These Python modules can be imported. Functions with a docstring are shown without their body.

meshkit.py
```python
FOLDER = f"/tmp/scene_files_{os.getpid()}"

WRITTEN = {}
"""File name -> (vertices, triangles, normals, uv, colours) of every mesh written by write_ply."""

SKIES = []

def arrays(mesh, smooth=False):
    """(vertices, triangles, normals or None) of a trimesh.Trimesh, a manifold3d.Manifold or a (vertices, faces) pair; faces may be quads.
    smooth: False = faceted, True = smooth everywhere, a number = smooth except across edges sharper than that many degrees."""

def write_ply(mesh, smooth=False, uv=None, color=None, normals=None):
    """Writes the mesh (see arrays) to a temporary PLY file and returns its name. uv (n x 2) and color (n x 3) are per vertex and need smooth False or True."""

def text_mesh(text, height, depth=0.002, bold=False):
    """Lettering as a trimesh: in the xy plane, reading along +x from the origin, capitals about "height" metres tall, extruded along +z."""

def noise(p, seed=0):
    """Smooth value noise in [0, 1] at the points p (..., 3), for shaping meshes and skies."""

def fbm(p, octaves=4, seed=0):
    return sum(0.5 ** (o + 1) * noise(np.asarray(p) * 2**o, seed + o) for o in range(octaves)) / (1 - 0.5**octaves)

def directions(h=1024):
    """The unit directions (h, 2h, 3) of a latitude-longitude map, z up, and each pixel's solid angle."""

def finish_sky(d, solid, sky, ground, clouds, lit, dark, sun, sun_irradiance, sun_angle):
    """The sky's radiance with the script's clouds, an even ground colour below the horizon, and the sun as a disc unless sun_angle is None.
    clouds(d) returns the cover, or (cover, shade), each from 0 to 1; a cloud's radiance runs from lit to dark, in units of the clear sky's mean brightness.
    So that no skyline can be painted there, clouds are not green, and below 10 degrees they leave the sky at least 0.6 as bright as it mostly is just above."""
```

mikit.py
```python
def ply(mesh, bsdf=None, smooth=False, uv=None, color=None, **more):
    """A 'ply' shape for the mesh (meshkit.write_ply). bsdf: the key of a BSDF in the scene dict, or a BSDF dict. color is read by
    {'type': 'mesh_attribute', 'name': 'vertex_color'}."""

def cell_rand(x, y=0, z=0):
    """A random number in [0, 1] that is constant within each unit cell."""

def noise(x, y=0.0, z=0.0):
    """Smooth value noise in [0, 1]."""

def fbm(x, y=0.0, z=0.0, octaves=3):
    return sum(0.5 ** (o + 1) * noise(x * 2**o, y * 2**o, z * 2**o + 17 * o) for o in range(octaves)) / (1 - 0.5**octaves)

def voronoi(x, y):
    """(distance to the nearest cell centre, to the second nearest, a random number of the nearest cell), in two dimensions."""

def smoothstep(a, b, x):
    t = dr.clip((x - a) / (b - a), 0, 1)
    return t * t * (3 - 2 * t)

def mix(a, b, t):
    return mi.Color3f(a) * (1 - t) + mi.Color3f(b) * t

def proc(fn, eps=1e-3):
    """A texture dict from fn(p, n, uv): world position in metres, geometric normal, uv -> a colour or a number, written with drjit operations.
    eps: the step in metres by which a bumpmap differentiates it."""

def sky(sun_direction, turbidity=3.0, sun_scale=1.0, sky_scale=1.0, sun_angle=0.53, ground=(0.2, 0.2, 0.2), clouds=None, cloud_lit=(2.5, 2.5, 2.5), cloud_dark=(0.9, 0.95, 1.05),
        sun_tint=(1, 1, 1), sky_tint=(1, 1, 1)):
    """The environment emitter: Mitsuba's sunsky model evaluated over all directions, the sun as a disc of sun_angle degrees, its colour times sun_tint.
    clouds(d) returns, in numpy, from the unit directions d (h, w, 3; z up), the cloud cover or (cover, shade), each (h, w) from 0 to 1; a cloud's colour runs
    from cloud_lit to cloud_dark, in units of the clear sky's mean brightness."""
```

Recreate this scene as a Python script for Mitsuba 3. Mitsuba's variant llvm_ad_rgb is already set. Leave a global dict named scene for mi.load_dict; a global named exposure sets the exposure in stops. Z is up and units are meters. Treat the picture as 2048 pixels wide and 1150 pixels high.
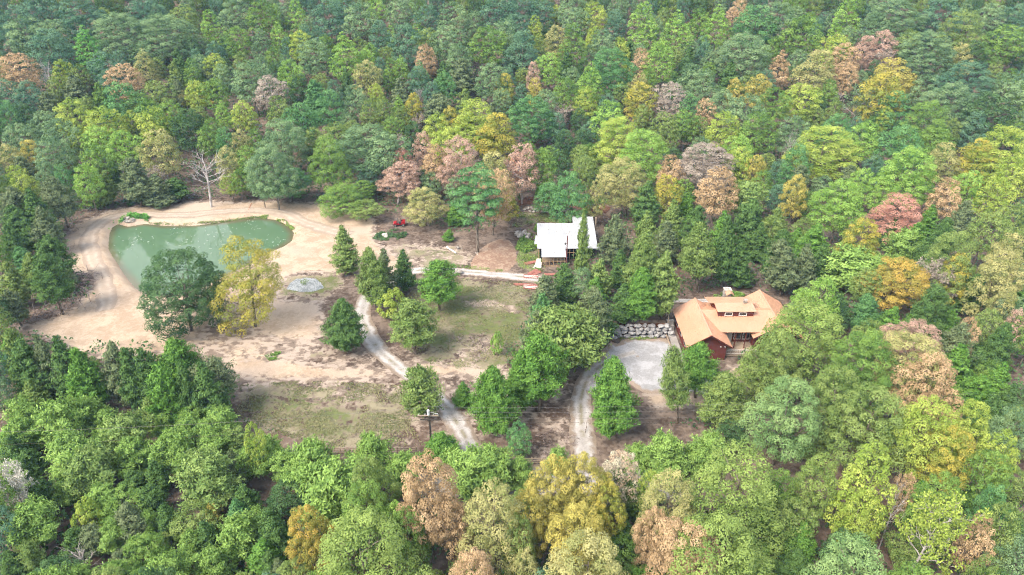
import math, random
import numpy as np, trimesh, shapely, mitsuba as mi, drjit as dr
from scipy import ndimage
import mikit, meshkit
from meshkit import fbm

T = mi.ScalarTransform4f
# ---------------------------------------------------------------- camera, sky, exposure
exposure = 3.02
scene, labels = {}, {}
CAM_Z, PITCH, HFOV = 68.0, 30.0, 73.0
_p = math.radians(PITCH)
scene['camera'] = {'type': 'perspective', 'fov': HFOV, 'fov_axis': 'x', 'near_clip': 1.0, 'far_clip': 3000.0,
                   'to_world': T().look_at(origin=[0, 0, CAM_Z], target=[0, math.cos(_p), CAM_Z - math.sin(_p)], up=[0, 0, 1]),
                   'medium': {'type': 'ref', 'id': 'haze_air'}}
SUN = np.array([-0.50, -0.42, 0.74])


def overcast(d):
    """Thin high cloud everywhere, a little denser overhead than near the horizon."""
    n = fbm(d * [2.2, 2.2, 4.0] + 5, 4, 3)
    return np.ones(d.shape[:2]), np.clip((d[..., 2] - .45) / .5 + (n - .5) * .7, 0, 1)


scene['sky'] = mikit.sky(SUN, turbidity=3, sun_scale=0.68, sun_angle=30, sun_tint=(.97, 1, 1.07), clouds=overcast, cloud_lit=(1.98, 2.02, 2.16), cloud_dark=(1.08, 1.1, 1.2))
scene['haze_air'] = {'type': 'homogeneous', 'albedo': {'type': 'rgb', 'value': [.65, .90, 1.0]}, 'sigma_t': {'type': 'rgb', 'value': [.00010, .00013, .00019]}}

# ---------------------------------------------------------------- terrain
POND = [(-91.06, 140.3), (-92.67, 143.94), (-93.86, 147.46), (-93.44, 149.69), (-90.26, 148.01), (-87.03, 149.69), (-81.8, 148.57), (-74.73, 148.57), (-70.54, 149.98), (-65.28, 151.98), (-60.85, 153.14), (-56.2, 151.69), (-52.49, 148.29), (-50.16, 144.48), (-49.47, 140.3), (-50.72, 136.8), (-52.75, 134.38), (-55.44, 129.28), (-57.32, 125.55), (-60.05, 121.76), (-62.58, 117.96), (-66.53, 115.64), (-70.59, 116.02), (-74.79, 118.94), (-77.54, 121.97), (-80.6, 125.55), (-83.91, 129.73), (-86.25, 132.49), (-89.04, 136.31)]
POND_POLY = shapely.Polygon(POND)
WATER = -0.9


def pond_distance(x, y):
    """Metres to the pond's shore, positive over the water."""
    x, y = np.asarray(x, float), np.asarray(y, float)
    d = shapely.distance(POND_POLY.exterior, shapely.points(x, y))
    return np.where(shapely.contains_xy(POND_POLY, x, y), d, -d)


def sm(a, b, x):
    t = np.clip((x - a) / (b - a), 0, 1)
    return t * t * (3 - 2 * t)

def terrain(x, y):
    """Ground height in metres: a level clearing, a wooded hill behind it, a terrace held by the boulder wall and a hollow for the pond."""
    x, y = np.asarray(x, float), np.asarray(y, float)
    p = np.stack([x / 30, y / 30, 0 * x], -1)
    z = 0.9 * (fbm(p, 3, 5) - 0.5)
    flat = sm(60, 95, y) * (1 - sm(150, 185, y))
    z = z * (1 - 0.75 * flat)
    d = np.clip(y - 178 + 0.04 * np.abs(x - 20), 0, 240)
    z = z + 0.27 * d * d / (d + 14) + 7.0 * (fbm(np.stack([x / 70, y / 70, 0 * x + 3], -1), 3, 9) - 0.5) * sm(185, 240, y)
    z = z - 0.06 * np.maximum(40 - y, 0)
    up = sm(8, 17, x) * (1 - sm(27.0, 28.2, x)) * (1 - sm(110, 128, y)) * np.where(x > 17, sm(101.2, 101.9, y), sm(94, 104, y))
    z = z + 2.2 * up
    b = np.clip((pond_distance(x, y) + 1.6) / 3.6, 0, 1)
    return z - 1.9 * b * b * (3 - 2 * b) - 0.03 * np.clip(pond_distance(x, y), 0, 12)

def gz(x, y):
    return float(terrain(np.array([x]), np.array([y]))[0])


# ---------------------------------------------------------------- materials
def diffuse(c):
    return {'type': 'twosided', 'bsdf': {'type': 'diffuse', 'reflectance': {'type': 'rgb', 'value': list(c)}}}


def principled(c, rough=0.6, metallic=0.0, spec=0.5):
    return {'type': 'twosided', 'bsdf': {'type': 'principled', 'base_color': {'type': 'rgb', 'value': list(c)}, 'roughness': rough, 'metallic': metallic, 'specular': spec}}


def procd(fn, rough=None, metallic=0.0):
    if rough is None:
        return {'type': 'twosided', 'bsdf': {'type': 'diffuse', 'reflectance': mikit.proc(fn)}}
    return {'type': 'twosided', 'bsdf': {'type': 'principled', 'base_color': mikit.proc(fn), 'roughness': rough, 'metallic': metallic, 'specular': 0.5}}


mix, ss, N3, F3 = mikit.mix, mikit.smoothstep, mikit.noise, mikit.fbm


def ground_colour(p, n, uv):
    """uv.x: how bare and sandy the soil is; uv.y: how grassy (both laid out with the ground's mesh)."""
    big, mid, fine = F3(p.x * 0.09, p.y * 0.09, 3), F3(p.x * 0.45, p.y * 0.6, 7), F3(p.x * 2.2, p.y * 2.2, 1)
    grit = N3(p.x * 7, p.y * 7)
    litter = mix((.082, .064, .056), (.225, .185, .162), ss(.25, .75, mid * 0.5 + fine * 0.5))
    litter = mix(litter, (.13, .085, .066), ss(.55, .75, big) * 0.35)
    sand = mix((.36, .285, .225), (.46, .385, .315), ss(.3, .7, mid * .6 + fine * .4))
    sand = mix(sand, (.44, .375, .325), ss(.45, .7, big))
    sand = sand * (0.93 + 0.14 * grit)
    straw = mix((.20, .165, .145), (.40, .345, .31), ss(.35, .65, F3(p.x * 0.9, p.y * 1.4, 11)))
    u = uv.x + (mid - 0.5) * 0.45 + (fine - 0.5) * 0.40
    c = mix(litter, straw, ss(.22, .45, u))
    c = mix(c, sand, ss(.55, .80, u))
    dry = mix((.175, .160, .118), (.27, .25, .185), ss(.3, .7, fine * .6 + mid * .4))
    green = mix((.085, .115, .050), (.16, .185, .085), fine)
    grass = mix(dry, green, ss(.50, .72, F3(p.x * 0.22, p.y * 0.3, 23) * .6 + fine * .4 + (uv.y - 0.6) * 0.5))
    g = uv.y + (mid - 0.5) * 0.7 + (fine - 0.5) * 0.5
    return mix(c, grass, ss(.38, .62, g))


def gravel_colour(p, n, uv):
    """uv.x: across the lane, 0 to 1 (two pale wheel tracks, a duller crown)."""
    a, b = F3(p.x * 1.1, p.y * 1.1, 5), N3(p.x * 8, p.y * 8)
    track = dr.exp(-dr.square((uv.x - .27) * 7)) + dr.exp(-dr.square((uv.x - .73) * 7))
    c = mix((.335, .325, .335), (.48, .48, .50), dr.clip(.25 + track * .55 + (a - .5) * .7, 0, 1))
    crown = dr.exp(-dr.square((uv.x - .5) * 9)) * ss(.40, .62, F3(p.x * .7, p.y * .7, 12) * .6 + a * .4)
    c = mix(c, (.21, .195, .13), crown * .75)
    edge = dr.minimum(uv.x, 1 - uv.x)
    c = mix((.25, .21, .18), c, ss(.03, .30, edge + (a - .5) * .34))
    return c * (.88 + .24 * b)


def track_colour(p, n, uv):
    a, b = F3(p.x * 1.1, p.y * 1.1, 5), N3(p.x * 7, p.y * 7)
    rut = dr.exp(-dr.square((uv.x - .27) * 9)) + dr.exp(-dr.square((uv.x - .73) * 9))
    edge = dr.minimum(uv.x, 1 - uv.x)
    c = mix((.38, .325, .28), (.47, .42, .375), dr.clip(rut * .8 + (a - .4) * .7, 0, 1))
    return mix((.33, .275, .235), c, ss(.0, .42, edge + (a - .5) * .3)) * (.94 + .12 * b)


def lot_colour(p, n, uv):
    a, b, m = F3(p.x * .55, p.y * .8, 2), N3(p.x * 8, p.y * 8), F3(p.x * 1.7, p.y * 1.7, 4)
    c = mix((.30, .315, .35), (.40, .42, .47), ss(.35, .65, a * .7 + m * .3))
    return mix((.31, .26, .225), c, ss(.25, .6, uv.x + (m - .5) * .5)) * (.88 + .24 * b)


def blue_gravel_colour(p, n, uv):
    a, b = F3(p.x * .9, p.y * .9, 2), N3(p.x * 6, p.y * 6)
    return mix((.17, .195, .22), (.32, .36, .40), ss(.25, .75, a * .5 + b * .5))


def stone_colour(p, n, uv):
    a, b = F3(p.x * 1.3, p.y * 1.3, p.z * 1.3), F3(p.x * 6, p.y * 6, p.z * 6)
    return mix((.19, .195, .215), (.43, .44, .47), ss(.25, .75, a * .55 + b * .45))


def rubble_colour(p, n, uv):
    a, b = N3(p.x * 1.7, p.y * 1.7, p.z * 1.7), F3(p.x * 6, p.y * 6, p.z * 6)
    return mix((.20, .19, .175), (.45, .44, .44), ss(.2, .8, a * .7 + b * .3))


def red_soil_colour(p, n, uv):
    a, b = F3(p.x * .5, p.y * .5, 9), F3(p.x * 3, p.y * 3, 2)
    return mix((.23, .155, .12), (.36, .28, .23), ss(.3, .7, a * .5 + b * .5))


def bank_soil_colour(p, n, uv):
    a, b = F3(p.x * .7, p.y * .7, 9), F3(p.x * 3, p.y * 3, 2)
    return mix((.075, .038, .03), (.20, .115, .085), ss(.3, .75, a * .5 + b * .5))


def bark_colour(p, n, uv):
    a = F3(p.x * 5, p.y * 5, p.z * 1.2)
    return mix((.085, .07, .06), (.24, .215, .19), ss(.3, .7, a))


def pale_bark_colour(p, n, uv):
    a = F3(p.x * 3, p.y * 3, p.z * 1.0)
    return mix((.30, .285, .295), (.56, .54, .56), ss(.3, .7, a))


def brush_colour(p, n, uv):
    a = F3(p.x * 2, p.y * 2, p.z * 2)
    return mix((.12, .09, .085), (.36, .31, .31), ss(.35, .7, a))


def orange_roof_colour(p, n, uv):
    a, b = F3(p.x * .6, p.y * .6, p.z), F3(p.x * 4, p.y * 4, p.z * 4)
    return mix((.50, .285, .195), (.57, .365, .265), a * .6 + b * .4)


def tin_roof_colour(p, n, uv):
    a, b = F3(p.x * 1.6, p.y * .35, 1), F3(p.x * 5, p.y * 5, 4)
    c = mix((.40, .435, .49), (.49, .525, .585), ss(.25, .75, a * .7 + b * .3))
    return mix(c, (.26, .21, .19), ss(.74, .84, F3(p.x * 2.4, p.y * 1.2, 8)) * .5)


def siding_colour(p, n, uv):
    a = N3(dr.floor(p.z / .18) * 3.1, p.x * .3, p.y * .3)
    return mix((.085, .020, .018), (.13, .035, .032), a * .6 + F3(p.x * 2, p.y * 2, p.z * 4) * .4)


def new_wood_colour(p, n, uv):
    a = F3(p.x * 2, p.y * 2, p.z * 6)
    return mix((.28, .195, .12), (.44, .34, .24), a)


def grey_wood_colour(p, n, uv):
    a = F3(p.x * 3, p.y * 3, p.z * 5)
    return mix((.26, .21, .17), (.42, .36, .30), a)


def red_board_colour(p, n, uv):
    a = F3(p.x * 1.5, p.y * 1.5, p.z * 5)
    return mix((.29, .115, .10), (.38, .19, .17), a)


def concrete_colour(p, n, uv):
    a = F3(p.x * 1.2, p.y * 1.2, p.z)
    return mix((.28, .275, .28), (.39, .39, .40), a)


MATS = {
    'ground_soil': procd(ground_colour), 'driveway_gravel': procd(gravel_colour), 'lot_gravel': procd(lot_colour), 'blue_gravel': procd(blue_gravel_colour), 'track_sand': procd(track_colour), 'boulder_stone': procd(stone_colour),
    'rubble_stone': procd(rubble_colour), 'red_soil': procd(red_soil_colour), 'bank_soil': procd(bank_soil_colour), 'bark': procd(bark_colour), 'pale_bark': procd(pale_bark_colour),
    'brushwood': procd(brush_colour), 'orange_metal': procd(orange_roof_colour, .36, .15), 'tin_metal': procd(tin_roof_colour, .5, .3), 'red_siding': procd(siding_colour, .7),
    'new_wood': procd(new_wood_colour), 'grey_wood': procd(grey_wood_colour), 'red_board': procd(red_board_colour), 'concrete': procd(concrete_colour),
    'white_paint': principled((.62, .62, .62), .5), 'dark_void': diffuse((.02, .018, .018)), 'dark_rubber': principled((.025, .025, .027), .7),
    'red_plastic': principled((.30, .014, .022), .35), 'black_plastic': principled((.025, .025, .028), .5), 'window_dark': principled((.03, .035, .045), .08),
    'grey_metal': principled((.45, .46, .48), .4, .6), 'pole_wood': principled((.045, .038, .034), .8), 'pink_pole': principled((.16, .07, .07), .7),
    'wire_metal': principled((.16, .16, .17), .6), 'foam': diffuse((.30, .38, .33)), 'pale_stone': diffuse((.46, .45, .44)), 'lid_blue': principled((.55, .60, .68), .5),
    'leaf': {'type': 'principledthin', 'base_color': {'type': 'mesh_attribute', 'name': 'vertex_color'}, 'roughness': .7, 'spec_tint': 0.0, 'eta': 1.2, 'diff_trans': .35},
    'rust_hose': principled((.45, .15, .09), .7),
}
WATER_GREEN = (.075, .235, .125)


def water_colour(p, n, uv):
    # murky green, browner in the shallows by the shore (uv.x: metres to the shore / 10)
    a = F3(p.x * .12, p.y * .12, 6)
    c = mix((.078, .150, .090), (.098, .178, .112), a)
    return mix((.115, .115, .07), c, ss(.02, .22, uv.x + (a - .5) * .1))


MATS['murky_water'] = {'type': 'plastic', 'diffuse_reflectance': mikit.proc(water_colour), 'int_ior': 1.5, 'nonlinear': False}
scene.update(MATS)


# ---------------------------------------------------------------- helpers
def numbered(name):
    if name not in labels and name not in scene and not any(k.startswith(name + '__') for k in (name,)):
        return name
    i = 1
    while f'{name}_{i:03d}' in labels or f'{name}_{i:03d}' in scene:
        i += 1
    return f'{name}_{i:03d}'


def add(key, mesh, mat, smooth=False, **kw):
    scene[key] = mikit.ply(mesh, mat, smooth=smooth, **kw)
    return key


def part(parent, name, mesh, mat, smooth=False, **kw):
    key, i = f'{parent}__{name}', 0
    while key in scene:
        i += 1
        key = f'{parent}__{name}_{i:03d}'
    return add(key, mesh, mat, smooth, **kw)


def thing(name, label, category, group=None):
    key = numbered(name)
    labels[key] = {'label': label, 'category': category}
    if group:
        labels[key]['group'] = group
    return key


def structure(key, mesh, mat, label, smooth=False, kind='structure', category=None, **kw):
    add(key, mesh, mat, smooth, **kw)
    labels[key] = {'label': label, 'kind': kind}
    if category:
        labels[key]['category'] = category
    return key


def cat(ms):
    return trimesh.util.concatenate([trimesh.Trimesh(m.vertices, m.faces, process=False) for m in ms])


def box(c, s, rz=0.0, rx=0.0, ry=0.0):
    m = trimesh.creation.box(s)
    if rx:
        m.apply_transform(trimesh.transformations.rotation_matrix(rx, [1, 0, 0]))
    if ry:
        m.apply_transform(trimesh.transformations.rotation_matrix(ry, [0, 1, 0]))
    if rz:
        m.apply_transform(trimesh.transformations.rotation_matrix(rz, [0, 0, 1]))
    m.apply_translation(c)
    return m


def beam(a, b, w, h=None):
    """A squared timber from a to b."""
    a, b = np.asarray(a, float), np.asarray(b, float)
    d = b - a
    L = np.linalg.norm(d)
    z = d / L
    x = np.cross(z, [0, 0, 1] if abs(z[2]) < .95 else [0, 1, 0])
    x /= np.linalg.norm(x)
    m = trimesh.creation.box((w, h or w, L))
    M = np.eye(4)
    M[:3, 0], M[:3, 1], M[:3, 2], M[:3, 3] = x, np.cross(z, x), z, (a + b) / 2
    m.apply_transform(M)
    return m


def tube(pts, radii, sides=6):
    p = np.asarray(pts, float)
    r = np.broadcast_to(radii, (len(p),))
    t = np.gradient(p, axis=0)
    t /= np.linalg.norm(t, axis=1, keepdims=True) + 1e-12
    a = np.cross(t, np.where(np.abs(t[:, 2:]) < .9, [0, 0, 1.0], [1.0, 0, 0]))
    a /= np.linalg.norm(a, axis=1, keepdims=True) + 1e-12
    b = np.cross(t, a)
    ang = np.arange(sides) * 2 * np.pi / sides
    v = p[:, None] + r[:, None, None] * (np.cos(ang)[None, :, None] * a[:, None] + np.sin(ang)[None, :, None] * b[:, None])
    i, j = np.meshgrid(np.arange(len(p) - 1), np.arange(sides), indexing='ij')
    q = np.stack([i * sides + j, i * sides + (j + 1) % sides, (i + 1) * sides + (j + 1) % sides, (i + 1) * sides + j], -1).reshape(-1, 4)
    cap = len(v.reshape(-1, 3))
    f = np.vstack([q[:, [0, 1, 2]], q[:, [0, 2, 3]]])
    end = np.array([[(len(p) - 1) * sides + k, (len(p) - 1) * sides + (k + 1) % sides, cap] for k in range(sides)])
    return trimesh.Trimesh(np.vstack([v.reshape(-1, 3), p[-1:]]), np.vstack([f, end]), process=False)


def cyl(a, b, r, sides=12):
    a, b = np.asarray(a, float), np.asarray(b, float)
    m = trimesh.creation.cylinder(radius=r, height=np.linalg.norm(b - a), sections=sides)
    m.apply_transform(trimesh.geometry.align_vectors([0, 0, 1], b - a))
    m.apply_translation((a + b) / 2)
    return m


def rock(seed, size, detail=1):
    """An angular boulder: a noisy ball cut by a few planes; about 80 triangles."""
    rng = np.random.default_rng(seed)
    m = trimesh.creation.icosphere(subdivisions=detail)
    v = m.vertices
    for _ in range(7):
        n = rng.normal(size=3)
        n /= np.linalg.norm(n)
        d = rng.uniform(.55, .85)
        over = np.maximum(v @ n - d, 0)
        v = v - over[:, None] * n
    v = v * (1 + .10 * rng.normal(size=(len(v), 1)) * (detail > 0))
    v = v / np.abs(v).max(0) * np.asarray(size) / 2
    return trimesh.Trimesh(v, m.faces, process=False)


# ---------------------------------------------------------------- the ground: one sheet whose triangles are shared out among ground, sand and field
XS = np.concatenate([-102 - np.cumsum(1.2 * 1.12 ** np.arange(30))[::-1], np.arange(-102, 102.1, .6), 102 + np.cumsum(1.2 * 1.12 ** np.arange(30))])
YS = np.concatenate([62 - np.cumsum(1.2 * 1.12 ** np.arange(26))[::-1], np.arange(62, 172.1, .6), 172 + np.cumsum(1.2 * 1.08 ** np.arange(44))])
GX, GY = np.meshgrid(XS, YS)
GZ = terrain(GX, GY)
MASKS = [
    (0, 1.0, 1.2, [(-89.24, 103.49), (-84.76, 107.32), (-81.9, 110.47), (-81.77, 113.39), (-83.52, 120.38), (-87.6, 123.69), (-91.37, 124.97), (-96.81, 132.62), (-99.92, 136.97), (-102.03, 143.12), (-101.33, 148.58), (-98.93, 152.6), (-96.19, 156.8), (-90.95, 157.41), (-86.09, 158.96), (-80.52, 160.54), (-75.76, 161.18), (-69.16, 160.22), (-63.22, 161.18), (-58.11, 160.86), (-50.35, 159.91), (-44.94, 158.03), (-39.32, 154.67), (-33.89, 151.43), (-31.53, 148.02), (-31.94, 143.65), (-30.78, 138.97), (-27.01, 134.05), (-22.3, 131.22), (-19.74, 127.59), (-23.02, 124.97), (-33.04, 123.69), (-38.19, 123.91), (-43.41, 124.33), (-46.47, 120.78), (-46.2, 115.84), (-44.22, 113.01), (-36.5, 112.65), (-33.6, 104.3), (-33.35, 99.54), (-40.3, 99.54), (-46.81, 103.49), (-53.08, 105.96), (-55.12, 101.88), (-55.33, 98.02), (-56.43, 96.53), (-61.58, 94.79), (-65.78, 96.53), (-68.54, 93.66), (-74.27, 96.53), (-85.15, 101.88)]),
    (0, 0.8, 1.2, [(-49.63, 96.53), (-38.51, 93.38), (-30.69, 91.85), (-20.69, 90.9), (-20.33, 88.64), (-29.91, 88.51), (-38.78, 88.77), (-45.47, 89.56)]),
    (0, 0.62, 1.6, [(-57.9, 98.02), (-53.37, 104.3), (-44.77, 102.68), (-32.99, 98.02), (-30.77, 95.8), (-23.62, 93.66), (-16.0, 92.54), (-10.12, 91.17), (-5.21, 90.9), (-5.15, 89.3), (-13.19, 89.3), (-22.66, 88.25), (-30.33, 86.97), (-39.42, 85.71), (-42.9, 84.48), (-47.57, 90.9), (-54.73, 96.53)]),
    (0, 0.92, 1.0, [(19.53, 85.09), (21.42, 84.73), (35.59, 85.47), (36.12, 83.27), (28.42, 81.5), (20.16, 81.85)]),
    (0, 0.9, 1.0, [(33.89, 90.9), (39.51, 93.38), (38.39, 86.97), (35.41, 87.61)]),
    (0, 0.4, 2.0, [(-42.97, 86.97), (-33.77, 88.0), (-24.11, 87.48), (-17.7, 86.97), (-14.88, 83.27), (-14.91, 77.57), (-12.26, 73.37), (-26.95, 72.87), (-38.31, 77.57), (-41.27, 79.78)]),
    (0, 0.35, 2.0, [(-19.43, 120.78), (-12.48, 121.6), (3.58, 119.77), (4.86, 113.01), (3.56, 99.54), (1.31, 91.58), (-5.22, 91.17), (-13.53, 92.54), (-19.24, 98.02), (-21.27, 105.96)]),
    (0, 0.5, 1.5, [(-27.74, 135.25), (-19.41, 138.97), (-10.27, 135.25), (-6.58, 124.97), (-16.75, 123.91), (-23.64, 129.39)]),
    (0, 0.34, 3.0, [(-39.43, 96.53), (-22.68, 98.02), (-1.2, 98.02), (8.63, 90.9), (13.86, 90.23), (8.69, 70.9), (-12.23, 73.07), (-23.47, 76.49)]),
    (0, 0.36, 2.0, [(1.2, 80.93), (8.48, 77.57), (8.76, 71.88), (2.5, 71.88)]),
    (0, 0.98, 0.8, [(-16.35, 91.99), (-10.2, 92.13), (-0.74, 91.31), (-0.73, 89.56), (-10.01, 89.7), (-15.61, 89.3)]),
    (0, 0.98, 0.9, [(-45.44, 94.22), (-38.27, 92.54), (-30.53, 91.17), (-20.6, 90.36), (-20.35, 88.77), (-29.97, 88.77), (-38.94, 89.3), (-45.03, 90.63)]),
    (1, 0.1, 1.0, [(-45.35, 93.94), (-38.27, 92.54), (-30.53, 91.17), (-20.6, 90.36), (-20.35, 88.77), (-29.97, 88.77), (-38.94, 89.3), (-45.03, 90.63)]),
    (1, 0.1, 0.9, [(-16.35, 91.99), (-10.2, 92.13), (-0.74, 91.31), (-0.73, 89.56), (-10.01, 89.7), (-15.61, 89.3)]),
    (0, 0.36, 1.5, [(2.58, 75.43), (8.03, 76.28), (8.84, 72.87), (3.91, 72.37)]),
    (0, 0.42, 2.0, [(1.94, 154.08), (13.93, 152.6), (14.77, 148.02), (5.99, 148.3), (-0.46, 144.18)]),
    (0, 0.75, 0.6, [(-9.87, 112.46), (-3.71, 112.65), (1.49, 109.76), (1.47, 108.01), (-4.13, 110.83), (-9.77, 110.83)]),
    (0, 0.58, 1.5, [(-8.93, 98.02), (-3.86, 101.09), (-1.19, 96.53), (-6.06, 91.58), (-10.31, 93.66)]),
    (0, 0.55, 2.0, [(-33.33, 86.34), (-19.08, 85.71), (-17.86, 82.68), (-30.68, 82.09)]),
    (1, 0.72, 2.2, [(-42.97, 86.97), (-33.77, 88.0), (-24.11, 87.48), (-17.7, 86.97), (-14.88, 83.27), (-14.91, 77.57), (-12.26, 73.37), (-26.95, 72.87), (-38.31, 77.57), (-41.27, 79.78)]),
    (1, 0.8, 2.2, [(-19.43, 120.78), (-12.48, 121.6), (3.58, 119.77), (4.86, 113.01), (3.56, 99.54), (1.31, 91.58), (-5.22, 91.17), (-13.53, 92.54), (-19.24, 98.02), (-21.27, 105.96)]),
    (0, 0.5, 1.5, [(-46.47, 120.78), (-42.27, 123.91), (-34.1, 123.91), (-32.45, 120.78), (-35.64, 113.01), (-36.5, 112.65), (-44.32, 113.39)]),
    (1, 0.66, 1.6, [(-46.47, 120.78), (-42.27, 123.91), (-34.1, 123.91), (-32.45, 120.78), (-35.64, 113.01), (-36.5, 112.65), (-44.32, 113.39)]),
    (1, 0.5, 1.5, [(-32.99, 98.02), (-27.68, 97.27), (-26.26, 94.36), (-35.08, 92.96), (-37.96, 94.36)]),
    (1, 0.5, 1.8, [(-27.74, 135.25), (-19.41, 138.97), (-10.27, 135.25), (-6.58, 124.97), (-16.75, 123.91), (-23.64, 129.39)]),
    (1, 0.85, 1.0, [(1.74, 134.05), (6.63, 134.53), (6.78, 124.97), (2.65, 123.91), (0.63, 129.39)]),
    (1, 0.7, 1.2, [(1.94, 154.08), (13.93, 152.6), (14.77, 148.02), (5.99, 148.3), (-0.46, 144.18)]),
    (1, 0.15, 0.7, [(-9.87, 112.46), (-3.71, 112.65), (1.49, 109.76), (1.47, 108.01), (-4.13, 110.83), (-9.77, 110.83)]),
    (1, 0.42, 1.2, [(-8.93, 98.02), (-3.86, 101.09), (-1.19, 96.53), (-6.06, 91.58), (-10.31, 93.66)]),
    (1, 0.4, 1.6, [(-33.33, 86.34), (-19.08, 85.71), (-17.86, 82.68), (-30.68, 82.09)]),
]
# every mask: (channel, value, feather in metres, outline)
MX, MY = np.arange(-110, 110.1, .5), np.arange(55, 185.1, .5)
MGX, MGY = np.meshgrid(MX, MY)
channels = [np.zeros_like(MGX), np.zeros_like(MGX)]
for ch, val, feather, outline in MASKS:
    inside = shapely.contains_xy(shapely.Polygon(outline).buffer(0), MGX, MGY).astype(float)
    w = ndimage.gaussian_filter(inside, feather / .5)
    channels[ch] = channels[ch] * (1 - w) + val * w


def mask_at(ch, x, y):
    return ndimage.map_coordinates(channels[ch], [(np.asarray(y) - 55) / .5, (np.asarray(x) + 110) / .5], order=1, mode='nearest')


U, V = mask_at(0, GX, GY), mask_at(1, GX, GY)
GZ = GZ + .10 * (fbm(np.stack([GX / 2.2, GY / 2.2, 0 * GX], -1), 3, 31) - .5) * (1 - .5 * U)
verts = np.stack([GX, GY, GZ], -1).reshape(-1, 3)
uvs = np.stack([U, V], -1).reshape(-1, 2)
ny, nx = GX.shape
ii, jj = np.meshgrid(np.arange(ny - 1), np.arange(nx - 1), indexing='ij')
quads = np.stack([ii * nx + jj, ii * nx + jj + 1, (ii + 1) * nx + jj + 1, (ii + 1) * nx + jj], -1).reshape(-1, 4)
qu, qv = uvs[quads, 0].mean(1), uvs[quads, 1].mean(1)
belongs = np.where(qv > .42, 2, np.where(qu > .5, 1, 0))
gn = trimesh.Trimesh(verts, np.vstack([quads[:, [0, 1, 2]], quads[:, [0, 2, 3]]]), process=False).vertex_normals
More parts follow.
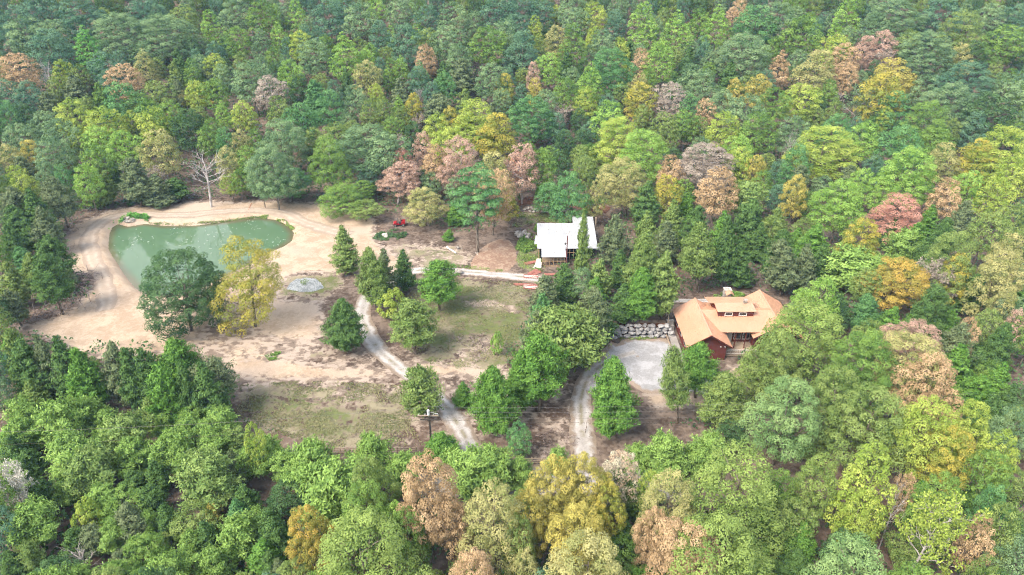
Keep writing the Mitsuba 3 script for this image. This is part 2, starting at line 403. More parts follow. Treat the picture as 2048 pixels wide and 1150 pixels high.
for which, key, text in ((0, 'ground', 'brown leaf littered ground under and between the trees'), (1, 'sandy_clearing', 'pale bare sand graded around the pond'),
                         (2, 'grass_field', 'thin dry grass with bare patches between the driveways')):
    q = quads[belongs == which]
    used, inv = np.unique(q, return_inverse=True)
    q = inv.reshape(-1, 4)
    path = meshkit.write_ply((verts[used], np.vstack([q[:, [0, 1, 2]], q[:, [0, 2, 3]]])), False, uvs[used], None, normals=gn[used])
    scene[key] = {'type': 'ply', 'filename': path, 'face_normals': False, 'bsdf': {'type': 'ref', 'id': 'ground_soil'}}
    labels[key] = {'label': text, 'kind': 'structure'}


def ground_at(x, y):
    return gz(x, y)


def drape(outline, step, lift, edge=.25, seed=0):
    """A sheet over the terrain with a ragged outline; uv.x grows from 0 at its edge to 1 inside."""
    poly = shapely.Polygon(outline).buffer(0)
    ring = poly.exterior.segmentize(step * .8)
    c = np.array(ring.coords)[:-1]
    c = c + (meshkit.fbm(np.stack([c[:, 0] * 1.3, c[:, 1] * 1.3, 0 * c[:, 0] + seed], -1), 3, seed)[:, None] - .5) * 2 * edge * np.stack([np.cos(c[:, 1] * 3), np.sin(c[:, 0] * 3)], -1)
    poly = shapely.Polygon(c).buffer(0)
    if poly.geom_type != 'Polygon':
        poly = max(poly.geoms, key=lambda g: g.area)
    x0, y0, x1, y1 = poly.bounds
    px, py = np.meshgrid(np.arange(x0, x1, step), np.arange(y0, y1, step))
    px, py = px.ravel(), py.ravel()
    keep = shapely.contains_xy(poly.buffer(-step * .4), px, py)
    pts = np.vstack([np.array(poly.exterior.coords)[:-1], np.stack([px[keep], py[keep]], -1)])
    from scipy.spatial import Delaunay
    tri = Delaunay(pts).simplices
    cc = pts[tri].mean(1)
    tri = tri[shapely.contains_xy(poly, cc[:, 0], cc[:, 1])]
    a, b = pts[tri[:, 1]] - pts[tri[:, 0]], pts[tri[:, 2]] - pts[tri[:, 0]]
    flip = a[:, 0] * b[:, 1] - a[:, 1] * b[:, 0] < 0
    tri[flip] = tri[flip][:, ::-1]
    d = shapely.distance(poly.exterior, shapely.points(pts))
    z = terrain(pts[:, 0], pts[:, 1]) + .10 * (fbm(np.stack([pts[:, 0] / 2.2, pts[:, 1] / 2.2, 0 * pts[:, 0]], -1), 3, 31) - .5) * .6
    return np.column_stack([pts, z + lift * np.clip(.3 + d / .5, 0, 1)]), tri, d


def lane(path, width, lift, seed):
    """A ribbon along path; uv.x runs across it from 0 to 1."""
    from scipy.interpolate import splprep, splev
    p = np.array(path, float)
    tck, _ = splprep(p.T, s=0, k=3 if len(p) > 3 else len(p) - 1)
    n = int(np.sum(np.linalg.norm(np.diff(p, axis=0), axis=1)) / .5)
    u = np.linspace(0, 1, n)
    c = np.array(splev(u, tck)).T
    t = np.array(splev(u, tck, der=1)).T
    t /= np.linalg.norm(t, axis=1, keepdims=True)
    side = np.stack([t[:, 1], -t[:, 0]], -1)
    rng = np.random.default_rng(seed)
    m = 11
    s = np.linspace(0, 1, m)
    wl = width / 2 * (1 + .16 * ndimage.gaussian_filter1d(rng.normal(size=n), 1.5) + .10 * ndimage.gaussian_filter1d(rng.normal(size=n), 6) * 3)
    wr = width / 2 * (1 + .16 * ndimage.gaussian_filter1d(rng.normal(size=n), 1.5) + .10 * ndimage.gaussian_filter1d(rng.normal(size=n), 6) * 3)
    off = -wl[:, None] + (wl + wr)[:, None] * s
    xy = c[:, None] + side[:, None] * off[..., None]
    z = terrain(xy[..., 0], xy[..., 1])
    prof = .055 * np.sin(s * np.pi) - .035 * (np.exp(-((s - .27) / .08) ** 2) + np.exp(-((s - .73) / .08) ** 2))
    z = z + lift + prof
    v = np.dstack([xy, z]).reshape(-1, 3)
    i, j = np.meshgrid(np.arange(n - 1), np.arange(m - 1), indexing='ij')
    q = np.stack([i * m + j, i * m + j + 1, (i + 1) * m + j + 1, (i + 1) * m + j], -1).reshape(-1, 4)
    uv = np.stack([np.broadcast_to(s, (n, m)), np.broadcast_to(u[:, None], (n, m))], -1).reshape(-1, 2)
    f = np.vstack([q[:, [0, 1, 2]], q[:, [0, 2, 3]]])
    nrm = np.cross(v[f[0, 1]] - v[f[0, 0]], v[f[0, 2]] - v[f[0, 0]])
    return (v, f if nrm[2] > 0 else f[:, ::-1]), uv


for key, path, width, lift, text in [
    ('sand_track', [(-36.66, 141.54), (-44.41, 145.53), (-50.14, 149.71), (-56.23, 154.38), (-63.89, 155.58), (-71.98, 154.38), (-82.13, 152.6), (-90.81, 153.19), (-95.35, 151.43), (-96.45, 145.53), (-93.7, 137.71), (-88.44, 129.39), (-82.86, 121.81), (-78.33, 114.89), (-75.55, 109.41)], 3.6, 0.03, 'pale wheel track over the sand round the far side of the pond'),
    ('driveway', [(-4.58, 69.94), (-5.66, 72.37), (-7.37, 76.17), (-9.85, 80.93), (-13.22, 85.71), (-17.14, 89.96), (-20.8, 94.22), (-23.71, 98.02), (-26.17, 103.49), (-27.75, 108.53), (-27.67, 113.76), (-24.78, 119.77), (-19.86, 124.33), (-12.71, 124.55), (-6.52, 123.48), (-0.4, 122.23), (6.11, 120.78)], 3.3, 0.05, 'left gravel driveway curving up from the road past the cedars to the shed'),
    ('driveway_001', [(9.76, 69.0), (9.87, 73.37), (10.11, 78.67), (10.92, 84.48), (12.71, 89.3), (16.43, 93.38), (20.79, 95.8)], 3.6, 0.05, 'right gravel driveway running straight up to the gravel lot by the cabin'),
    ('road', [(-14, 66.0), (-6, 66.4), (8, 66.2), (22, 66.0)], 5.5, 0.04, 'narrow road hidden behind the front trees'),
    ('back_path', [(25, 112.6), (29, 112.6), (33, 112.5), (37.5, 112.6)], 1.7, 0.12, 'pale path behind the cabin'),
]:
    m, uv = lane(path, width, lift, len(path))
    structure(key, m, 'track_sand' if key.startswith('sand') else 'driveway_gravel', text, smooth=True, uv=uv)
for key, outline, lift, mat, text in [
    ('gravel_lot', [(13.49, 90.63), (14.88, 95.8), (17.01, 98.02), (20.76, 100.16), (26.64, 99.85), (28.12, 97.72), (28.11, 93.66), (30.37, 89.83), (36.81, 86.97), (36.86, 84.48), (29.06, 84.24), (20.64, 84.73), (18.8, 86.97), (16.01, 88.0), (12.85, 84.48), (11.04, 83.27), (10.64, 85.71), (11.87, 88.91)], 0.07, 'lot_gravel', 'pale grey gravel lot in front of the cabin'),
    ('creek_bank', [(1.38, 161.58), (4.57, 163.83), (10.88, 162.9), (16.99, 160.42), (22.44, 158.9), (24.32, 157.05), (22.63, 153.11), (17.79, 155.47), (10.64, 158.49), (4.47, 159.08), (1.73, 157.84)], 0.08, 'bank_soil', 'dark red earth bank of the ditch behind the shed'),
]:
    v, f, d = drape(outline, .7, lift, .5, len(outline))
    structure(key, (v, f), mat, text, smooth=True, uv=np.stack([np.clip(d / 2.0, 0, 1), d], -1))

# ---------------------------------------------------------------- the pond
xs, ys = np.meshgrid(np.arange(-96, -46, .8), np.arange(113, 156, .8))
wv = np.stack([xs, ys, np.full_like(xs, WATER)], -1).reshape(-1, 3)
wd = pond_distance(wv[:, 0], wv[:, 1])
h, w = xs.shape
ii, jj = np.meshgrid(np.arange(h - 1), np.arange(w - 1), indexing='ij')
q = np.stack([ii * w + jj, ii * w + jj + 1, (ii + 1) * w + jj + 1, (ii + 1) * w + jj], -1).reshape(-1, 4)
q = q[(wd[q] > -1.5).any(1)]
structure('pond_water', (wv, np.vstack([q[:, [0, 1, 2]], q[:, [0, 2, 3]]])), 'murky_water', 'still murky green pond reflecting the sky at its near shore', smooth=False,
          uv=np.stack([np.clip(wd / 10, 0, 1), wd], -1))
rng = np.random.default_rng(4)
flecks = []
for cx, cy, spread, n in [(-83.4, 141.3, 2.0, 14), (-86.7, 143.4, 1.2, 6), (-77.8, 145.3, 1.0, 8), (-70.5, 141.3, 3.0, 24), (-67.9, 138.3, 2.2, 18), (-62.9, 150.5, 0.8, 12), (-60.5, 147.5, 1.0, 14), (-67.7, 145.5, 1.5, 12), (-54.9, 141.3, 2.8, 18), (-52.0, 139.3, 2.2, 18), (-52.9, 136.8, 2, 12), (-81.9, 146.1, 4, 8), (-63.5, 143.4, 4, 18), (-84.8, 135.8, 2.0, 8)]:
    for _ in range(n):
        x, y = cx + rng.normal() * spread, cy + rng.normal() * spread * 1.3
        if pond_distance([x], [y])[0] > 1.0:
            r, k = rng.uniform(.05, .22), rng.integers(5, 8)
            a = np.sort(rng.uniform(0, 2 * np.pi, k))
            rr = r * rng.uniform(.5, 1.2, k)
            st = rng.uniform(.5, 1.8)
            top = np.column_stack([x + np.cos(a) * rr * st, y + np.sin(a) * rr * 1.4, np.full(k, WATER + .035)])
            bot = top - [0, 0, .03]
            flecks.append((np.vstack([top, bot]), [[0, i, i + 1] for i in range(1, k - 1)] + [[i, k + i, (i + 1) % k] for i in range(k)] + [[(i + 1) % k, k + i, k + (i + 1) % k] for i in range(k)]))
fv, ff, at = [], [], 0
for v, f in flecks:
    fv.append(v)
    ff.append(np.array(f) + at)
    at += len(v)
structure('pond_foam', (np.vstack(fv), np.vstack(ff)), 'foam', 'white flecks of foam scattered over the green pond water', kind='stuff')

# ---------------------------------------------------------------- foliage
PAL = {'B': ((0.072, 0.166, 0.108), (0.158, 0.288, 0.18)), 'G': ((0.104, 0.207, 0.055), (0.207, 0.346, 0.091)), 'D': ((0.05, 0.112, 0.049), (0.104, 0.194, 0.084)), 'L': ((0.171, 0.324, 0.073), (0.306, 0.495, 0.13)), 'M': ((0.108, 0.297, 0.073), (0.207, 0.45, 0.122)), 'Y': ((0.22, 0.333, 0.068), (0.396, 0.5, 0.122)), 'U': ((0.225, 0.279, 0.068), (0.477, 0.432, 0.1)), 'O': ((0.13, 0.212, 0.065), (0.252, 0.351, 0.12)), 'K': ((0.234, 0.279, 0.108), (0.441, 0.441, 0.207)), 'T': ((0.351, 0.263, 0.159), (0.567, 0.432, 0.277)), 'P': ((0.344, 0.243, 0.196), (0.54, 0.398, 0.338)), 'X': ((0.486, 0.396, 0.306), (0.62, 0.612, 0.504)), 'R': ((0.392, 0.203, 0.169), (0.608, 0.365, 0.304)), 'Z': ((0.27, 0.279, 0.076), (0.513, 0.387, 0.104)), 'N': ((0.297, 0.297, 0.086), (0.513, 0.472, 0.144)), 'V': ((0.27, 0.236, 0.209), (0.446, 0.405, 0.365)), 'W': ((0.446, 0.446, 0.378), (0.62, 0.62, 0.62)), 'S': ((0.112, 0.207, 0.107), (0.234, 0.36, 0.186)), 'E': ((0.081, 0.207, 0.081), (0.162, 0.333, 0.135)), 'C': ((0.065, 0.14, 0.049), (0.14, 0.252, 0.084)), '2': ((0.104, 0.158, 0.081), (0.216, 0.279, 0.154)), 'g': ((0.083, 0.202, 0.042), (0.18, 0.351, 0.084)), 'l': ((0.126, 0.216, 0.062), (0.252, 0.36, 0.126)), '3': ((0.166, 0.297, 0.081), (0.31, 0.486, 0.143)), '4': ((0.162, 0.27, 0.089), (0.297, 0.423, 0.149)), 'A': ((0.135, 0.256, 0.1), (0.261, 0.4, 0.17)), 'Q': ((0.144, 0.234, 0.068), (0.27, 0.382, 0.117)), 'H': ((0.144, 0.176, 0.081), (0.279, 0.279, 0.166))}


def leaves(P, N, size, aspect, col, rng, up=None):
    """Rhombic leaf faces at P facing N; up: the direction a leaf's long axis follows."""
    n = len(P)
    N = N / (np.linalg.norm(N, axis=1, keepdims=True) + 1e-9)
    t = rng.normal(size=(n, 3)) if up is None else up + rng.normal(size=(n, 3)) * .25
    t = t - (t * N).sum(1, keepdims=True) * N
    t /= np.linalg.norm(t, axis=1, keepdims=True) + 1e-9
    b = np.cross(N, t)
    s = np.broadcast_to(size, (n,))[:, None]
    v = np.stack([P + t * s * aspect, P + b * s * .55 + N * s * .12, P - t * s * aspect, P - b * s * .55 + N * s * .12], 1).reshape(-1, 3)
    k = np.arange(n)[:, None] * 4
    return v, np.vstack([k + [0, 1, 2], k + [0, 2, 3]]), np.repeat(col, 4, axis=0)


def leaf_ply(v, f, c):
    return mikit.ply((v, f), 'leaf', smooth=False, color=np.clip(c, 0.005, .9))


def limb(a, b, r0, r1, rng, n=4, sag=.12, sides=5):
    a, b = np.asarray(a, float), np.asarray(b, float)
    s = np.linspace(0, 1, n)[:, None]
    p = a + (b - a) * s
    p[1:-1] += rng.normal(size=(n - 2, 3)) * sag * np.linalg.norm(b - a) / n
    p[:, 2] += -.10 * np.linalg.norm((b - a)[:2]) * np.sin(s[:, 0] * np.pi)
    return tube(p, np.linspace(r0, r1, n), sides)


def tints(n, pal, rng, spread=.5, leaf=.10):
    """n leaf colours between the palette's two, with leaf to leaf variation."""
    a, b = (np.array(x) for x in PAL[pal])
    t = np.clip(.5 + spread * rng.normal(size=(n, 1)), 0, 1)
    return (a * (1 - t) + b * t), t


def clump_tree(seed, H, R, base, pal, nclump, nleaf, size, pointed=0.0, flat=.95, keep=1.0, limbs=9, trunk_r=.16, rough=.14, cr=(.15, .25)):
    """Crown of leaf clumps round a trunk with limbs: broadleaf trees, poplars, the pine."""
    rng = np.random.default_rng(seed)
    cz0, cz1 = base * H, H
    C, rad = [], []
    k = 0
    lump = rng.uniform(0, 50, 3)
    lobes = []
    if pointed < .6:  # the crown is several big limbs' worth of foliage, each its own dome
        m = int(rng.integers(5, 8))
        spin = rng.uniform(0, 6.28)
        for q in range(m):
            a = spin + q * 2 * math.pi / max(1, m - 1) + rng.normal() * .25
            far = 0.0 if q == m - 1 else rng.uniform(.38, .58)
            rl = R * (rng.uniform(.50, .62) if q == m - 1 else rng.uniform(.36, .54))
            rv = (cz1 - cz0) * rng.uniform(.26, .36)
            top = cz1 - (0 if q == m - 1 else (cz1 - cz0) * rng.uniform(.08, .42) * (1 + .5 * pointed))
            lobes.append((np.array([math.cos(a) * far * R, math.sin(a) * far * R, top - rv]), rl, rv))
        for q in range(3):
            a = spin + q * 2.1 + .6
            lobes.append((np.array([math.cos(a) * .45 * R, math.sin(a) * .45 * R, cz0 + (cz1 - cz0) * rng.uniform(.20, .32)]), R * rng.uniform(.40, .55), (cz1 - cz0) * .22))
    while len(C) < nclump and k < 9000:
        k += 1
        if lobes:
            lc, rl, rv = lobes[rng.integers(0, len(lobes))]
            d = rng.normal(size=3)
            d /= np.linalg.norm(d)
            d[2] = abs(d[2]) if rng.uniform() < .72 else d[2]
            c = lc + d * [rl, rl, rv] * rng.uniform(.45, 1) ** .3
            t = np.clip((c[2] - cz0) / (cz1 - cz0), 0, 1)
            if any((((c - oc) / [orl, orl, orv]) ** 2).sum() < .5 for oc, orl, orv in lobes if oc is not lc):
                continue
        else:
            t = rng.uniform(0, 1) ** .8
            prof = (math.sin(math.pi * (.12 + .88 * t) ** (1.0 - .35 * pointed))) ** (.58 + .40 * pointed) if t < .995 else .05
            a = rng.uniform(0, 2 * np.pi)
            inner = rng.uniform(.22, 1) ** .38
            rr = R * prof * inner * (.80 + .60 * (meshkit.noise(np.array([math.cos(a) * 1.6 + lump[0], math.sin(a) * 1.6 + lump[1], t * 3 + lump[2]])) - .3))
            c = np.array([math.cos(a) * rr, math.sin(a) * rr, cz0 + (cz1 - cz0) * (t * .93 + .02)])
        r = R * rng.uniform(*cr) * (1 - .25 * pointed * t)
        if all(np.linalg.norm(c - o) > .80 * (r + q) for o, q in zip(C, rad)) or (k > 7000 and rng.uniform() < .1):
            C.append(c)
            rad.append(r)
    Ps, Ns, cols = [], [], []
    for c, r in zip(C, rad):
        n = int(nleaf * (r / (R * sum(cr) / 2)) ** 2 * keep)
        d = rng.normal(size=(n, 3))
        d[:, 2] = np.where(d[:, 2] < -.35, -d[:, 2], d[:, 2])
        d /= np.linalg.norm(d, axis=1, keepdims=True)
        bump = 1 + rough * 2 * (meshkit.noise(d * 2.3 + c * 1.7) - .5)
        rr = r * rng.uniform(.80, 1.08, (n, 1)) * bump[:, None]
        P = c + d * rr * [1, 1, flat]
        out = P - [0, 0, cz0 + .35 * (cz1 - cz0)]
        out /= np.linalg.norm(out, axis=1, keepdims=True) + 1e-9
        Ps.append(P)
        Ns.append(d * .85 + out * .15 + [0, 0, .12] + rng.normal(size=(n, 3)) * .19)
        base_c, t = tints(1, pal, rng, .38)
        a, b = (np.array(x) for x in PAL[pal])
        drift = 1.6 * (meshkit.noise(c / (R * .55) + lump) - .5)
        tl = np.clip(t + drift + rng.normal(size=(n, 1)) * .12, 0, 1)
        cols.append((a * (1 - tl) + b * tl) * (1 + .05 * rng.normal(size=(n, 1))))
    P, N, col = np.vstack(Ps), np.vstack(Ns), np.vstack(cols)
    v, f, c = leaves(P, N, size * rng.uniform(.65, 1.25, len(P)), .95, col, rng)
    top = cz0 + .72 * (cz1 - cz0)
    lean = rng.normal(size=2) * .02 * H
    trunk = [tube([[0, 0, -.8], [0, 0, .0], [lean[0] * .3, lean[1] * .3, H * .25], [lean[0], lean[1], top]], np.array([1.5, 1.25, .9, .30]) * trunk_r, 7)]
    order = np.argsort([-np.linalg.norm(c[:2]) - c[2] * .3 for c in C])[:limbs * 2:2] if limbs else []
    for i in order:
        z0 = max(cz0 * .8, C[i][2] - np.linalg.norm(C[i][:2]) * rng.uniform(.5, 1.0))
        z0 = min(z0, top * .95)
        s = (z0) / top
        trunk.append(limb([lean[0] * s, lean[1] * s, z0], C[i], trunk_r * .45, trunk_r * .12, rng, 5))
    return leaf_ply(v, f, c), cat(trunk)


def cedar_tree(seed, H, R, pal, nbranch, nspray, pointed=1.0, lift=.45, bare=.10, length=.30, open_=0.0, trunk_r=.13):
    """A conifer: branches in loose whorls, each clothed in narrow upturned sprays; pale twigs show inside."""
    rng = np.random.default_rng(seed)
    Ps, Us, cols, wood = [], [], [], []
    lump = rng.uniform(0, 50, 3)
    for k in range(nbranch):
        t = 1 - (1 - (k + .5) / nbranch) ** .75
        t = np.clip(t + rng.normal() * .01, 0, .985)
        a = k * 2.39996 + rng.normal() * .3
        if pointed > .5:
            prof = .8 * min(1, (t + .10) / .26) ** .6 * (1 - t) ** (.85 * pointed) + .28 * math.sin(math.pi * min(1.0, (.1 + .9 * t) ** .75)) ** .9
        else:
            prof = max(0.0, math.sin(math.pi * (.18 + .80 * t))) ** .75
        if rng.uniform() < .10:
            continue
        L = R * prof * (.58 + .80 * meshkit.noise(np.array([math.cos(a) * 1.3 + lump[0], math.sin(a) * 1.3 + lump[1], t * 4 + lump[2]]))) * rng.uniform(.72, 1.15)
        L = max(L, .12 * R)
        z = bare * H + (H * .97 - bare * H) * t
        e = lift * (.55 + .9 * t) + rng.normal() * .08
        o = np.array([0, 0, z])
        d0 = np.array([math.cos(a) * math.cos(e), math.sin(a) * math.cos(e), math.sin(e) * .6])
        tip = o + d0 * L + [0, 0, .22 * L * lift]
        n = max(6, int(nspray * (.35 + .65 * L / R) * (1 - open_ * rng.uniform())))
        s = rng.uniform(.22, 1.0, (n, 1)) ** .7
        c = o + (tip - o) * s + np.array([0, 0, 1]) * (.10 * L * (s ** 2 - s))
        w = .26 * L * (1.08 - s) + .10 + .05 * R
        P = c + rng.normal(size=(n, 3)) * w * [.55, .55, .36]
        Ps.append(P)
        Us.append(d0 * .75 + [0, 0, .75] + (P - c) * .7)
        a0, b0 = (np.array(x) for x in PAL[pal])
        tb = np.clip(.5 + .30 * rng.normal(), 0, 1)
        tl = np.clip(tb + rng.normal(size=(n, 1)) * .2 + .15 * (s - .6), 0, 1)
        cols.append((a0 * (1 - tl) + b0 * tl) * (1 + .13 * rng.normal(size=(n, 1))))
        if k % 3 == 0 and L > .3 * R:
            wood.append(tube([o, (o + tip) / 2 - [0, 0, .03 * L], tip], [trunk_r * .28, trunk_r * .18, trunk_r * .06], 3))
    P, Udir, col = np.vstack(Ps), np.vstack(Us), np.vstack(cols)
    N = np.stack([P[:, 0], P[:, 1], 0 * P[:, 0]], 1)
    N /= np.linalg.norm(N, axis=1, keepdims=True) + 1e-6
    N = N * .7 + [0, 0, .55] + rng.normal(size=P.shape) * .45
    v, f, c = leaves(P, N, length * rng.uniform(.6, 1.2, len(P)), 1.0, col, rng, Udir)
    # sprays are narrow
    quad = v.reshape(-1, 4, 3)
    mid = (quad[:, 1] + quad[:, 3]) / 2
    quad[:, 1] = mid + (quad[:, 1] - mid) * .62
    quad[:, 3] = mid + (quad[:, 3] - mid) * .62
    bend = rng.normal(size=2) * .015 * H
    trunk = tube([[0, 0, -.8], [0, 0, 0], [bend[0], bend[1], H * .45], [0, 0, H * .93]], np.array([1.4, 1.2, .75, .15]) * trunk_r, 7)
    return leaf_ply(quad.reshape(-1, 3), f, c), cat([trunk] + wood)


def bare_tree(seed, H, R, pal, leafy=0, low=.35, droop=0.0, leaf=.13, trunk_r=.17):
    """A leafless tree: forked limbs down to twigs, with a few leaves if leafy."""
    rng = np.random.default_rng(seed)
    wood, tips = [], []

    def grow(a, d, L, r, depth):
        n = 4
        p = [a]
        for i in range(n):
            d = d + rng.normal(size=3) * .16 + np.array([0, 0, .06 - droop])
            d /= np.linalg.norm(d)
            p.append(p[-1] + d * L / n)
        wood.append(tube(p, np.linspace(r, r * .55, n + 1), 5 if depth < 2 else 3))
        if depth >= 3:
            tips.extend(p[1:])
            return
        for i in range(3 if depth else 4):
            s = rng.integers(2, n + 1)
            q = d + rng.normal(size=3) * .62
            q[2] = max(q[2], -.1) + .1
            q /= np.linalg.norm(q)
            grow(p[s], q, L * rng.uniform(.55, .8), r * .55, depth + 1)
    z0 = low * H
    bend = rng.normal(size=2) * .03 * H
    wood.append(tube([[0, 0, -.8], [0, 0, 0], [bend[0], bend[1], z0], [bend[0] * 1.6, bend[1] * 1.6, H * .70]], np.array([1.45, 1.2, .9, .45]) * trunk_r, 7))
    for k in range(14):
        a = k * 2.4 + rng.normal() * .3
        z = z0 + (H * .68 - z0) * (k / 13.0)
        e = .35 + .75 * k / 13 + rng.normal() * .12
        d = np.array([math.cos(a) * math.cos(e), math.sin(a) * math.cos(e), math.sin(e)])
        s = (z - z0) / (H * .7 - z0)
        grow(np.array([bend[0] * (1 + .6 * s), bend[1] * (1 + .6 * s), z]), d, R * rng.uniform(.5, .72), trunk_r * .42, 1)
    w = cat(wood)
    hi = np.percentile(w.vertices[:, 2], 99.9)
    rr = np.percentile(np.linalg.norm(w.vertices[:, :2], axis=1), 99)
    scale = np.array([R / rr, R / rr, H / hi])
    w.vertices = np.where(w.vertices[:, 2:] > 0, w.vertices * scale, w.vertices)
    crown = None
    if leafy:
        tp = np.array(tips) * scale
        P = tp[rng.integers(0, len(tp), leafy)] + rng.normal(size=(leafy, 3)) * .05 * R
        col, _ = tints(leafy, pal, rng, .3)
        v, f, c = leaves(P, rng.normal(size=P.shape) + [0, 0, .8], leaf * rng.uniform(.7, 1.25, leafy), .95, col * (1 + .1 * rng.normal(size=(leafy, 1))), rng)
        crown = leaf_ply(v, f, c)
    return crown, w


# model sizes in metres: (height, crown radius); an instance scales them to its own
MODELS = {
    'o0': lambda p: clump_tree(11, 13, 4.5, .22, p, 80, 88, .19),
    'o1': lambda p: clump_tree(12, 13, 4.5, .28, p, 95, 74, .185, flat=.85, cr=(.14, .22)),
    'o2': lambda p: clump_tree(13, 13, 4.5, .18, p, 64, 110, .195, cr=(.17, .28)),
    'o3': lambda p: clump_tree(14, 13, 4.5, .30, p, 85, 82, .19, pointed=.45),
    'O0': lambda p: clump_tree(21, 14, 5.0, .22, p, 135, 165, .125, cr=(.12, .20), limbs=16),
    'O1': lambda p: clump_tree(22, 14, 5.0, .26, p, 160, 140, .122, flat=.85, cr=(.11, .18), limbs=16),
    'O2': lambda p: clump_tree(23, 14, 5.0, .20, p, 120, 185, .125, pointed=.4, cr=(.12, .22), limbs=16),
    'w0': lambda p: clump_tree(25, 14, 5.0, .06, p, 170, 150, .125, cr=(.11, .19), limbs=16),
    'y0': lambda p: clump_tree(26, 14, 5.0, .14, p, 150, 150, .125, pointed=.35, cr=(.13, .22), limbs=18, rough=.3),
    'C2': lambda p: cedar_tree(57, 9, 2.6, p, 150, 120, .62, length=.165, bare=.26, open_=.45),
    'p0': lambda p: clump_tree(31, 18, 4.3, .18, p, 120, 70, .19, pointed=.8, cr=(.14, .24)),
    'p1': lambda p: clump_tree(32, 18, 4.3, .14, p, 135, 64, .19, pointed=.55, cr=(.13, .23)),
    'n0': lambda p: clump_tree(41, 18, 5.0, .40, p, 64, 170, .18, flat=.5, rough=.3, limbs=18, trunk_r=.26, cr=(.16, .28)),
    'c0': lambda p: cedar_tree(51, 9, 2.3, p, 150, 62, .85, length=.21),
    'c1': lambda p: cedar_tree(52, 9, 2.3, p, 130, 66, .65, bare=.16, length=.21),
    'c2': lambda p: cedar_tree(53, 9, 2.3, p, 160, 58, 1.1, bare=.06, length=.21),
    'C0': lambda p: cedar_tree(55, 9, 2.6, p, 230, 115, .75, length=.165, bare=.12),
    'C1': lambda p: cedar_tree(56, 9, 2.6, p, 200, 125, .60, length=.165, bare=.17),
    'f0': lambda p: cedar_tree(61, 8, 3.2, p, 120, 120, .3, lift=.62, bare=.16, length=.23, open_=.5),
    'f1': lambda p: cedar_tree(62, 8, 3.2, p, 105, 130, .3, lift=.75, bare=.20, length=.23, open_=.6),
    'f2': lambda p: cedar_tree(63, 8, 3.2, p, 130, 110, .62, lift=.62, bare=.12, length=.23, open_=.4),
    'b0': lambda p: bare_tree(71, 14, 4.5, p, trunk_r=.17),
    'b1': lambda p: bare_tree(72, 14, 3.4, p, low=.45, trunk_r=.20),
    'b2': lambda p: bare_tree(73, 6, 4.5, p, low=.15, droop=.05, trunk_r=.26),
    'l0': lambda p: bare_tree(81, 12, 4.5, p, leafy=2600, low=.25, leaf=.20),
    'l1': lambda p: bare_tree(82, 12, 4.5, p, leafy=3600, low=.3, leaf=.19),
    's0': lambda p: clump_tree(91, 4, 2.2, .05, p, 30, 80, .15, limbs=4, trunk_r=.06),
    's1': lambda p: clump_tree(92, 4, 2.2, .03, p, 36, 70, .14, limbs=4, trunk_r=.05),
}
SIZES = {'w': (14, 5.0), 'y': (14, 5.0), 'o': (13, 4.5), 'O': (14, 5.0), 'p': (18, 4.3), 'n': (18, 5.0), 'c': (9, 2.3), 'C': (9, 2.6), 'f': (8, 3.2), 'b0': (14, 4.5), 'b1': (14, 3.4), 'b2': (6, 4.5), 'l': (12, 4.5), 's': (4, 2.2)}
PALE_BARK = {'W', 'V', 'P'}
BUILT = {}


def model(name, pal):
    key = f'model_{name}_{pal}'
    if key not in BUILT:
        crown, wood = MODELS[name](pal)
        g = {'type': 'shapegroup'}
        if crown is not None:
            g['crown'] = crown
        g['trunk'] = mikit.ply(wood, 'pale_bark' if pal in PALE_BARK or name[0] in 'bl' else 'bark', smooth=False)
        scene[key] = g
        BUILT[key] = True
    return key


# name, category and group of every kind
KINDS = {'o': ('broadleaf_tree', 'broadleaf tree', ('green broadleaf trees of the wood', 'green broadleaf tree')), 'a': ('autumn_tree', 'autumn tree', ('broadleaf trees turning in autumn colours', 'autumn coloured tree')), 'p': ('pointed_tree', 'pointed tree', ('tall pointed broadleaf trees', 'tall pointed tree')), 'c': ('cedar_tree', 'cedar tree', ('cedars of the clearing and the wood', 'cedar')), 'f': ('feathery_evergreen', 'evergreen tree', ('pale feathery evergreens', 'feathery evergreen')), 'n': ('pine_tree', 'pine tree', ('pines at the clearing edge', 'pine')), 'b': ('bare_tree', 'bare tree', ('leafless trees', 'bare tree')), 'l': ('sparse_tree', 'sparse tree', ('half bare trees with few leaves', 'sparse tree')), 's': ('bush', 'bush', ('bushes and saplings', 'bush')), 'u': ('understory_tree', 'understory tree', ('low trees filling the wood between the taller ones', 'low dark leafy tree in the gaps between the taller trees of the wood'))}
